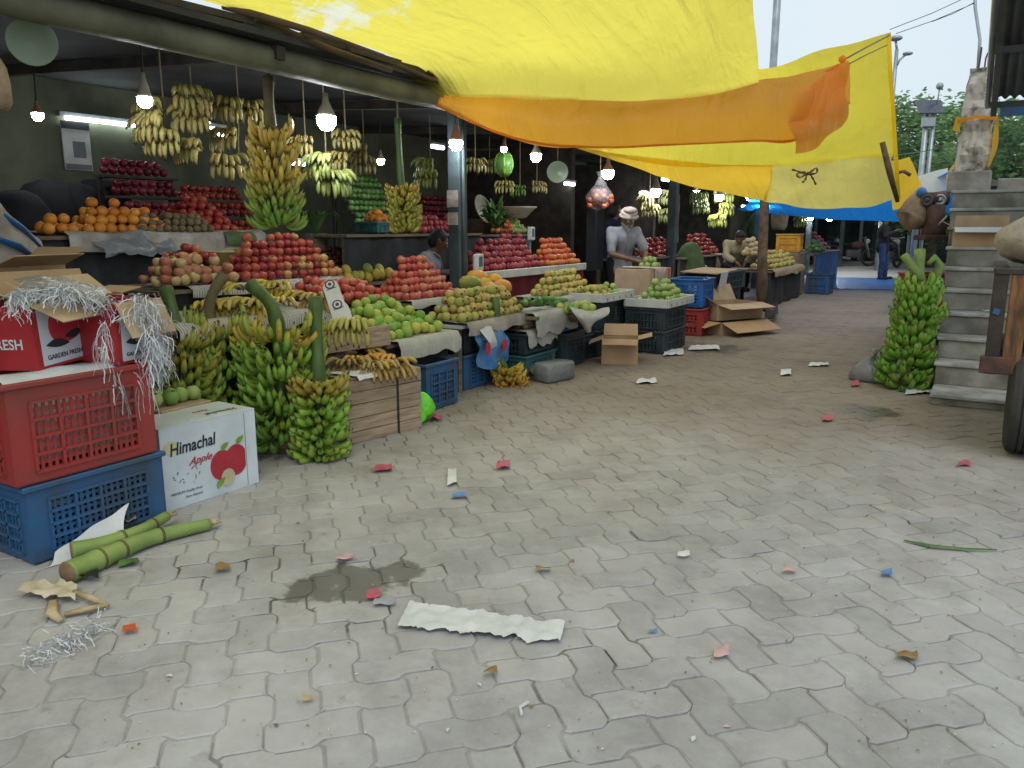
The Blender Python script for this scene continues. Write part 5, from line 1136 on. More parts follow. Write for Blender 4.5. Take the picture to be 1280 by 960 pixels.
# bright green bag behind the plank crate
q = onz(528, 530); t = thing('plastic_bag', 'bright green plastic bag puffed up beside the plank crate', 'bag', q)
b = MB(); b.ball(q + V((-.06, .05, .11)), .125, 18, 12, sc=(.9, .8, .85)); b.ball(q + V((-.03, -.03, .06)), .075, 14, 10, sc=(1, .9, .8))
for i, p in enumerate(b.v): b.v[i] = p + V((noise.noise(p * 13), noise.noise(p * 13 + V((5, 5, 5))), noise.noise(p * 11))) * .022
b.build('bag', m_grn, t, True)
limp('crumpled red wrapper on the ground beside the bright green bag', 'wrapper', 'wrapper', [onz(540, 527), onz(552, 527), onz(552, 521), onz(540, 521)], m_pink, 0, .02)
crate('grey blue crate standing on end between the plank crate and the guava crates', (-3.62, 4.72, 0), .34, .40, .36, m_crblue, 0, 3, 3)
crate('teal crate on the ground right of the leaning stalk', (-3.73, 6.36, 0), .46, .56, .20, m_crteal, 0, 4, 2, hc=4)
crate('dark crate stacked on the teal crate', (-3.75, 6.37, .202), .46, .56, .20, m_crdark, 0, 3, 1)
newspaper('newspapers hanging over the dark crate right of the leaning stalk', -3.98, -3.50, 6.10, 6.66, .41, .14, seed=11)
heap('apple', fmesh('apple', f_onion, 'apple', .034), (-3.62, 6.14, .42), (-3.62, 6.62, .42), 1, .07, 'pale yellow apple in the row on the newspaper covered crate', 'apple', 'pale yellow apples on the dark crate', 2, .1)
crate('dark crate standing on the ground left of the open carton', (-3.62, 6.92, 0), .40, .42, .34, m_crdark, 0, 3, 3)
crate('bright blue basket on the dark crate beside the newspapers', (-3.66, 6.9, .342), .34, .42, .13, m_crblue2, .1, 5, 1, hc=3, bar=.7, name='plastic_basket', cat='basket')
crate('black crate in the shadow behind the open carton', (-3.66, 7.36, 0), .36, .38, .26, m_crdark, 0, 3, 3)
# grey bundle and plastic on the ground
q = onz(695, 476); t = thing('wrapped_bundle', 'grey plastic wrapped bundle lying on the ground by the dark crates', 'bundle', q)
b = MB(); b.box(q + V((-.03, .02, .085)), (.2, .36, .17), rz=-.25, bev=.02)
b.build('bundle', m_greyfilm, t, True); b = MB(); b.box(q + V((-.03, .02, .085)), (.18, .34, .15), rz=-.25, bev=.02); b.build('filling', m_rough, t, True)
limp('crumpled grey plastic beside the small banana bunch', 'plastic sheet', 'plastic_sheet', [onz(655, 478), onz(675, 476), onz(680, 462), onz(660, 462)], m_greyfilm, .02, .07, 12, 10)

# ------------------------------------------------------------------ second stall, round the man in the turban
table('white edged table of the second stall piled with dark red fruit', -5.3, -4.38, 6.75, 9.15, .88, m_redcl)
b = MB(); b.box((-4.37, 7.9, .865), (.03, 2.35, .085), bev=.006); tag(b.build('white_edge_strip', m_whitet), 'white strip along the front edge of the dark red fruit table', 'strip')
heap('pomegranate', pom, (-4.46, 6.85, .89), (-4.46, 8.15, .89), 5, .088, 'dark pink pomegranate in the long heap of the second stall', 'pomegranate', 'dark pink pomegranates of the second stall', 5, .08)
heap('orange', tom, (-4.46, 8.2, .89), (-4.46, 9.1, .89), 5, .088, 'orange red fruit in the neat rows beside the dark pink heap', 'orange', 'orange red fruit in neat rows', 4, .04)
heap('pomegranate', pom, (-4.98, 7.9, 1.13), (-4.98, 8.7, 1.13), 2, .09, 'dark pink pomegranate in the upper row behind the second heap', 'pomegranate', 'upper pomegranates of the second stall', 2, .08)
table('high back table of the second stall with the cream bowl', -6.0, -5.45, 7.2, 9.6, 1.26)
heap('orange', tom, (-5.5, 8.75, 1.27), (-5.5, 9.2, 1.27), 4, .085, 'orange red fruit in the small stack under the cream bowl', 'orange', 'small stack under the bowl', 2, .05, shrink=0)
q = onx(647, 273, -5.55); t = thing('cream_bowl', 'large cream bowl standing on the small stack of red fruit', 'bowl', q)
b = MB(); b.lathe([(.09, 0), (.13, .02), (.25, .15), (.27, .155), (.255, .14), (.12, .03), (1e-4, .025)], 24, q); b.build('bowl', m_bowl, t, True)
BULK[0] = 1; heap('guava', gg, (-5.6, 9.25, 1.27), (-5.6, 9.75, 1.27), 6, .075, 'dull green guava in the dim pyramid right of the cream bowl', 'guava', 'dim pyramid of green guavas', 3, .07); BULK[0] = None
q = onx(620, 276, -5.2); t = thing('spiky_plant', 'bright green bushy pineapple leaf clump standing behind the dark red heap', 'plant', q - V((0, 0, .12)))
for k in range(90):
    a, e = R.uniform(0, 6.28), R.uniform(.2, 1.5); d = V((math.cos(a) * math.cos(e), math.sin(a) * math.cos(e), math.sin(e))); L = R.uniform(.18, .36); p = q + V((R.uniform(-.09, .09), R.uniform(-.09, .09), R.uniform(-.1, .12))); sd = d.cross(V((0, 0, 1))).normalized()
    b = MB(); vs = []
    for s, w in ((0, .014), (.35, .03), (.7, .02), (1, .002)): c = p + d * (L * s) - V((0, 0, .12 * s * s)); vs += [c - sd * w, c + V((0, 0, -.004)), c + sd * w]
    b.add(vs, [(3 * i + j, 3 * i + j + 1, 3 * i + j + 4, 3 * i + j + 3) for i in range(3) for j in (0, 1)]); b.build('leaf', m_grnl, t, True)
def scale_box(label, px, py, X):
    q = onx(px, py, X); t = thing('weighing_scale', label, 'scale', q)
    b = MB(); b.box(q, (.06, .2, .17), rz=.3, bev=.01); b.build('case', m_whitet, t); b = MB(); b.box(q + V((.034, -.01, .01)), (.006, .13, .10), rz=.3); b.build('display', m_crteal, t)
    b = MB(); b.box(q + V((-.05, .02, -.16)), (.05, .05, .18)); b.build('stand', m_steel, t)
scale_box('small white scale display on a stand above the dark red heap', 664, 292, -5.0)
scale_box('small grey scale display in front of the dark red heap beside the column', 598, 328, -4.42)
table('low table of pale guavas before the second stall', -4.2, -3.75, 6.95, 8.1, .62, m_cloth)
newspaper('printed sheets hanging below the pale guavas of the second stall', -4.2, -3.72, 7.0, 8.1, .63, .12, seed=13)
heap('guava', guava, (-3.8, 7.1, .64), (-3.8, 8.05, .64), 4, .083, 'yellow guava in the second heap behind the leaning stalk', 'guava', 'yellow guavas in the second heap', 4, .08, face_out=True)
cu = fmesh('cucumber', f_dkgrn, 'round', .03, 2.6)
for k in range(16): q = onx(R.uniform(655, 705), R.uniform(372, 380), -3.6 + R.uniform(-.05, .05)); put_fruit('cucumber', cu, q, 'dark green cucumber in the low pile before the second guava heap', 'cucumber', 'cucumbers before the second stall', 1, (1.5, R.uniform(-.2, .2), R.uniform(-1.2, 1.2)))
b = MB(); q = onx(680, 392, -3.6); b.box(q + V((-.1, 0, 0)), (.42, .85, .03), rz=.1); tag(b.build('wood_board', m_board), 'dark tray board under the cucumbers', 'board')
b = MB(); b.box((q.x - .35, q.y, q.z / 2 - .02), (.3, .6, q.z - .03), bev=.01); tag(b.build('wooden_box', m_crdark), 'dark box under the cucumber board', 'box')  # dark colour stands in for the black shadow under the board
newspaper('crumpled newspaper hanging down beside the cucumbers', q.x - .2, q.x + .13, q.y - .4, q.y + .45, q.z + .015, .2, seed=15, amp=.02)
# two white trays of green guavas on dark crates
def tray(label, cx, cy, z, sx, sy):
    t = thing('white_tray', label, 'tray', (cx, cy, z)); b = MB(); b.box((cx, cy, z + .01), (sx, sy, .018)); b.build('base', m_whitet, t)
    for (x, y, dx, dy) in ((sx / 2, 0, .016, sy), (-sx / 2, 0, .016, sy), (0, sy / 2, sx - .018, .016), (0, -sy / 2, sx - .018, .016)): b = MB(); b.box((cx + x, cy + y, z + .045), (dx, dy, .09), bev=.004); b.build('side', m_whitet, t)
    for k in range(5): b = MB(); b.box((cx + sx / 2 + .0085, cy - sy * .4 + sy * .2 * k, z + .03), (.002, .012, .03)); b.build('slot', m_black, t)
    return z + .02
z1 = tray('white plastic tray of mixed guavas on the left, behind the lower tray', -3.62, 7.85, .58, .5, .80)
z2 = tray('white plastic tray of pale green guavas on the stack of dark crates', -3.12, 8.42, .50, .5, .85)
ggg = fmesh('guava', f_gguava, 'guava', .042)
heap('guava', ggg, (-2.98, 8.04, z2), (-2.98, 8.82, z2), 4, .085, 'pale green guava in the white tray on the dark crate stack', 'guava', 'pale green guavas in the front white tray', 4, .12)
heap('guava', guava, (-3.50, 7.5, z1), (-3.5, 8.0, z1), 2, .085, 'ripening guava in the left half of the rear white tray', 'guava', 'ripening guavas in the rear tray', 3, .12)
heap('guava', ggg, (-3.50, 8.0, z1), (-3.5, 8.22, z1), 3, .085, 'green guava in the right end of the rear white tray', 'guava', 'green guavas in the rear tray', 3, .12)
for i, (x, y, z, h, lab) in enumerate(((-3.14, 8.38, 0, .245, 'lowest dark crate of the stack under the front white tray'), (-3.14, 8.38, .247, .245, 'upper dark crate of the stack under the front white tray'), (-3.66, 7.85, 0, .28, 'lowest black crate under the rear white tray'), (-3.66, 7.85, .282, .28, 'upper black crate under the rear white tray'))):
    crate(lab, (x, y, z), .44, .74, h, m_crdark, 0, 4, 2, hc=4, hr=3)
c, rz, L = facing(onz(752, 455), onz(790, 457), .34); carton('open brown carton with flaps spread standing on the ground before the dark crates', c, .30, .36, .25, m_card, rz + .15, (105, 75, 40, 112))
ppts = [onx(712, 382, -3.35), onx(765, 382, -3.1)]; q = onx(738, 392, -3.3); t = thing('paper_cone', 'newspaper sling full of green limes hanging over a basket edge', 'paper', q)
b = MB(); b.grid(patch([[onx(712, 384, -3.35), onx(738, 388, -3.3), onx(762, 384, -3.25)], [onx(716, 392, -3.2), onx(738, 397, -3.15), onx(760, 392, -3.15)], [onx(728, 405, -3.2), onx(736, 410, -3.15), onx(744, 404, -3.15)], [onx(733, 416, -3.22), onx(736, 418, -3.2), onx(739, 415, -3.2)]], .02, 6), 12, 10); b.build('paper_sheet', m_news, t, True)
b = MB(); b.lathe([(.12, 0), (.2, .1), (.19, .1), (1e-4, .02)], 16, q + V((-.12, 0, -.08))); b.build('basket', m_board, t, True)
lim2 = fmesh('lime', f_lime, 'round', .038)
for k in range(26): p = q + V((-.10 + R.uniform(-.13, .1), R.uniform(-.24, .24), .03 + R.uniform(0, .05))); put_fruit('lime', lim2, p, 'bright green lime in the newspaper sling', 'lime', 'limes in the newspaper sling')
# striped cloth-covered carton before the turbaned man, green fruit on top
b_ = carton('big pale carton with a cloth thrown over it before the turbaned man', (-3.70, 9.36, 0), .46, .72, .84, m_card2, 0, closed=True)
newspaper('pinkish cloth thrown over the big pale carton', -3.94, -3.465, 9.12, 9.5, .847, .24, None, mat=m_turb, cat='cloth', seed=18, name='cloth')
b = MB(); b.tube([V((-3.455, 9.64, .85)), V((-3.45, 9.65, .4)), V((-3.455, 9.65, 0.02))], .02, 6, squash=.4); b.tube([V((-3.455, 9.1, .50)), V((-3.45, 9.66, .52))], .014, 6, squash=.4); tag(b.build('red_strap', m_redink, None, True), 'red strap round the big pale carton', 'strap')
heap('guava', ggg, (-3.62, 9.44, .85), (-3.62, 9.72, .85), 2, .08, 'green guava on the big pale carton before the men', 'guava', 'green guavas on the pale carton', 3, .12)
crate('bright blue slatted crate on the red crate beside the flattened cartons', (-3.25, 9.95, .35), .42, .55, .36, m_crblue2, .05, 3, 3, hc=2, hr=2)
crate('red slatted crate on the ground under the bright blue crate', (-3.22, 9.88, 0), .42, .58, .345, m_crred, .05, 3, 3, hc=3)
crate('black crate on the ground left of the red and blue crates', (-3.75, 10.05, 0), .42, .5, .34, m_crdark, 0, 3, 3)
crate('long black crate under the flat carton lid by the crouching man', (-3.4, 11.4, .452), .5, 1.5, .27, m_crdark, 0, 6, 2, hc=3)
crate('black crate on the ground under the long black crate', (-3.45, 11.4, 0), .5, 1.4, .45, m_crdark, 0, 4, 3)
b = MB(); b.box((-3.38, 11.1, .745), (.5, 1.3, .012), ry=.04, rz=.06); tag(b.build('cardboard_sheet', m_card), 'flat brown cardboard lid lying across the long black crate', 'cardboard')
b = MB(); b.box((-3.10, 10.8, .62), (.012, .30, .26), ry=.15); tag(b.build('paper_sheet', m_paper), 'white paper sheet hanging from the flat cardboard lid', 'paper')
c, rz, L = facing(onz(893, 420), onz(962, 414), .55); carton('upper flattened brown carton with a flap sticking out beside the round post', c + V((-.05, .1, .17)), .5, .8, .2, m_card2, rz, (100, 118, 30, 60)); carton('lower crushed brown carton on the ground with its flaps spread', c, .58, .85, .16, m_card, rz + .05, (112, 100, None, 100))
BULK[0] = 1; heap('apple', fmesh('apple', f_yel, 'apple', .036), (-3.42, 11.85, .45), (-3.42, 12.2, .45), 2, .075, 'small yellowish apple in the little pile behind the flattened cartons', 'apple', 'yellowish apples by the round post', 3, .12); BULK[0] = None
b = MB(); b.box((-3.55, 12.0, .22), (.4, .55, .44), bev=.01); tag(b.build('wooden_box', m_board), 'dark box under the yellowish apples by the round post', 'box')
limp('black plastic bag slumped on the ground behind the round post', 'bag', 'plastic_bag', [onz(955, 408), onz(972, 402), onz(972, 385), onz(958, 388)], m_dkcl, .02, .10, 12, 10)
BULK[0] = 1
# ------------------------------------------------------------------ far stalls
table('dark table of the far stall heaped with yellow guavas', -3.9, -3.1, 13.6, 16.3, .62, m_cloth)
newspaper('sacking along the front of the far guava table', -3.9, -3.07, 13.7, 16.2, .63, .12, None, seed=20, mat=m_sack, cat='sacking', name='sacking')
heap('guava', guava, (-3.2, 13.9, .64), (-3.2, 15.95, .64), 4, .10, 'yellow guava heaped on the far dark table', 'guava', 'yellow guavas on the far table', 4, .12)
heap('guava', fmesh('guava', f_onion, 'guava', .05), (-3.5, 13.9, .85), (-3.5, 14.7, .85), 4, .10, 'pale yellow guava in the mound at the left of the far table', 'guava', 'pale guavas on the far table', 3, .14)
table('dim table of red fruit behind the round post', -4.9, -4.3, 12.6, 15.6, .85, m_cloth)
heap('apple', glossy, (-4.4, 13.4, .86), (-4.4, 14.9, .86), 5, .10, 'bright red apple in the mound behind the round post', 'apple', 'red apples behind the round post', 3, .12)
crate('yellow crate standing on a box at the end of the far guava table', (-3.45, 16.55, .86), .45, .62, .36, m_cryel, .1, 3, 2, hc=2, bar=.8)
b = MB(); b.box((-3.45, 16.55, .43), (.5, .7, .855), bev=.01); tag(b.build('wooden_box', m_board), 'dark box under the yellow crate at the far stall', 'box')
table('blue cloth fronted farther table with pale and red fruit', -3.9, -3.05, 17.5, 20.3, .82, m_crblue2)
heap('guava', ggg, (-3.15, 17.7, .83), (-3.15, 18.9, .83), 3, .11, 'pale green fruit on the farther blue fronted table', 'guava', 'pale fruit on the farther table', 3, .12)
heap('apple', coral, (-3.3, 18.9, .83), (-3.3, 20.2, .83), 5, .11, 'red apple in the mound on the farther blue fronted table', 'apple', 'red apples on the farther table', 3, .12)
crate('blue crate on the ground before the farther table', (-2.95, 17.3, 0), .45, .6, .42, m_crblue, 0, 3, 2)
table('dim fruit table at the third stall behind the crouching man', -5.1, -4.5, 10.9, 13.4, .88)
heap('apple', glossy, (-4.6, 11.7, .89), (-4.6, 13.1, .89), 4, .095, 'red apple in the sloping mound behind the crouching man', 'apple', 'red apples behind the crouching man', 3, .12)
heap('sweet_lime', fmesh('sweet_lime', f_dkgrn, 'round', .045), (-4.2, 13.0, .62), (-4.2, 13.6, .62), 2, .09, 'dark green fruit in the pile left of the round post', 'sweet lime', 'dark green fruit by the post', 3, .12)
b = MB(); b.box((-4.3, 13.3, .31), (.4, .7, .62), bev=.01); tag(b.build('wooden_box', m_board), 'dark box under the dark green fruit by the round post', 'box')
BULK[0] = None
def sack_thing(name, label, q, r, h, mat, cat='sack', tie=True):
    b = MB(); b.lathe([(r * .75, 0), (r, h * .12), (r * 1.02, h * .45), (r * .9, h * .72), (r * .62, h * .9), (r * .3, h * .98), (1e-4, h)], 18, q)
    for i, p in enumerate(b.v): b.v[i] = p + V((noise.noise(p * 6), noise.noise(p * 6 + V((4, 4, 4))), .4 * noise.noise(p * 7))) * r * .22
    return tag(b.build(name, mat, None, True), label, cat)
for px, py, X, r, h, mt, lab in ((862, 330, -4.35, .24, .75, m_flowgrn, 'dull green cloth bundle heaped behind the long black crate'), (885, 330, -4.5, .22, .5, m_sack, 'open jute sack right of the dull green bundle'), (945, 285, -5.0, .2, .8, m_flowgrn, 'green cloth bundle hanging dimly behind the round post')):
    q = onx(px, py, X); q.z -= h * .5; sack_thing('cloth_bundle', lab, q, r, h, mt, 'bundle'); b = MB(); b.box((q.x, q.y, q.z / 2), (r * 1.6, r * 1.6, q.z), bev=.01); tag(b.build('wooden_box', m_board), 'dark box under the ' + lab.split(' ')[0] + ' ' + lab.split(' ')[1] + (' bundle behind the post' if 'hanging' in lab else ' heap of the third stall'), 'box')
q = onx(975, 262, -4.6); sack_thing('hanging_sack', 'pale tall sack leaning in the dim stall right of the round post', q - V((0, 0, .5)), .2, .95, m_sack)
for nth, (px, py, X, r, h) in zip(('leftmost', 'second from the left', 'third from the left', 'rightmost'), ((22, 262, -6.4, .24, .5), (58, 246, -6.9, .25, .5), (95, 246, -6.9, .22, .42), (126, 240, -7.0, .24, .45))):
    q = onx(px, py, X); sack_thing('dark_sack', 'dark bulging sack before the poster wall, ' + nth + ' of four', V((q.x, q.y, q.z - h * .7)), r, h, m_dkcl)['group'] = 'dark sacks in the dim left end'
b = MB(); b.box((-6.85, 4.2, .55), (.7, 2.6, 1.1), bev=.01); tag(b.build('storage_bench', m_darkw), 'dark bench along the back wall under the dark sacks', 'bench')
for i in range(22):
    yy, zz = 9.25 + .42 * (i % 4), .19 + .37 * (i // 4 % 4); xx = -7.2
    if i >= 16: yy, zz, xx = 12.3 + .5 * (i % 3), .19 + .37 * ((i - 16) // 3), -6.9
    b = MB(); b.box((xx + R.uniform(-.05, .05), yy, zz), (.5, .38, .36), rz=R.uniform(-.05, .05), bev=.006)
    tag(b.build('stacked_carton', R.choice((m_board, m_darkw, m_rust))), 'dim brown carton stacked against the back wall behind the second stall', 'box', 'dim cartons at the back wall')
# hanging towels and fruit bag, round pans
q = onx(842, 268, -4.9); b = MB()
for k in range(3): b.grid(lambda u, v, k=k: q + V((.03 * math.sin(v * 9 + k), -.2 + .16 * k + .13 * v + .02 * math.sin(u * 8), .35 - .85 * u)), 10, 6, keep_uv=False)
tag(b.build('hanging_cloth', m_sack, None, True), 'brownish cloths hanging behind the man in navy', 'cloth')
q = onx(750, 245, -4.55); t = thing('fruit_bag', 'clear plastic bag of pink and orange fruit hanging above the turbaned man', 'bag', q - V((0, 0, .2)))
b = MB(); b.ball(q - V((0, 0, .02)), .185, 18, 12, sc=(.95, 1.15, .85)); b.lathe([(.08, .14), (.03, .24), (.06, .32)], 12, q)
for i, p in enumerate(b.v): b.v[i] = p + V((noise.noise(p * 11), noise.noise(p * 11 + V((5, 5, 5))), noise.noise(p * 9))) * .03
b.build('bag', m_plastic, t, True); b = MB(); b.tube([q + V((0, 0, .25)), V((q.x, q.y, 2.55))], .006, 5); b.build('cord', m_rope, t)
for k in range(24): o = link('fruit', coral if k % 3 else tom, t); o.location = V((R.uniform(-.13, .13), R.uniform(-.16, .16), .2 + R.uniform(-.14, .08))); o.scale = [.9] * 3
q = onx(745, 275, -4.8); b = MB(); b.grid(lambda u, v: q + V((.05 * math.sin(v * 6), -.3 + .6 * v, .2 - .9 * u)), 8, 10, keep_uv=False); tag(b.build('hanging_cloth', m_dkcl, None, True), 'dark cloth hanging left of the turbaned man', 'cloth')
q = onx(-12, 98, -3.75); sack_thing('tan_bag', 'tan bag hanging at the top left edge under the roof', q - V((0, 0, .13)), .07, .24, m_sack); b = MB(); b.tube([q + V((0, 0, .13)), V((q.x, q.y, 2.5))], .005, 5); tag(b.build('bag_string', m_rope), 'string holding the tan bag at the top left edge', 'string')
def pan(label, px, py, X, r, mat, cordto=2.5):
    q = onx(px, py, X); t = thing('hanging_pan', label, 'pan', q); ax = (V((0, 0, EYE)) - q).normalized(); x, y, z = basis(ax); rot = Matrix((x, y, z)).transposed()
    b = MB(); b.lathe([(1e-4, -.045), (r * .6, -.035), (r * .93, 0), (r, .012), (r * .95, .012), (r * .6, -.02), (1e-4, -.03)], 28, q, rot=rot); b.build('dish', mat, t, True)
    b = MB(); b.tube([q + V((0, 0, r)), V((q.x, q.y, cordto))], .005, 5); b.build('cord', m_rope, t)
pan('round pale green pan hanging under the roof at the top left', 40, 52, -4.2, .115, m_pale)
pan('round pale green pan hanging over the second stall', 697, 215, -4.6, .13, m_pale)
q = onx(604, 262, -5.75); t = thing('round_dish', 'round pale dish standing on edge behind the bushy green plant', 'dish', q); b = MB(); b.lathe([(1e-4, -.02), (.15, -.01), (.2, .02), (.19, .025), (1e-4, -.005)], 28, q, rot=Matrix.Rotation(1.2, 3, 'Y')); b.build('dish', m_bowl, t, True)
q = onx(630, 205, -5.0); t = thing('cut_melon', 'bright green striped melon hanging over the second stall', 'melon', q); b = MB(); b.ball(q, .13, 16, 10, sc=(.9, .9, 1.1)); b.build('rind', f_dkgrn, t, True); b = MB()
for k in range(6): a = k * 1.05; b.tube([q + V((.118 * math.cos(a) * math.sin(s), .118 * math.sin(a) * math.sin(s), -.145 * math.cos(s))) for s in (.3, .9, 1.57, 2.2, 2.8)], .014, 5)
b.build('stripes', m_leafink, t, True); b = MB(); b.tube([q + V((0, 0, .14)), V((q.x, q.y, 2.6))], .005, 5); b.build('cord', m_rope, t)
# ------------------------------------------------------------------ lamps of the stalls
def bulb(label, px, py, X, r=.045, cap=m_cap, long=1.0, top=None, group=None, lit=m_bulb):
    q = onx(px, py, X); t = thing('light_bulb', label, 'light bulb', q, 0, group)
    b = MB(); b.lathe([(1e-4, -r * 1.1), (r * .55, -r * .98), (r * .92, -r * .5), (r, 0), (r * .98, r * .35)], 16, q); b.build('globe', lit, t, True)
    b = MB(); b.lathe([(r * .98, r * .35), (r * .9, r * .7), (r * .45, r * (.9 + long)), (r * .3, r * (1.4 + long)), (r * .28, r * (2.0 + long)), (1e-4, r * (2.0 + long))], 14, q); b.build('cap', cap, t, True)
    b = MB(); b.tube([q + V((0, 0, r * (1.9 + long))), V((q.x, q.y + .01, top or 2.52))], .006, 5); b.build('cord', m_wire, t)
bulb('white bulb with a long cream cone cap left of the banana combs', 181, 125, -4.6, .045, m_cap, 1.6)
bulb('largest lit bulb, pear shaped, above the middle of the first stall', 408, 150, -4.4, .072, m_cap, .7)
bulb('small lit bulb low at the far left by the back wall', 47, 144, -6.6, .042, m_capo, .6, 2.6)
bulb('small lit bulb behind the thin hanging banana stalk', 476, 201, -6.0, .042, m_cap, .8, 2.6)
bulb('lit lamp with an orange cone shade above the blue green column', 570, 179, -4.35, .062, m_capo, .9)
bulb('lit bulb second from the column under the orange fold', 670, 195, -4.5, .062, m_cap, .5)
bulb('small lit bulb with orange cap above the green melon', 630, 186, -4.7, .035, m_capo, .9)
bulb('lit bulb with a brown cap right of the round pale pan', 760, 216, -4.3, .075, m_capo, .5)
bulb('small lit bulb just right of the round pale pan', 711, 206, -5.6, .045)
for px, py, X, r in ((820, 239, -5.0, .085), (870, 240, -5.0, .06), (899, 246, -4.5, .08), (938, 244, -4.4, .10), (953, 252, -4.4, .08), (1013, 271, -4.4, .09), (1037, 271, -4.2, .11), (1046, 265, -4.0, .08)):
    bulb('small distant lit bulb over the far stalls', px, py, X, r, group='distant bulbs over the far stalls')
def striplight(label, px, py, X, L, group='short tube lights under the shed roof', tilt=0.0):
    q = onx(px, py, X); t = thing('tube_light', label, 'tube light', q, 0, group); b = MB(); b.tube([q + V((0, -L / 2, tilt)), q + V((0, L / 2, -tilt))], .022, 8); b.build('glass_tube', m_tube, t, True)
    b = MB(); b.box(q + V((0, 0, .04)), (.05, L + .04, .03)); b.build('batten', m_steel, t); b = MB(); b.tube([q + V((0, 0, .05)), V((q.x, q.y, 2.6))], .005, 5); b.build('cord', m_wire, t)
striplight('short bright lamp tilted between the banana combs', 270, 163, -6.2, .16, None, .05)
striplight('short tube light right of the large hanging banana stalk', 371, 204, -6.6, .22, None)
striplight('short tube light left of the orange shaded lamp', 547, 184, -6.2, .25, None)
striplight('short tube light below the round pale pan', 712, 230, -5.5, .3, None)
striplight('short tube light in the shed behind the turbaned man', 806, 242, -5.6, .45, None)
striplight('distant short tube light above the third stall', 833, 225, -5.0, .4, None); striplight('distant short tube light near the round post', 931, 258, -5.4, .5, None); striplight('distant short tube light between greenish combs', 875, 253, -5.4, .4, None)
# ------------------------------------------------------------------ the people
TUR = dict(STAND); TUR.update(pelvis=(0, 0, .90), chest=(.07, 0, 1.19), neck=(.13, 0, 1.35), head=(.19, .0, 1.445), shL=(.09, .19, 1.29), shR=(.09, -.19, 1.29), elL=(.20, .27, 1.02), elR=(.22, -.26, 1.00), wrL=(.42, .13, .93), wrR=(.44, -.02, .92), handL=(.6, -.5, -.3), handR=(.7, .5, -.2), look=(.9, -.15, -.45))
person('old man in grey white shirt and pinkish turban sorting fruit with both hands', (-4.30, 10.0, 0), -.62, TUR, m_shirtg, m_dkcl, None, m_turb, m_grey, 'short')
NAV = dict(STAND); NAV.update(look=(.95, .3, -.05), wrL=(.25, .2, 1.0), elL=(.05, .26, 1.1), wrR=(.25, -.2, 1.0), elR=(.05, -.26, 1.1))
person('black haired man in navy shirt standing behind the turbaned man', (-5.0, 11.35, .03), .9, NAV, m_navy, m_dkcl)
SE = dict(SIT); SE.update(look=(.9, .1, -.42), head=(.22, 0, 1.09)); pz = onx(545, 297, -5.05)
person('man in pale shirt sitting with bowed head behind the coral apples', (pz.x - .2, pz.y - .05, pz.z - 1.13), .55, SE, m_shirtg, m_dkcl)
b = MB(); b.box((pz.x - .25, pz.y - .08, (pz.z - .78) / 2), (.4, .4, max(.1, pz.z - .80)), bev=.01); tag(b.build('wooden_stool', m_board), 'dark box seat under the man with bowed head', 'seat')
CR = dict(SIT); CR.update(chest=(.16, 0, .76), neck=(.28, 0, .90), head=(.37, 0, .96), shL=(.20, .18, .86), shR=(.20, -.18, .86), elL=(.34, .22, .64), elR=(.34, -.22, .64), wrL=(.5, .1, .55), wrR=(.5, -.1, .55), look=(.75, 0, -.66)); pz = onx(918, 296, -3.95)
person('crouching man in beige shirt bending his black haired head down by the post', (pz.x - .1, pz.y + .3, pz.z - .98), -1.0, CR, m_beige, m_dkcl, vox=.02)
b = MB(); b.box((pz.x - .1, pz.y + .3, .1), (.4, .4, .28 + max(0, pz.z - 1.0)), bev=.01); tag(b.build('wooden_stool', m_board), 'low dark box under the crouching man', 'seat')
FAR = dict(STAND); FAR.update(wrR=(.25, -.2, 1.25), elR=(.05, -.26, 1.12), wrL=(.25, .16, 1.0), elL=(0, .25, 1.1), ankL=(.12, .1, .08), toeL=(.26, .12, .045), kneeL=(.12, .1, .48))
person('man in black shirt and blue jeans standing far down the lane', (-2.4, 22.7, 0), .15, FAR, m_dkcl, m_jeans, vox=.02)

# ------------------------------------------------------------------ right side: stairs, broken pillar, iron roof, trees
st = thing('concrete_stairs', 'grey concrete stairs with pale stone treads beside the green banana stalk', 'stairs', (.6, 8, 0))
SX0, SX1, TR = -.27, 2.2, .262
for i in range(10):
    z1 = .085 if i == 0 else .085 + i * .181; z0 = 0 if i == 0 else z1 - .181; y0 = 6.78 if i == 0 else 7.22 + (i - 1) * TR; y1 = 7.22 + i * TR; lx = SX0 - .012 * i
    b = MB(); b.box(((lx + SX1) / 2, (y0 + 9.9) / 2, (z0 + z1 - .03) / 2), (SX1 - lx, 9.9 - y0, z1 - .03 - z0), bev=.006); o = b.build('step', m_conc, st)
    b = MB(); b.box(((lx - .015 + SX1) / 2, (y0 - .02 + y1 + .01) / 2, z1 - .014), (SX1 - lx + .015, y1 + .01 - y0 + .02, .029), bev=.006); b.build('tread', m_nose, o)
b = MB(); b.box((1.2, 11.2, .86), (3.1, 2.6, 1.715), bev=.01); b.build('landing', m_conc, st)
b = MB(); b.box((1.35, 10.6, 1.80), (2.7, .25, .16), bev=.01); tag(b.build('parapet', m_conc), 'low concrete kerb along the landing at the top of the stairs', 'parapet')
b = MB(); b.box((1.4, 12.45, 2.2), (.16, .16, 1.0), bev=.01); tag(b.build('concrete_post', m_conc), 'pale concrete post behind the landing at the right edge', 'post')
pt = thing('broken_pillar', 'rough broken concrete pillar standing at the top of the stairs with bare iron rods', 'pillar', (-.26, 9.95, 1.7))
bm = bmesh.new(); bmesh.ops.create_cube(bm, size=1); bmesh.ops.subdivide_edges(bm, edges=bm.edges[:], cuts=15, use_grid_fill=True)
pb = MB(); bm.verts.index_update()
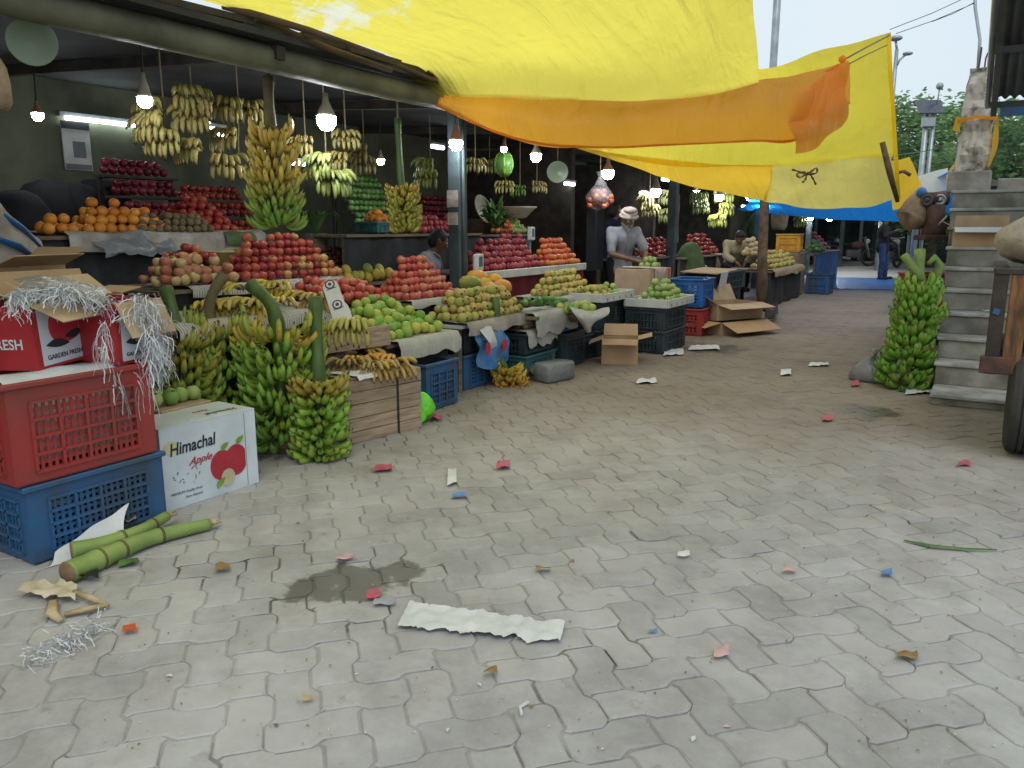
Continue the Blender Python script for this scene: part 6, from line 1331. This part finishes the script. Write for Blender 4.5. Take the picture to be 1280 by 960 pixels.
for vv in bm.verts:
    z = vv.co.z + .5; w = .33 - .07 * z; p = V((vv.co.x * w - .26 + .03 * z, vv.co.y * .32 + 9.95, 1.7 + z * 1.26)); q = V((p.x * 6, p.y * 6, p.z * 5)); k = min(1, z * 5); n_ = noise.noise(q) * .05 + noise.noise(q * 2.3) * .035
    p += V((vv.co.x, vv.co.y, 0)).normalized() * (min(n_, .02) * 1.5 - .01) * k if V((vv.co.x, vv.co.y, 0)).length > .3 else V((0, 0, n_ * .9 * (1 if z > .9 else 0)))
    pb.v.append(p)
for f in bm.faces: pb.f.append([q.index for q in f.verts]); pb.m.append(0)
bm.free(); pb.build('shaft', m_rough, pt)
b = MB(); b.box((-.26, 9.95, 1.82), (.40, .37, .22), bev=.012); b.build('plinth', m_conc, pt)
for dx, h in ((-.05, .22), (.0, .16), (.06, .30), (.03, .12)): b = MB(); b.tube([(-.24 + dx, 9.93 + dx, 2.92), (-.235 + dx, 9.93, 2.96 + h * .7), (-.22 + dx * 1.3, 9.92, 2.96 + h)], .009, 6); b.build('iron_rod', m_rust, pt)
b = MB(); b.grid(patch([[V((-.08, 9.77, 2.45)), V((-.05, 9.85, 2.47))], [V((-.09, 9.75, 2.2)), V((-.05, 9.84, 2.18))], [V((-.12, 9.74, 1.98)), V((-.1, 9.8, 1.97))]], .02, 4), 10, 5, keep_uv=False)
b.grid(patch([[V((-.45, 9.8, 2.5)), V((-.40, 9.76, 2.48))], [V((-.47, 9.8, 2.36)), V((-.40, 9.75, 2.32))]], .02, 4), 6, 4, keep_uv=False); b.tube([(-.42, 9.77, 2.44), (-.25, 9.74, 2.47), (-.07, 9.78, 2.44)], .018, 6)
tag(b.build('yellow_cloth', m_amb, None, True), 'strip of yellow cloth tied round the broken pillar', 'cloth')
b = MB(); b.grid(patch([[at(1185, 226, 9.6), at(1195, 206, 9.5), at(1203, 202, 9.4)], [at(1180, 222, 9.7), at(1188, 214, 9.6), at(1197, 208, 9.5)], [at(1183, 218, 9.7), at(1195, 202, 9.6), at(1203, 200, 9.45)]], .03, 6), 8, 8, keep_uv=False); tag(b.build('yellow_cloth', m_amb, None, True), 'crumpled end of yellow cloth tied at the foot of the broken pillar', 'cloth')
# iron roof at the upper right
rt_ = thing('iron_roof', 'dark corrugated iron roof sloping up at the upper right corner', 'roof', (1.6, 9, 2.5))
def corr(u, v): x = -.13 + 3.6 * u; y = 9.15 - 3.4 * v; return V((x, y, 2.56 + 1.15 * v + .016 * math.sin(x * 2 * PI / .076)))
b = MB(); b.grid(corr, 280, 3, keep_uv=False); b.build('corrugated_sheet', m_roofm, rt_, True)
for v in (.0, .28, .55, .82): y = 9.15 - 3.4 * v; b = MB(); b.bar((-.14, y, 2.50 + 1.15 * v), (3.4, y, 2.50 + 1.15 * v), .06, .05); b.build('purlin', m_roofm, rt_)
for x in (-.1, 1.0, 2.2): b = MB(); b.bar((x, 9.2, 2.43), (x, 5.7, 3.60), .05, .07); b.build('rafter', m_roofm, rt_)
b = MB(); b.tube([(-.16, 9.22, 2.50), (-.155, 7.4, 3.12), (-.15, 5.7, 3.70)], .028, 8); b.build('edge_pipe', m_steel, rt_, True)
b = MB(); b.bar((-.05, 9.3, 2.45), (3.4, 9.3, 2.47), .05, .09); b.build('fascia', m_crblue, rt_)
b = MB(); p = at(1222, 92, 9.0); b.tube([p, at(1225, 50, 9.0), at(1219, 10, 9.0), at(1218, -40, 9.0)], .018, 6); tag(b.build('thin_pole', m_steel, None, True), 'thin bent grey pole rising beside the broken pillar', 'pole')
b = MB()
for (a, c_) in (((1112, 37), (1218, -8)), ((1120, 42), (1218, 4)), ((1165, 27), (1218, 3))): b.tube([at(*a, 9), at((a[0] + c_[0]) / 2, (a[1] + c_[1]) / 2 + 2, 9), at(*c_, 9)], .004, 5)
tag(b.build('wires', m_wire), 'thin overhead wires crossing the pale sky at the upper right', 'wires')
b = MB(); b.tube([at(1115, 195, 9), at(1150, 190, 10), at(1196, 182, 9.6)], .005, 5); tag(b.build('guy_rope', m_grnl), 'thin green cord strung from the tarp stick to the broken pillar', 'cord')
# lamp post, solar panel, trees
def pole(name, label, px, ytop, d, r, mat=m_steel): p = at(px, ytop, d); b = MB(); b.tube([V((p.x, p.y, 0)), V((p.x, p.y, p.z * .5)), p], [r * 1.2, r, r * .8], 8); t = thing(name, label, 'street lamp', V((p.x, p.y, 0))); b.build('pole', mat, t, True); return t, p
t, p = pole('street_lamp', 'slim street lamp with two small heads beyond the yellow tarp', 1121, 62, 24, .07)
b = MB(); b.tube([p, p + V((-.05, 0, .25))], .04, 6); b.ball(p + V((-.06, 0, .33)), .17, 10, 6, sc=(1.2, 1, .5)); b.build('lamp_head', m_steel, t, True)
b = MB(); b.tube([p - V((0, 0, .55)), p + V((.1, .05, -.3)), p + V((.25, .12, -.15))], .035, 6); b.ball(p + V((.3, .14, -.12)), .12, 10, 6, sc=(1.3, 1, .5)); b.build('side_lamp', m_steel, t, True)
t, p = pole('solar_street_lamp', 'street lamp with a tilted solar panel in front of the green trees', 1159, 140, 20, .075)
for dx in (.16,): b = MB(); b.tube([V((p.x + dx, p.y + .05, 0)), p + V((dx, .05, -.1))], .05, 8); b.build('second_pole', m_steel, t, True)
b = MB(); b.box(p + V((.05, 0, .12)), (.62, .5, .04), rx=.8, rz=.45); b.build('solar_panel', m_panel, t); b = MB(); b.box(p + V((.05, 0, -.25)), (.3, .2, .25), rz=.4, bev=.02); b.build('battery_box', m_steel, t)
b = MB(); b.tube([p + V((.2, .1, .2)), p + V((.22, .1, .55))], .02, 6); b.ball(p + V((.22, .1, .62)), .09, 8, 6); b.build('lamp_head', m_steel, t, True)
m_leaf = []
for nm, c in (('tree_leaves_dark', (.085, .15, .075)), ('tree_leaves_mid', (.14, .235, .10)), ('tree_leaves_light', (.20, .32, .15))):  # distance haze is put into the leaf colours: paler and greyer
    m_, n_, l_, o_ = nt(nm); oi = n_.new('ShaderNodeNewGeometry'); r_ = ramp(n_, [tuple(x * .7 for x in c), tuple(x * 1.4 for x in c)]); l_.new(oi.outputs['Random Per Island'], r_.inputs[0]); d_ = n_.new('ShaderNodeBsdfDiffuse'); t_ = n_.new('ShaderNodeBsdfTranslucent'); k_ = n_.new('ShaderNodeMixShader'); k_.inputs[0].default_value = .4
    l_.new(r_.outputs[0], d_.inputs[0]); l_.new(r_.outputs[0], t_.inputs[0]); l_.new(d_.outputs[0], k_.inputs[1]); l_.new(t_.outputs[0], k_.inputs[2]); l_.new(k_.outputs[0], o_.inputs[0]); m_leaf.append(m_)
def tree(label, px, d, h, cr, leaf=.13, n=5200, zc=.62, seed=0, lean=0.0):
    q = at(px, 300, d); q.z = 0; t = thing('tree', label, 'tree', q, 0, None); r0 = cr * .07
    top = q + V((lean, 0, h * .8)); pts = [q, q + V((lean * .2, .1, h * .25)), q + V((lean * .5, -.1, h * .5)), top]
    b = MB(); b.tube([cat_rom(pts, i / 8) for i in range(9)], [r0 * (1.3 - .1 * i) for i in range(9)], 9); b.build('trunk', m_bark, t, True)
    cl = []; rr = random.Random(seed)
    for k in range(9):
        a = rr.uniform(0, 6.28); z = rr.uniform(.35, .62); s = cat_rom(pts, z); e = s + V((math.cos(a), math.sin(a), rr.uniform(.3, 1.1))) * cr * rr.uniform(.5, .9)
        b = MB(); b.tube([s, s.lerp(e, .5) + V((0, 0, .2)), e], [r0 * .5, r0 * .32, r0 * .12], 6); b.build('limb', m_bark, t, True); cl.append(e); cl.append(s.lerp(e, .6) + V((rr.uniform(-1, 1), rr.uniform(-1, 1), rr.uniform(0, 1))) * cr * .25)
    for k in range(26): a, u = rr.uniform(0, 6.28), rr.uniform(-.9, 1); cl.append(q + V((lean * .8 + math.cos(a) * math.sqrt(1 - u * u) * cr * .8, math.sin(a) * math.sqrt(1 - u * u) * cr * .8, h * zc + u * h * .33)))
    b = MB()
    for c in cl:
        sz = cr * rr.uniform(.26, .44); kind = rr.choice((0, 1, 1, 2))
        for _ in range(n // len(cl)):
            v = V((rr.gauss(0, .55), rr.gauss(0, .55), rr.gauss(0, .45))) * sz; p = c + v; nn = V((rr.gauss(0, 1), rr.gauss(0, 1), rr.gauss(.8, 1))).normalized(); x, y, z = basis(nn); s = leaf * rr.uniform(.6, 1.4)
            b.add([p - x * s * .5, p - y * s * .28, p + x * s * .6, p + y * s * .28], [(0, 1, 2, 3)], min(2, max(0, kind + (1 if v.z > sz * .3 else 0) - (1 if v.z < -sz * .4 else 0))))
    tag(b.build('crown', m_leaf, t), kind='stuff'); return t
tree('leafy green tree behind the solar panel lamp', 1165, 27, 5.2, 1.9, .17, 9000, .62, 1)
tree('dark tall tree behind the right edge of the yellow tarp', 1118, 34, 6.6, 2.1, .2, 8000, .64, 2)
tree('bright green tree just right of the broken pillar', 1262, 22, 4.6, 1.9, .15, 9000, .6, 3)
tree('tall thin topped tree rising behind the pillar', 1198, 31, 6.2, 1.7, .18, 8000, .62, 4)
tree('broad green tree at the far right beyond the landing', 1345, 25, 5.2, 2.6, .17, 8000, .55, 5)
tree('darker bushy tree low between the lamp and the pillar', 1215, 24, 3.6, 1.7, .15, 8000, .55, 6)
# ------------------------------------------------------------------ cart with tyre and sack, boxes on the stairs, machine
ct = thing('wooden_cart', 'old wooden cart with worn orange brown planks at the right edge', 'cart', (.9, 5.9, 0))
b = MB(); b.box((.9, 5.95, .58), (1.7, 1.2, .06), bev=.006); b.build('deck', m_darkw, ct)
b = MB(); b.box((.075, 5.385, .80), (.075, .07, .60), bev=.006); b.build('corner_post', m_darkw, ct)
b = MB(); b.box((.172, 5.372, .80), (.095, .05, .58), bev=.005); b.build('orange_board', m_paintw, ct)
for i, z in enumerate((.58, .69, .80, .91, 1.02)): b = MB(); b.box((.98, 5.40, z), (1.5, .03, .098), bev=.004); b.build('end_plank', m_paintw if i % 2 else m_darkw, ct)
for i, z in enumerate((.62, .78, .94)): b = MB(); b.box((.075, 6.0, z), (.03, 1.15, .14), bev=.004); b.build('side_plank', m_darkw, ct)
b = MB(); b.box((.9, 5.385, 1.10), (1.72, .09, .035), bev=.006); b.box((.075, 6.0, 1.10), (.08, 1.15, .034), bev=.006); b.build('top_rail', m_darkw, ct)
b = MB(); b.box((.095, 5.36, .555), (.16, .05, .1), bev=.006); b.build('bracket', m_rust, ct)
b = MB(); b.box((.07, 5.347, .87), (.035, .004, .035), ry=.3); b.build('blue_patch', m_crblue, ct)
wh = V((.30, 5.58, .345)); w_ = link('wheel', None, ct); w_.location = wm(ct).inverted() @ wh
bb = MB(); prof = [(.20, -.10), (.30, -.115), (.335, -.10), (.345, -.075)]
for k in range(5):
    z = -.065 + .0325 * k; prof += [(.345, z - .011), (.345, z + .011), (.334, z + .013), (.334, z + .019)]
prof += [(.345, .075), (.335, .10), (.30, .115), (.20, .10)]
bb.lathe(prof, 40, wh, rot=Matrix.Rotation(PI / 2, 3, 'Y')); bb.build('tyre', m_tyre, w_, True, edge=.5)
bb = MB(); bb.lathe([(1e-4, -.06), (.06, -.06), (.08, -.03), (.19, -.04), (.205, -.09), (.205, .09), (.19, .04), (1e-4, .03)], 24, wh, rot=Matrix.Rotation(PI / 2, 3, 'Y')); bb.build('rim', m_rust, w_, True)
b = MB(); b.tube([(.3, 5.66, .345), (1.6, 5.66, .345)], .03, 10); b.build('axle', m_rust, ct, True)
b = MB(); b.ball((.46, 5.62, 1.27), .3, 22, 16, sc=(1.4, 1, .68))
for i, p in enumerate(b.v): b.v[i] = p + V((noise.noise(p * 4), noise.noise(p * 4 + V((3, 3, 3))), noise.noise(p * 5))) * .05 + V((noise.noise(p * 14), noise.noise(p * 14 + V((3, 3, 3))), noise.noise(p * 14))) * .018; b.v[i].z = max(b.v[i].z, 1.121)
tag(b.build('woven_sack', m_sackw, None, True), 'stuffed pale woven sack lying on the wooden cart', 'sack')
c, rz, L = facing(V((-.33, 8.52, 1.172)), V((.10, 8.56, 1.172)), .24)
c = V((-.085, 8.66, 1.172)); t = carton('open brown carton standing on the stairs with its white flap folded down', c, .24, .46, .17, m_card, -PI / 2 + .05, (112, 60, 5, 60), None, m_card2)
b = MB(); m = wm(t); a = math.radians(112); hp = V((.1215, 0, .175)); up2 = V((math.sin(a), 0, math.cos(a))); b.poly([m @ (hp - V((0, .222, 0)) + up2 * .002), m @ (hp + V((0, .222, 0)) + up2 * .002), m @ (hp + V((0, .215, 0)) + up2 * .112), m @ (hp - V((0, .215, 0)) + up2 * .112)], m.to_3x3() @ V((math.cos(a), 0, -math.sin(a))) * -.0045); b.build('flap_print', m_white, t)
limp('small torn paper on a stair tread', 'paper', 'paper_scrap', [(-.02, 7.96), (.08, 7.98), (.06, 7.90), (.0, 7.9)], m_paper, .63, .01)
q = at(1165, 330, 9.2); mc = thing('roller_machine', 'rusty brown machine with two round rollers standing behind the green banana stalk', 'machine', V((q.x, q.y, 0)))
def mp_(px, py, d=9.2): return at(px, py, d)
crate('dark plastic crate standing on the ground under the rusty machine', V((q.x, q.y, 0)), .55, .5, .42, m_crdark, .5, 3, 3); crate('dark red crate carrying the rusty machine', V((q.x, q.y, .421)), .52, .5, .40, m_crred, .5, 3, 3)
b = MB(); b.box(mp_(1166, 297), (.32, .3, .06), rz=.5, bev=.01); b.build('base_plate', m_rust, mc)
b = MB(); b.tube([mp_(1166, 297), mp_(1168, 280), mp_(1168, 258)], [.14, .11, .12], 12); b.build('body', m_rust, mc, True)
b = MB(); b.tube([mp_(1154, 250, 9.2), mp_(1183, 248, 9.2)], .085, 14); b.build('head', m_rust, mc, True)
for px in (1159, 1175): p = mp_(px, 250, 9.12); b = MB(); ax = (V((0, 0, EYE)) - p).normalized(); x, y, z = basis(ax); b.lathe([(.068, -.05), (.068, .0), (.05, .012), (.045, .003), (.02, .002), (.018, .02), (1e-4, .02)], 20, p, rot=Matrix((x, y, z)).transposed()); b.build('roller', m_steel if px > 1170 else m_roofm, mc, True)
b = MB(); b.tube([mp_(1172, 282, 9.1), mp_(1184, 270, 9.05)], .012, 6); b.build('handle', m_steel, mc, True)
b = MB(); b.ball(mp_(1152, 240), .06, 10, 8); b.build('blue_cap', m_blubag, mc, True)
b = MB(); b.tube([mp_(1151, 238, 9.3), mp_(1146, 255, 9.3), mp_(1139, 275, 9.3), mp_(1131, 277, 9.3)], [.05, .13, .19, .10], 14)
for i, p in enumerate(b.v): b.v[i] = p + V((noise.noise(p * 6), noise.noise(p * 6 + V((3, 3, 3))), noise.noise(p * 7))) * .04
tag(b.build('tan_sack', m_sack, None, True), 'tan sack slung against the left side of the rusty machine', 'sack')
# ------------------------------------------------------------------ far end of the lane
fb = thing('far_building', 'dark market building across the far end of the lane under the blue tarp', 'building', (-3, 36, 0))
b = MB(); b.box((-1, 37, 1.75), (16, 2, 3.5)); b.build('wall', m_crdark, fb)
for x in (-7.2, -5.4, -3.6, -1.8, 0, 1.8): b = MB(); b.box((x, 35.97, 1.3), (1.2, .1, 2.6)); o = b.build('shutter', m_col if (x * 10) % 4 else m_roofm, fb); b = MB(); b.box((x + .75, 35.93, 1.5), (.12, .16, 3.0)); b.build('pier', m_steel, fb)
b = MB(); b.add([(-9, 33.5, 2.75), (4, 33.5, 2.75), (4, 36, 3.3), (-9, 36, 3.3)], [(0, 1, 2, 3)]); b.add([(-9, 33.5, 2.7), (4, 33.5, 2.7), (4, 36, 3.25), (-9, 36, 3.25)], [(3, 2, 1, 0)]); b.build('awning', m_ceil, fb)
rbw = thing('right_building', 'low dark building behind the rusty machine on the right of the lane', 'building', (1.6, 17, 0)); b = MB(); b.box((1.6, 17.5, .95), (3.2, 9, 1.9)); b.build('wall', m_conc, rbw)
b = MB(); b.box((1.5, 17.5, 1.94), (3.6, 9.4, .08)); b.build('roof_slab', m_roofm, rbw)
p = at(1101, 345, 22); b = MB(); b.tube([V((p.x, p.y, 0)), at(1101, 300, 22), at(1104, 255, 22)], .085, 10); tag(b.build('steel_pole', m_steel, None, True), 'galvanised pole standing left of the man in jeans far down the lane', 'pole')
limp('bright blue plastic sheet spread on the ground at the far end of the lane', 'plastic sheet', 'blue_sheet', [onz(1030, 361), onz(1165, 364), onz(1150, 349), onz(1040, 347)], m_crblue2, 0, .01, 14, 6)
def motorbike(label, q, rz, mat):
    t = thing('motorbike', label, 'motorbike', q, rz, 'motorbikes parked at the far end'); m = wm(t)
    def fin(b, n_, mt, par=t): b.v = [m @ p for p in b.v]; return b.build(n_, mt, par, True)
    for x in (-.62, .62):
        b = MB(); b.tube([V((x + .27 * math.cos(a), 0, .3 + .27 * math.sin(a))) for a in [2 * PI * i / 18 for i in range(19)]], .05, 8, cap=False); fin(b, 'wheel', m_tyre)
    b = MB(); b.ball((.18, 0, .72), .2, 12, 8, sc=(1.4, .75, .7)); fin(b, 'fuel_tank', mat); b = MB(); b.tube([(-.75, 0, .80), (-.4, 0, .74), (.0, 0, .74)], [.08, .12, .1], 8, squash=.6); fin(b, 'seat', m_dkcl)
    b = MB(); b.tube([(.62, .07, .3), (.42, .05, .95)], .025, 6); b.tube([(.62, -.07, .3), (.42, -.05, .95)], .025, 6); b.tube([(.3, .33, 1.02), (.42, .1, .98), (.42, -.1, .98), (.3, -.33, 1.02)], .018, 6); fin(b, 'handlebar', m_steel)
    b = MB(); b.box((0, 0, .42), (.45, .22, .3), bev=.05); fin(b, 'engine', m_roofm); b = MB(); b.ball((.52, 0, .86), .09, 10, 8); fin(b, 'headlight', m_whitet)
    b = MB(); b.tube([(-.1, -.15, .25), (-.75, -.17, .36)], .045, 8); fin(b, 'exhaust', m_steel)
motorbike('parked motorbike with a dull brown tank in front of the far dark building', V((-4.2, 30.5, 0)), .5, m_rust); motorbike('parked motorbike with a dark tank beside the galvanised pole', V((-2.9, 29.5, 0)), 1.2, m_crdark); motorbike('parked motorbike with a blue tank farther left at the dark building', V((-5.3, 31.5, 0)), .8, m_crblue)
# ------------------------------------------------------------------ cut stalks and litter on the pavers
def stalkpiece(label, pts, r, nodes):
    t = thing('cut_stalk', label, 'stalk', V((pts[0].x, pts[0].y, 0))); n_ = 20; P_ = [cat_rom(pts, i / n_) for i in range(n_ + 1)]
    b = MB(); b.tube(P_, [r * (1 - .42 * i / n_) * (1.10 if any(abs(i / n_ - k) < .03 for k in nodes) else 1) for i in range(n_ + 1)], 12); b.build('stem', m_stalkg, t, True)
    d = (P_[0] - P_[1]).normalized(); b = MB(); b.tube([P_[0], P_[0] + d * .004], [r * 1.0, r * .92], 12); b.build('cut_end', m_cut, t, True)
    for k in nodes: c = cat_rom(pts, k); b = MB(); d = (cat_rom(pts, k + .02) - c).normalized(); b.tube([c - d * .006, c + d * .006], r * (1 - .42 * k) * 1.13, 12); b.build('node_ring', m_stalkb, t, True)
    c = P_[-1]; b = MB()
    for k in range(7): d = (P_[-1] - P_[-2]).normalized() + V((R.uniform(-.5, .5), R.uniform(-.5, .5), R.uniform(-.3, .3))); b.tube([c, c + d * .04], [.014, .004], 5)
    b.build('frayed_end', m_husk, t, True)
stalkpiece('long green cut banana stalk lying on the pavers before the blue crate', [onz(84, 716, .045), onz(135, 694, .042), onz(190, 672, .038), onz(262, 655, .03)], .045, (.27, .44, .72))
stalkpiece('shorter green cut stalk lying behind the long one against the blue crate', [onz(90, 689, .05), onz(130, 680, .05), onz(175, 664, .05), onz(208, 645, .055)], .04, (.5, .8))
b = MB(); b.grid(patch([[onz(48, 712, .004), onz(105, 694, .012), onz(150, 678, .02)], [onz(62, 702, .02), onz(115, 682, .04), onz(156, 664, .06)], [onx(70, 690, -3.165), onx(118, 658, -3.16), onx(158, 633, -3.165)]], .028, 9, 4), 16, 18); b.v = [V((max(p.x, -3.168), p.y, max(p.z, .004))) for p in b.v]
tag(b.build('paper_scrap', m_paper, None, True), 'crumpled paper leaning against the blue crate behind the cut stalks', 'paper')
limp('pale paper under the long cut stalk', 'paper', 'paper_scrap', [onz(105, 716), onz(160, 700), onz(166, 692), onz(120, 708)], m_paper, .0, .012)
for lab, pts in (('dry pale husk between the two cut stalks', (140, 668, 172, 655)), ('dark scrap of peel before the long cut stalk', (97, 730, 124, 722))):
    x0, y0, x1, y1 = pts; limp(lab, 'husk', 'dry_husk', [onz(x0, y0), onz(x1, y0), onz(x1, y1 - 4), onz(x0, y1)], m_husk if 'pale' in lab else m_dkcl, .0 if 'dark' in lab else .04, .03, 8, 6)
limp('dark green trampled leaf bits beside the long cut stalk', 'leaf', 'leaf_scrap', [onz(146, 712), onz(176, 708), onz(172, 700), onz(150, 705)], m_grnl, 0, .015)
limp('long torn white paper strip lying across the pavers in the foreground', 'paper', 'paper_strip', [onz(497, 787), onz(700, 808), onz(706, 783), onz(512, 757)], m_paper, .002, .012, 60, 10, 3)
t = limp('cream banana peel and pale cloth like scrap at the lower left', 'peel', 'banana_peel', [onz(22, 748), onz(95, 758), onz(98, 738), onz(48, 736)], m_peel, .0, .03, 12, 8, 5)
b = MB(); b.tube([onz(66, 752, .02), onz(64, 766, .02), onz(76, 776, .015)], [.018, .022, .012], 6, squash=.5); b.tube([onz(80, 768, .015), onz(105, 762, .02), onz(134, 756, .02)], [.012, .016, .01], 6, squash=.6); b.tube([onz(92, 740, .03), onz(115, 748, .025), onz(135, 757, .02)], [.01, .013, .008], 6); b.build('peel_strip', m_husk, t, True)
b = MB()
def strip(): u = R.random(); return onz(32 + 100 * u + R.gauss(0, 4), 822 - 44 * u + R.gauss(0, 7), .01 + R.uniform(0, .025))
ribbons(b, strip, 190, .06, .0019, 6, 1.0, .12)
for i, p in enumerate(b.v): b.v[i].z = max(.003, p.z)
tag(b.build('shredded_paper', m_shred), 'small trail of shredded paper on the pavers at the lower left', 'shredded paper', kind='stuff')
def scrap(lab, cat, nm, x, y, w, h, mat, amp=.012): limp(lab, cat, nm, [onz(x - w, y + h), onz(x + w, y + h * .7), onz(x + w * .9, y - h), onz(x - w * .8, y - h * .8)], mat, 0, amp * 1.4, 8, 6, x)
for a in (('orange scrap of peel near the shredded trail at the lower left', 'peel', 'fruit_peel', 162, 791, 9, 5, f_tom), ('pink and white wrapper beside the wet stain', 'wrapper', 'wrapper', 467, 747, 9, 7, m_pink), ('faded pink wrapper in the upper part of the wet stain', 'wrapper', 'wrapper', 431, 701, 11, 4, m_shred[2]), ('whitish wrapper just right below the wet stain', 'wrapper', 'wrapper', 480, 756, 14, 5, m_shred[1]),
          ('red wrapper on the pavers below the plank crate', 'wrapper', 'wrapper', 479, 588, 12, 4, m_pink), ('red folded wrapper in the middle of the lane', 'wrapper', 'wrapper', 629, 584, 9, 5, m_pink), ('pink white chequered wrapper in the right foreground', 'wrapper', 'wrapper', 901, 820, 10, 7, m_shred[2]), ('pink wrapper near the dark stain on the right', 'wrapper', 'wrapper', 1034, 525, 7, 4, m_pink),
          ('tiny pink scrap on the pavers at right of centre', 'wrapper', 'wrapper', 986, 717, 9, 3, m_shred[2]), ('tiny blue and pink wrapper on the right pavers', 'wrapper', 'wrapper', 1108, 720, 7, 4, m_blubag), ('pink scrap near the tyre', 'wrapper', 'wrapper', 1205, 582, 8, 3, m_pink), ('pink scrap beside the grey bag', 'wrapper', 'wrapper', 1069, 481, 5, 4, m_pink),
          ('white torn paper strip below the green bag', 'paper', 'paper_scrap', 565, 599, 6, 11, m_paper), ('white paper far up the lane before the stacked crates', 'paper', 'paper_scrap', 808, 478, 13, 3, m_paper), ('white scrap left of the grey bag up the lane', 'paper', 'paper_scrap', 982, 467, 7, 4, m_paper), ('thin white paper far up the lane', 'paper', 'paper_scrap', 1023, 457, 13, 2, m_paper),
          ('curled dry brown leaf in the right foreground', 'leaf', 'dry_leaf', 1133, 824, 14, 6, m_dry), ('small blue tube like scrap in the foreground', 'wrapper', 'wrapper', 816, 792, 6, 1.6, m_blubag), ('brown leaf in the centre foreground', 'leaf', 'dry_leaf', 613, 846, 9, 4, m_dry), ('brown leaf near the wet stain', 'leaf', 'dry_leaf', 679, 715, 10, 3, m_dry),
          ('blue and white scrap below the plank crate', 'wrapper', 'wrapper', 574, 623, 10, 2.5, m_blubag), ('small tan scrap at the left foreground', 'leaf', 'dry_leaf', 384, 878, 7, 3, m_husk), ('white scraps on the ground before the open carton', 'paper', 'paper_scrap', 842, 442, 13, 4, m_paper), ('white paper by the flattened cartons', 'paper', 'paper_scrap', 880, 436, 20, 3, m_paper),
          ('small white scrap by the lifted paver', 'paper', 'paper_scrap', 854, 697, 8, 3, m_paper), ('dark leaf scrap beside the crates at left', 'leaf', 'dry_leaf', 278, 714, 10, 4, m_dry), ('white plastic under the foot of the green banana stalk', 'plastic', 'plastic_scrap', 1148, 488, 17, 7, m_paper)):
    scrap(*a)
b = MB(); b.tube([onz(660, 878, .006), onz(650, 884, .008), onz(652, 893, .006)], .005, 6); tag(b.build('string', m_paper), 'short white curl of string in the foreground', 'string')
b = MB(); pts = [onz(1130, 676, .006), onz(1165, 682, .012), onz(1205, 686, .01), onz(1246, 688, .006)]
vs = []
for p, w in zip(pts, (.004, .016, .014, .003)): vs += [p + V((.3, .95, 0)) * w, p + V((0, 0, .006)), p - V((.3, .95, 0)) * w]
b.add(vs, [(3 * i + j, 3 * i + j + 1, 3 * i + j + 4, 3 * i + j + 3) for i in range(3) for j in (0, 1)]); tag(b.build('leaf_strip', m_grnl), 'long narrow green leaf strip on the right pavers', 'leaf')
q = onz(1085, 478); b = MB(); b.lathe([(.13, 0), (.16, .03), (.12, .12), (.04, .2), (.02, .25), (.05, .29), (1e-4, .29)], 16, q + V((0, .1, 0)), sx=1.1)
for i, p in enumerate(b.v): b.v[i] = p + V((noise.noise(p * 9), noise.noise(p * 9 + V((3, 3, 3))), 0)) * .05
tag(b.build('plastic_bag', m_greyfilm, None, True), 'tied grey plastic bag on the ground left of the green banana stalk', 'bag')
b = MB()
for k in range(520):
    x, y = R.uniform(120, 1270), 400 + 540 * R.random() ** .8; p = onz(x, y, .004)
    s = R.uniform(.002, .007) * (1 if R.random() < .93 else 2.2); a = R.uniform(0, 6.28); c_, s_ = math.cos(a) * s, math.sin(a) * s; b.add([p + V((c_, s_, 0)), p + V((-s_ * .5, c_ * .5, .003)), p + V((-c_, -s_, .001)), p + V((s_ * .5, -c_ * .5, .004))], [(0, 1, 2, 3)], R.choice((0, 0, 1, 2, 2, 4, 4, 3)))
tag(b.build('litter_specks', [m_paper, m_shred[2], m_dry, m_husk, m_board]), 'tiny scraps of paper, peel and leaf scattered over the pavers', 'litter', kind='stuff')
for k, (mb, mats) in BULKED.items():
    tag(mb.build('heaped_' + k + 's', mats, None, True, org=(0, 0, 0)), {'apple': 'smaller and dimmer apples on the back racks and far stalls', 'guava': 'far and dim guavas heaped on the farther stalls', 'sweet_lime': 'dark green fruit piled by the round post', 'green_apple': 'dark green apples on the tiered rack behind the thin banana stalk'}[k], {'apple': 'apples', 'guava': 'guavas', 'sweet_lime': 'sweet limes', 'green_apple': 'green apples'}[k], kind='stuff')
finish_fused()
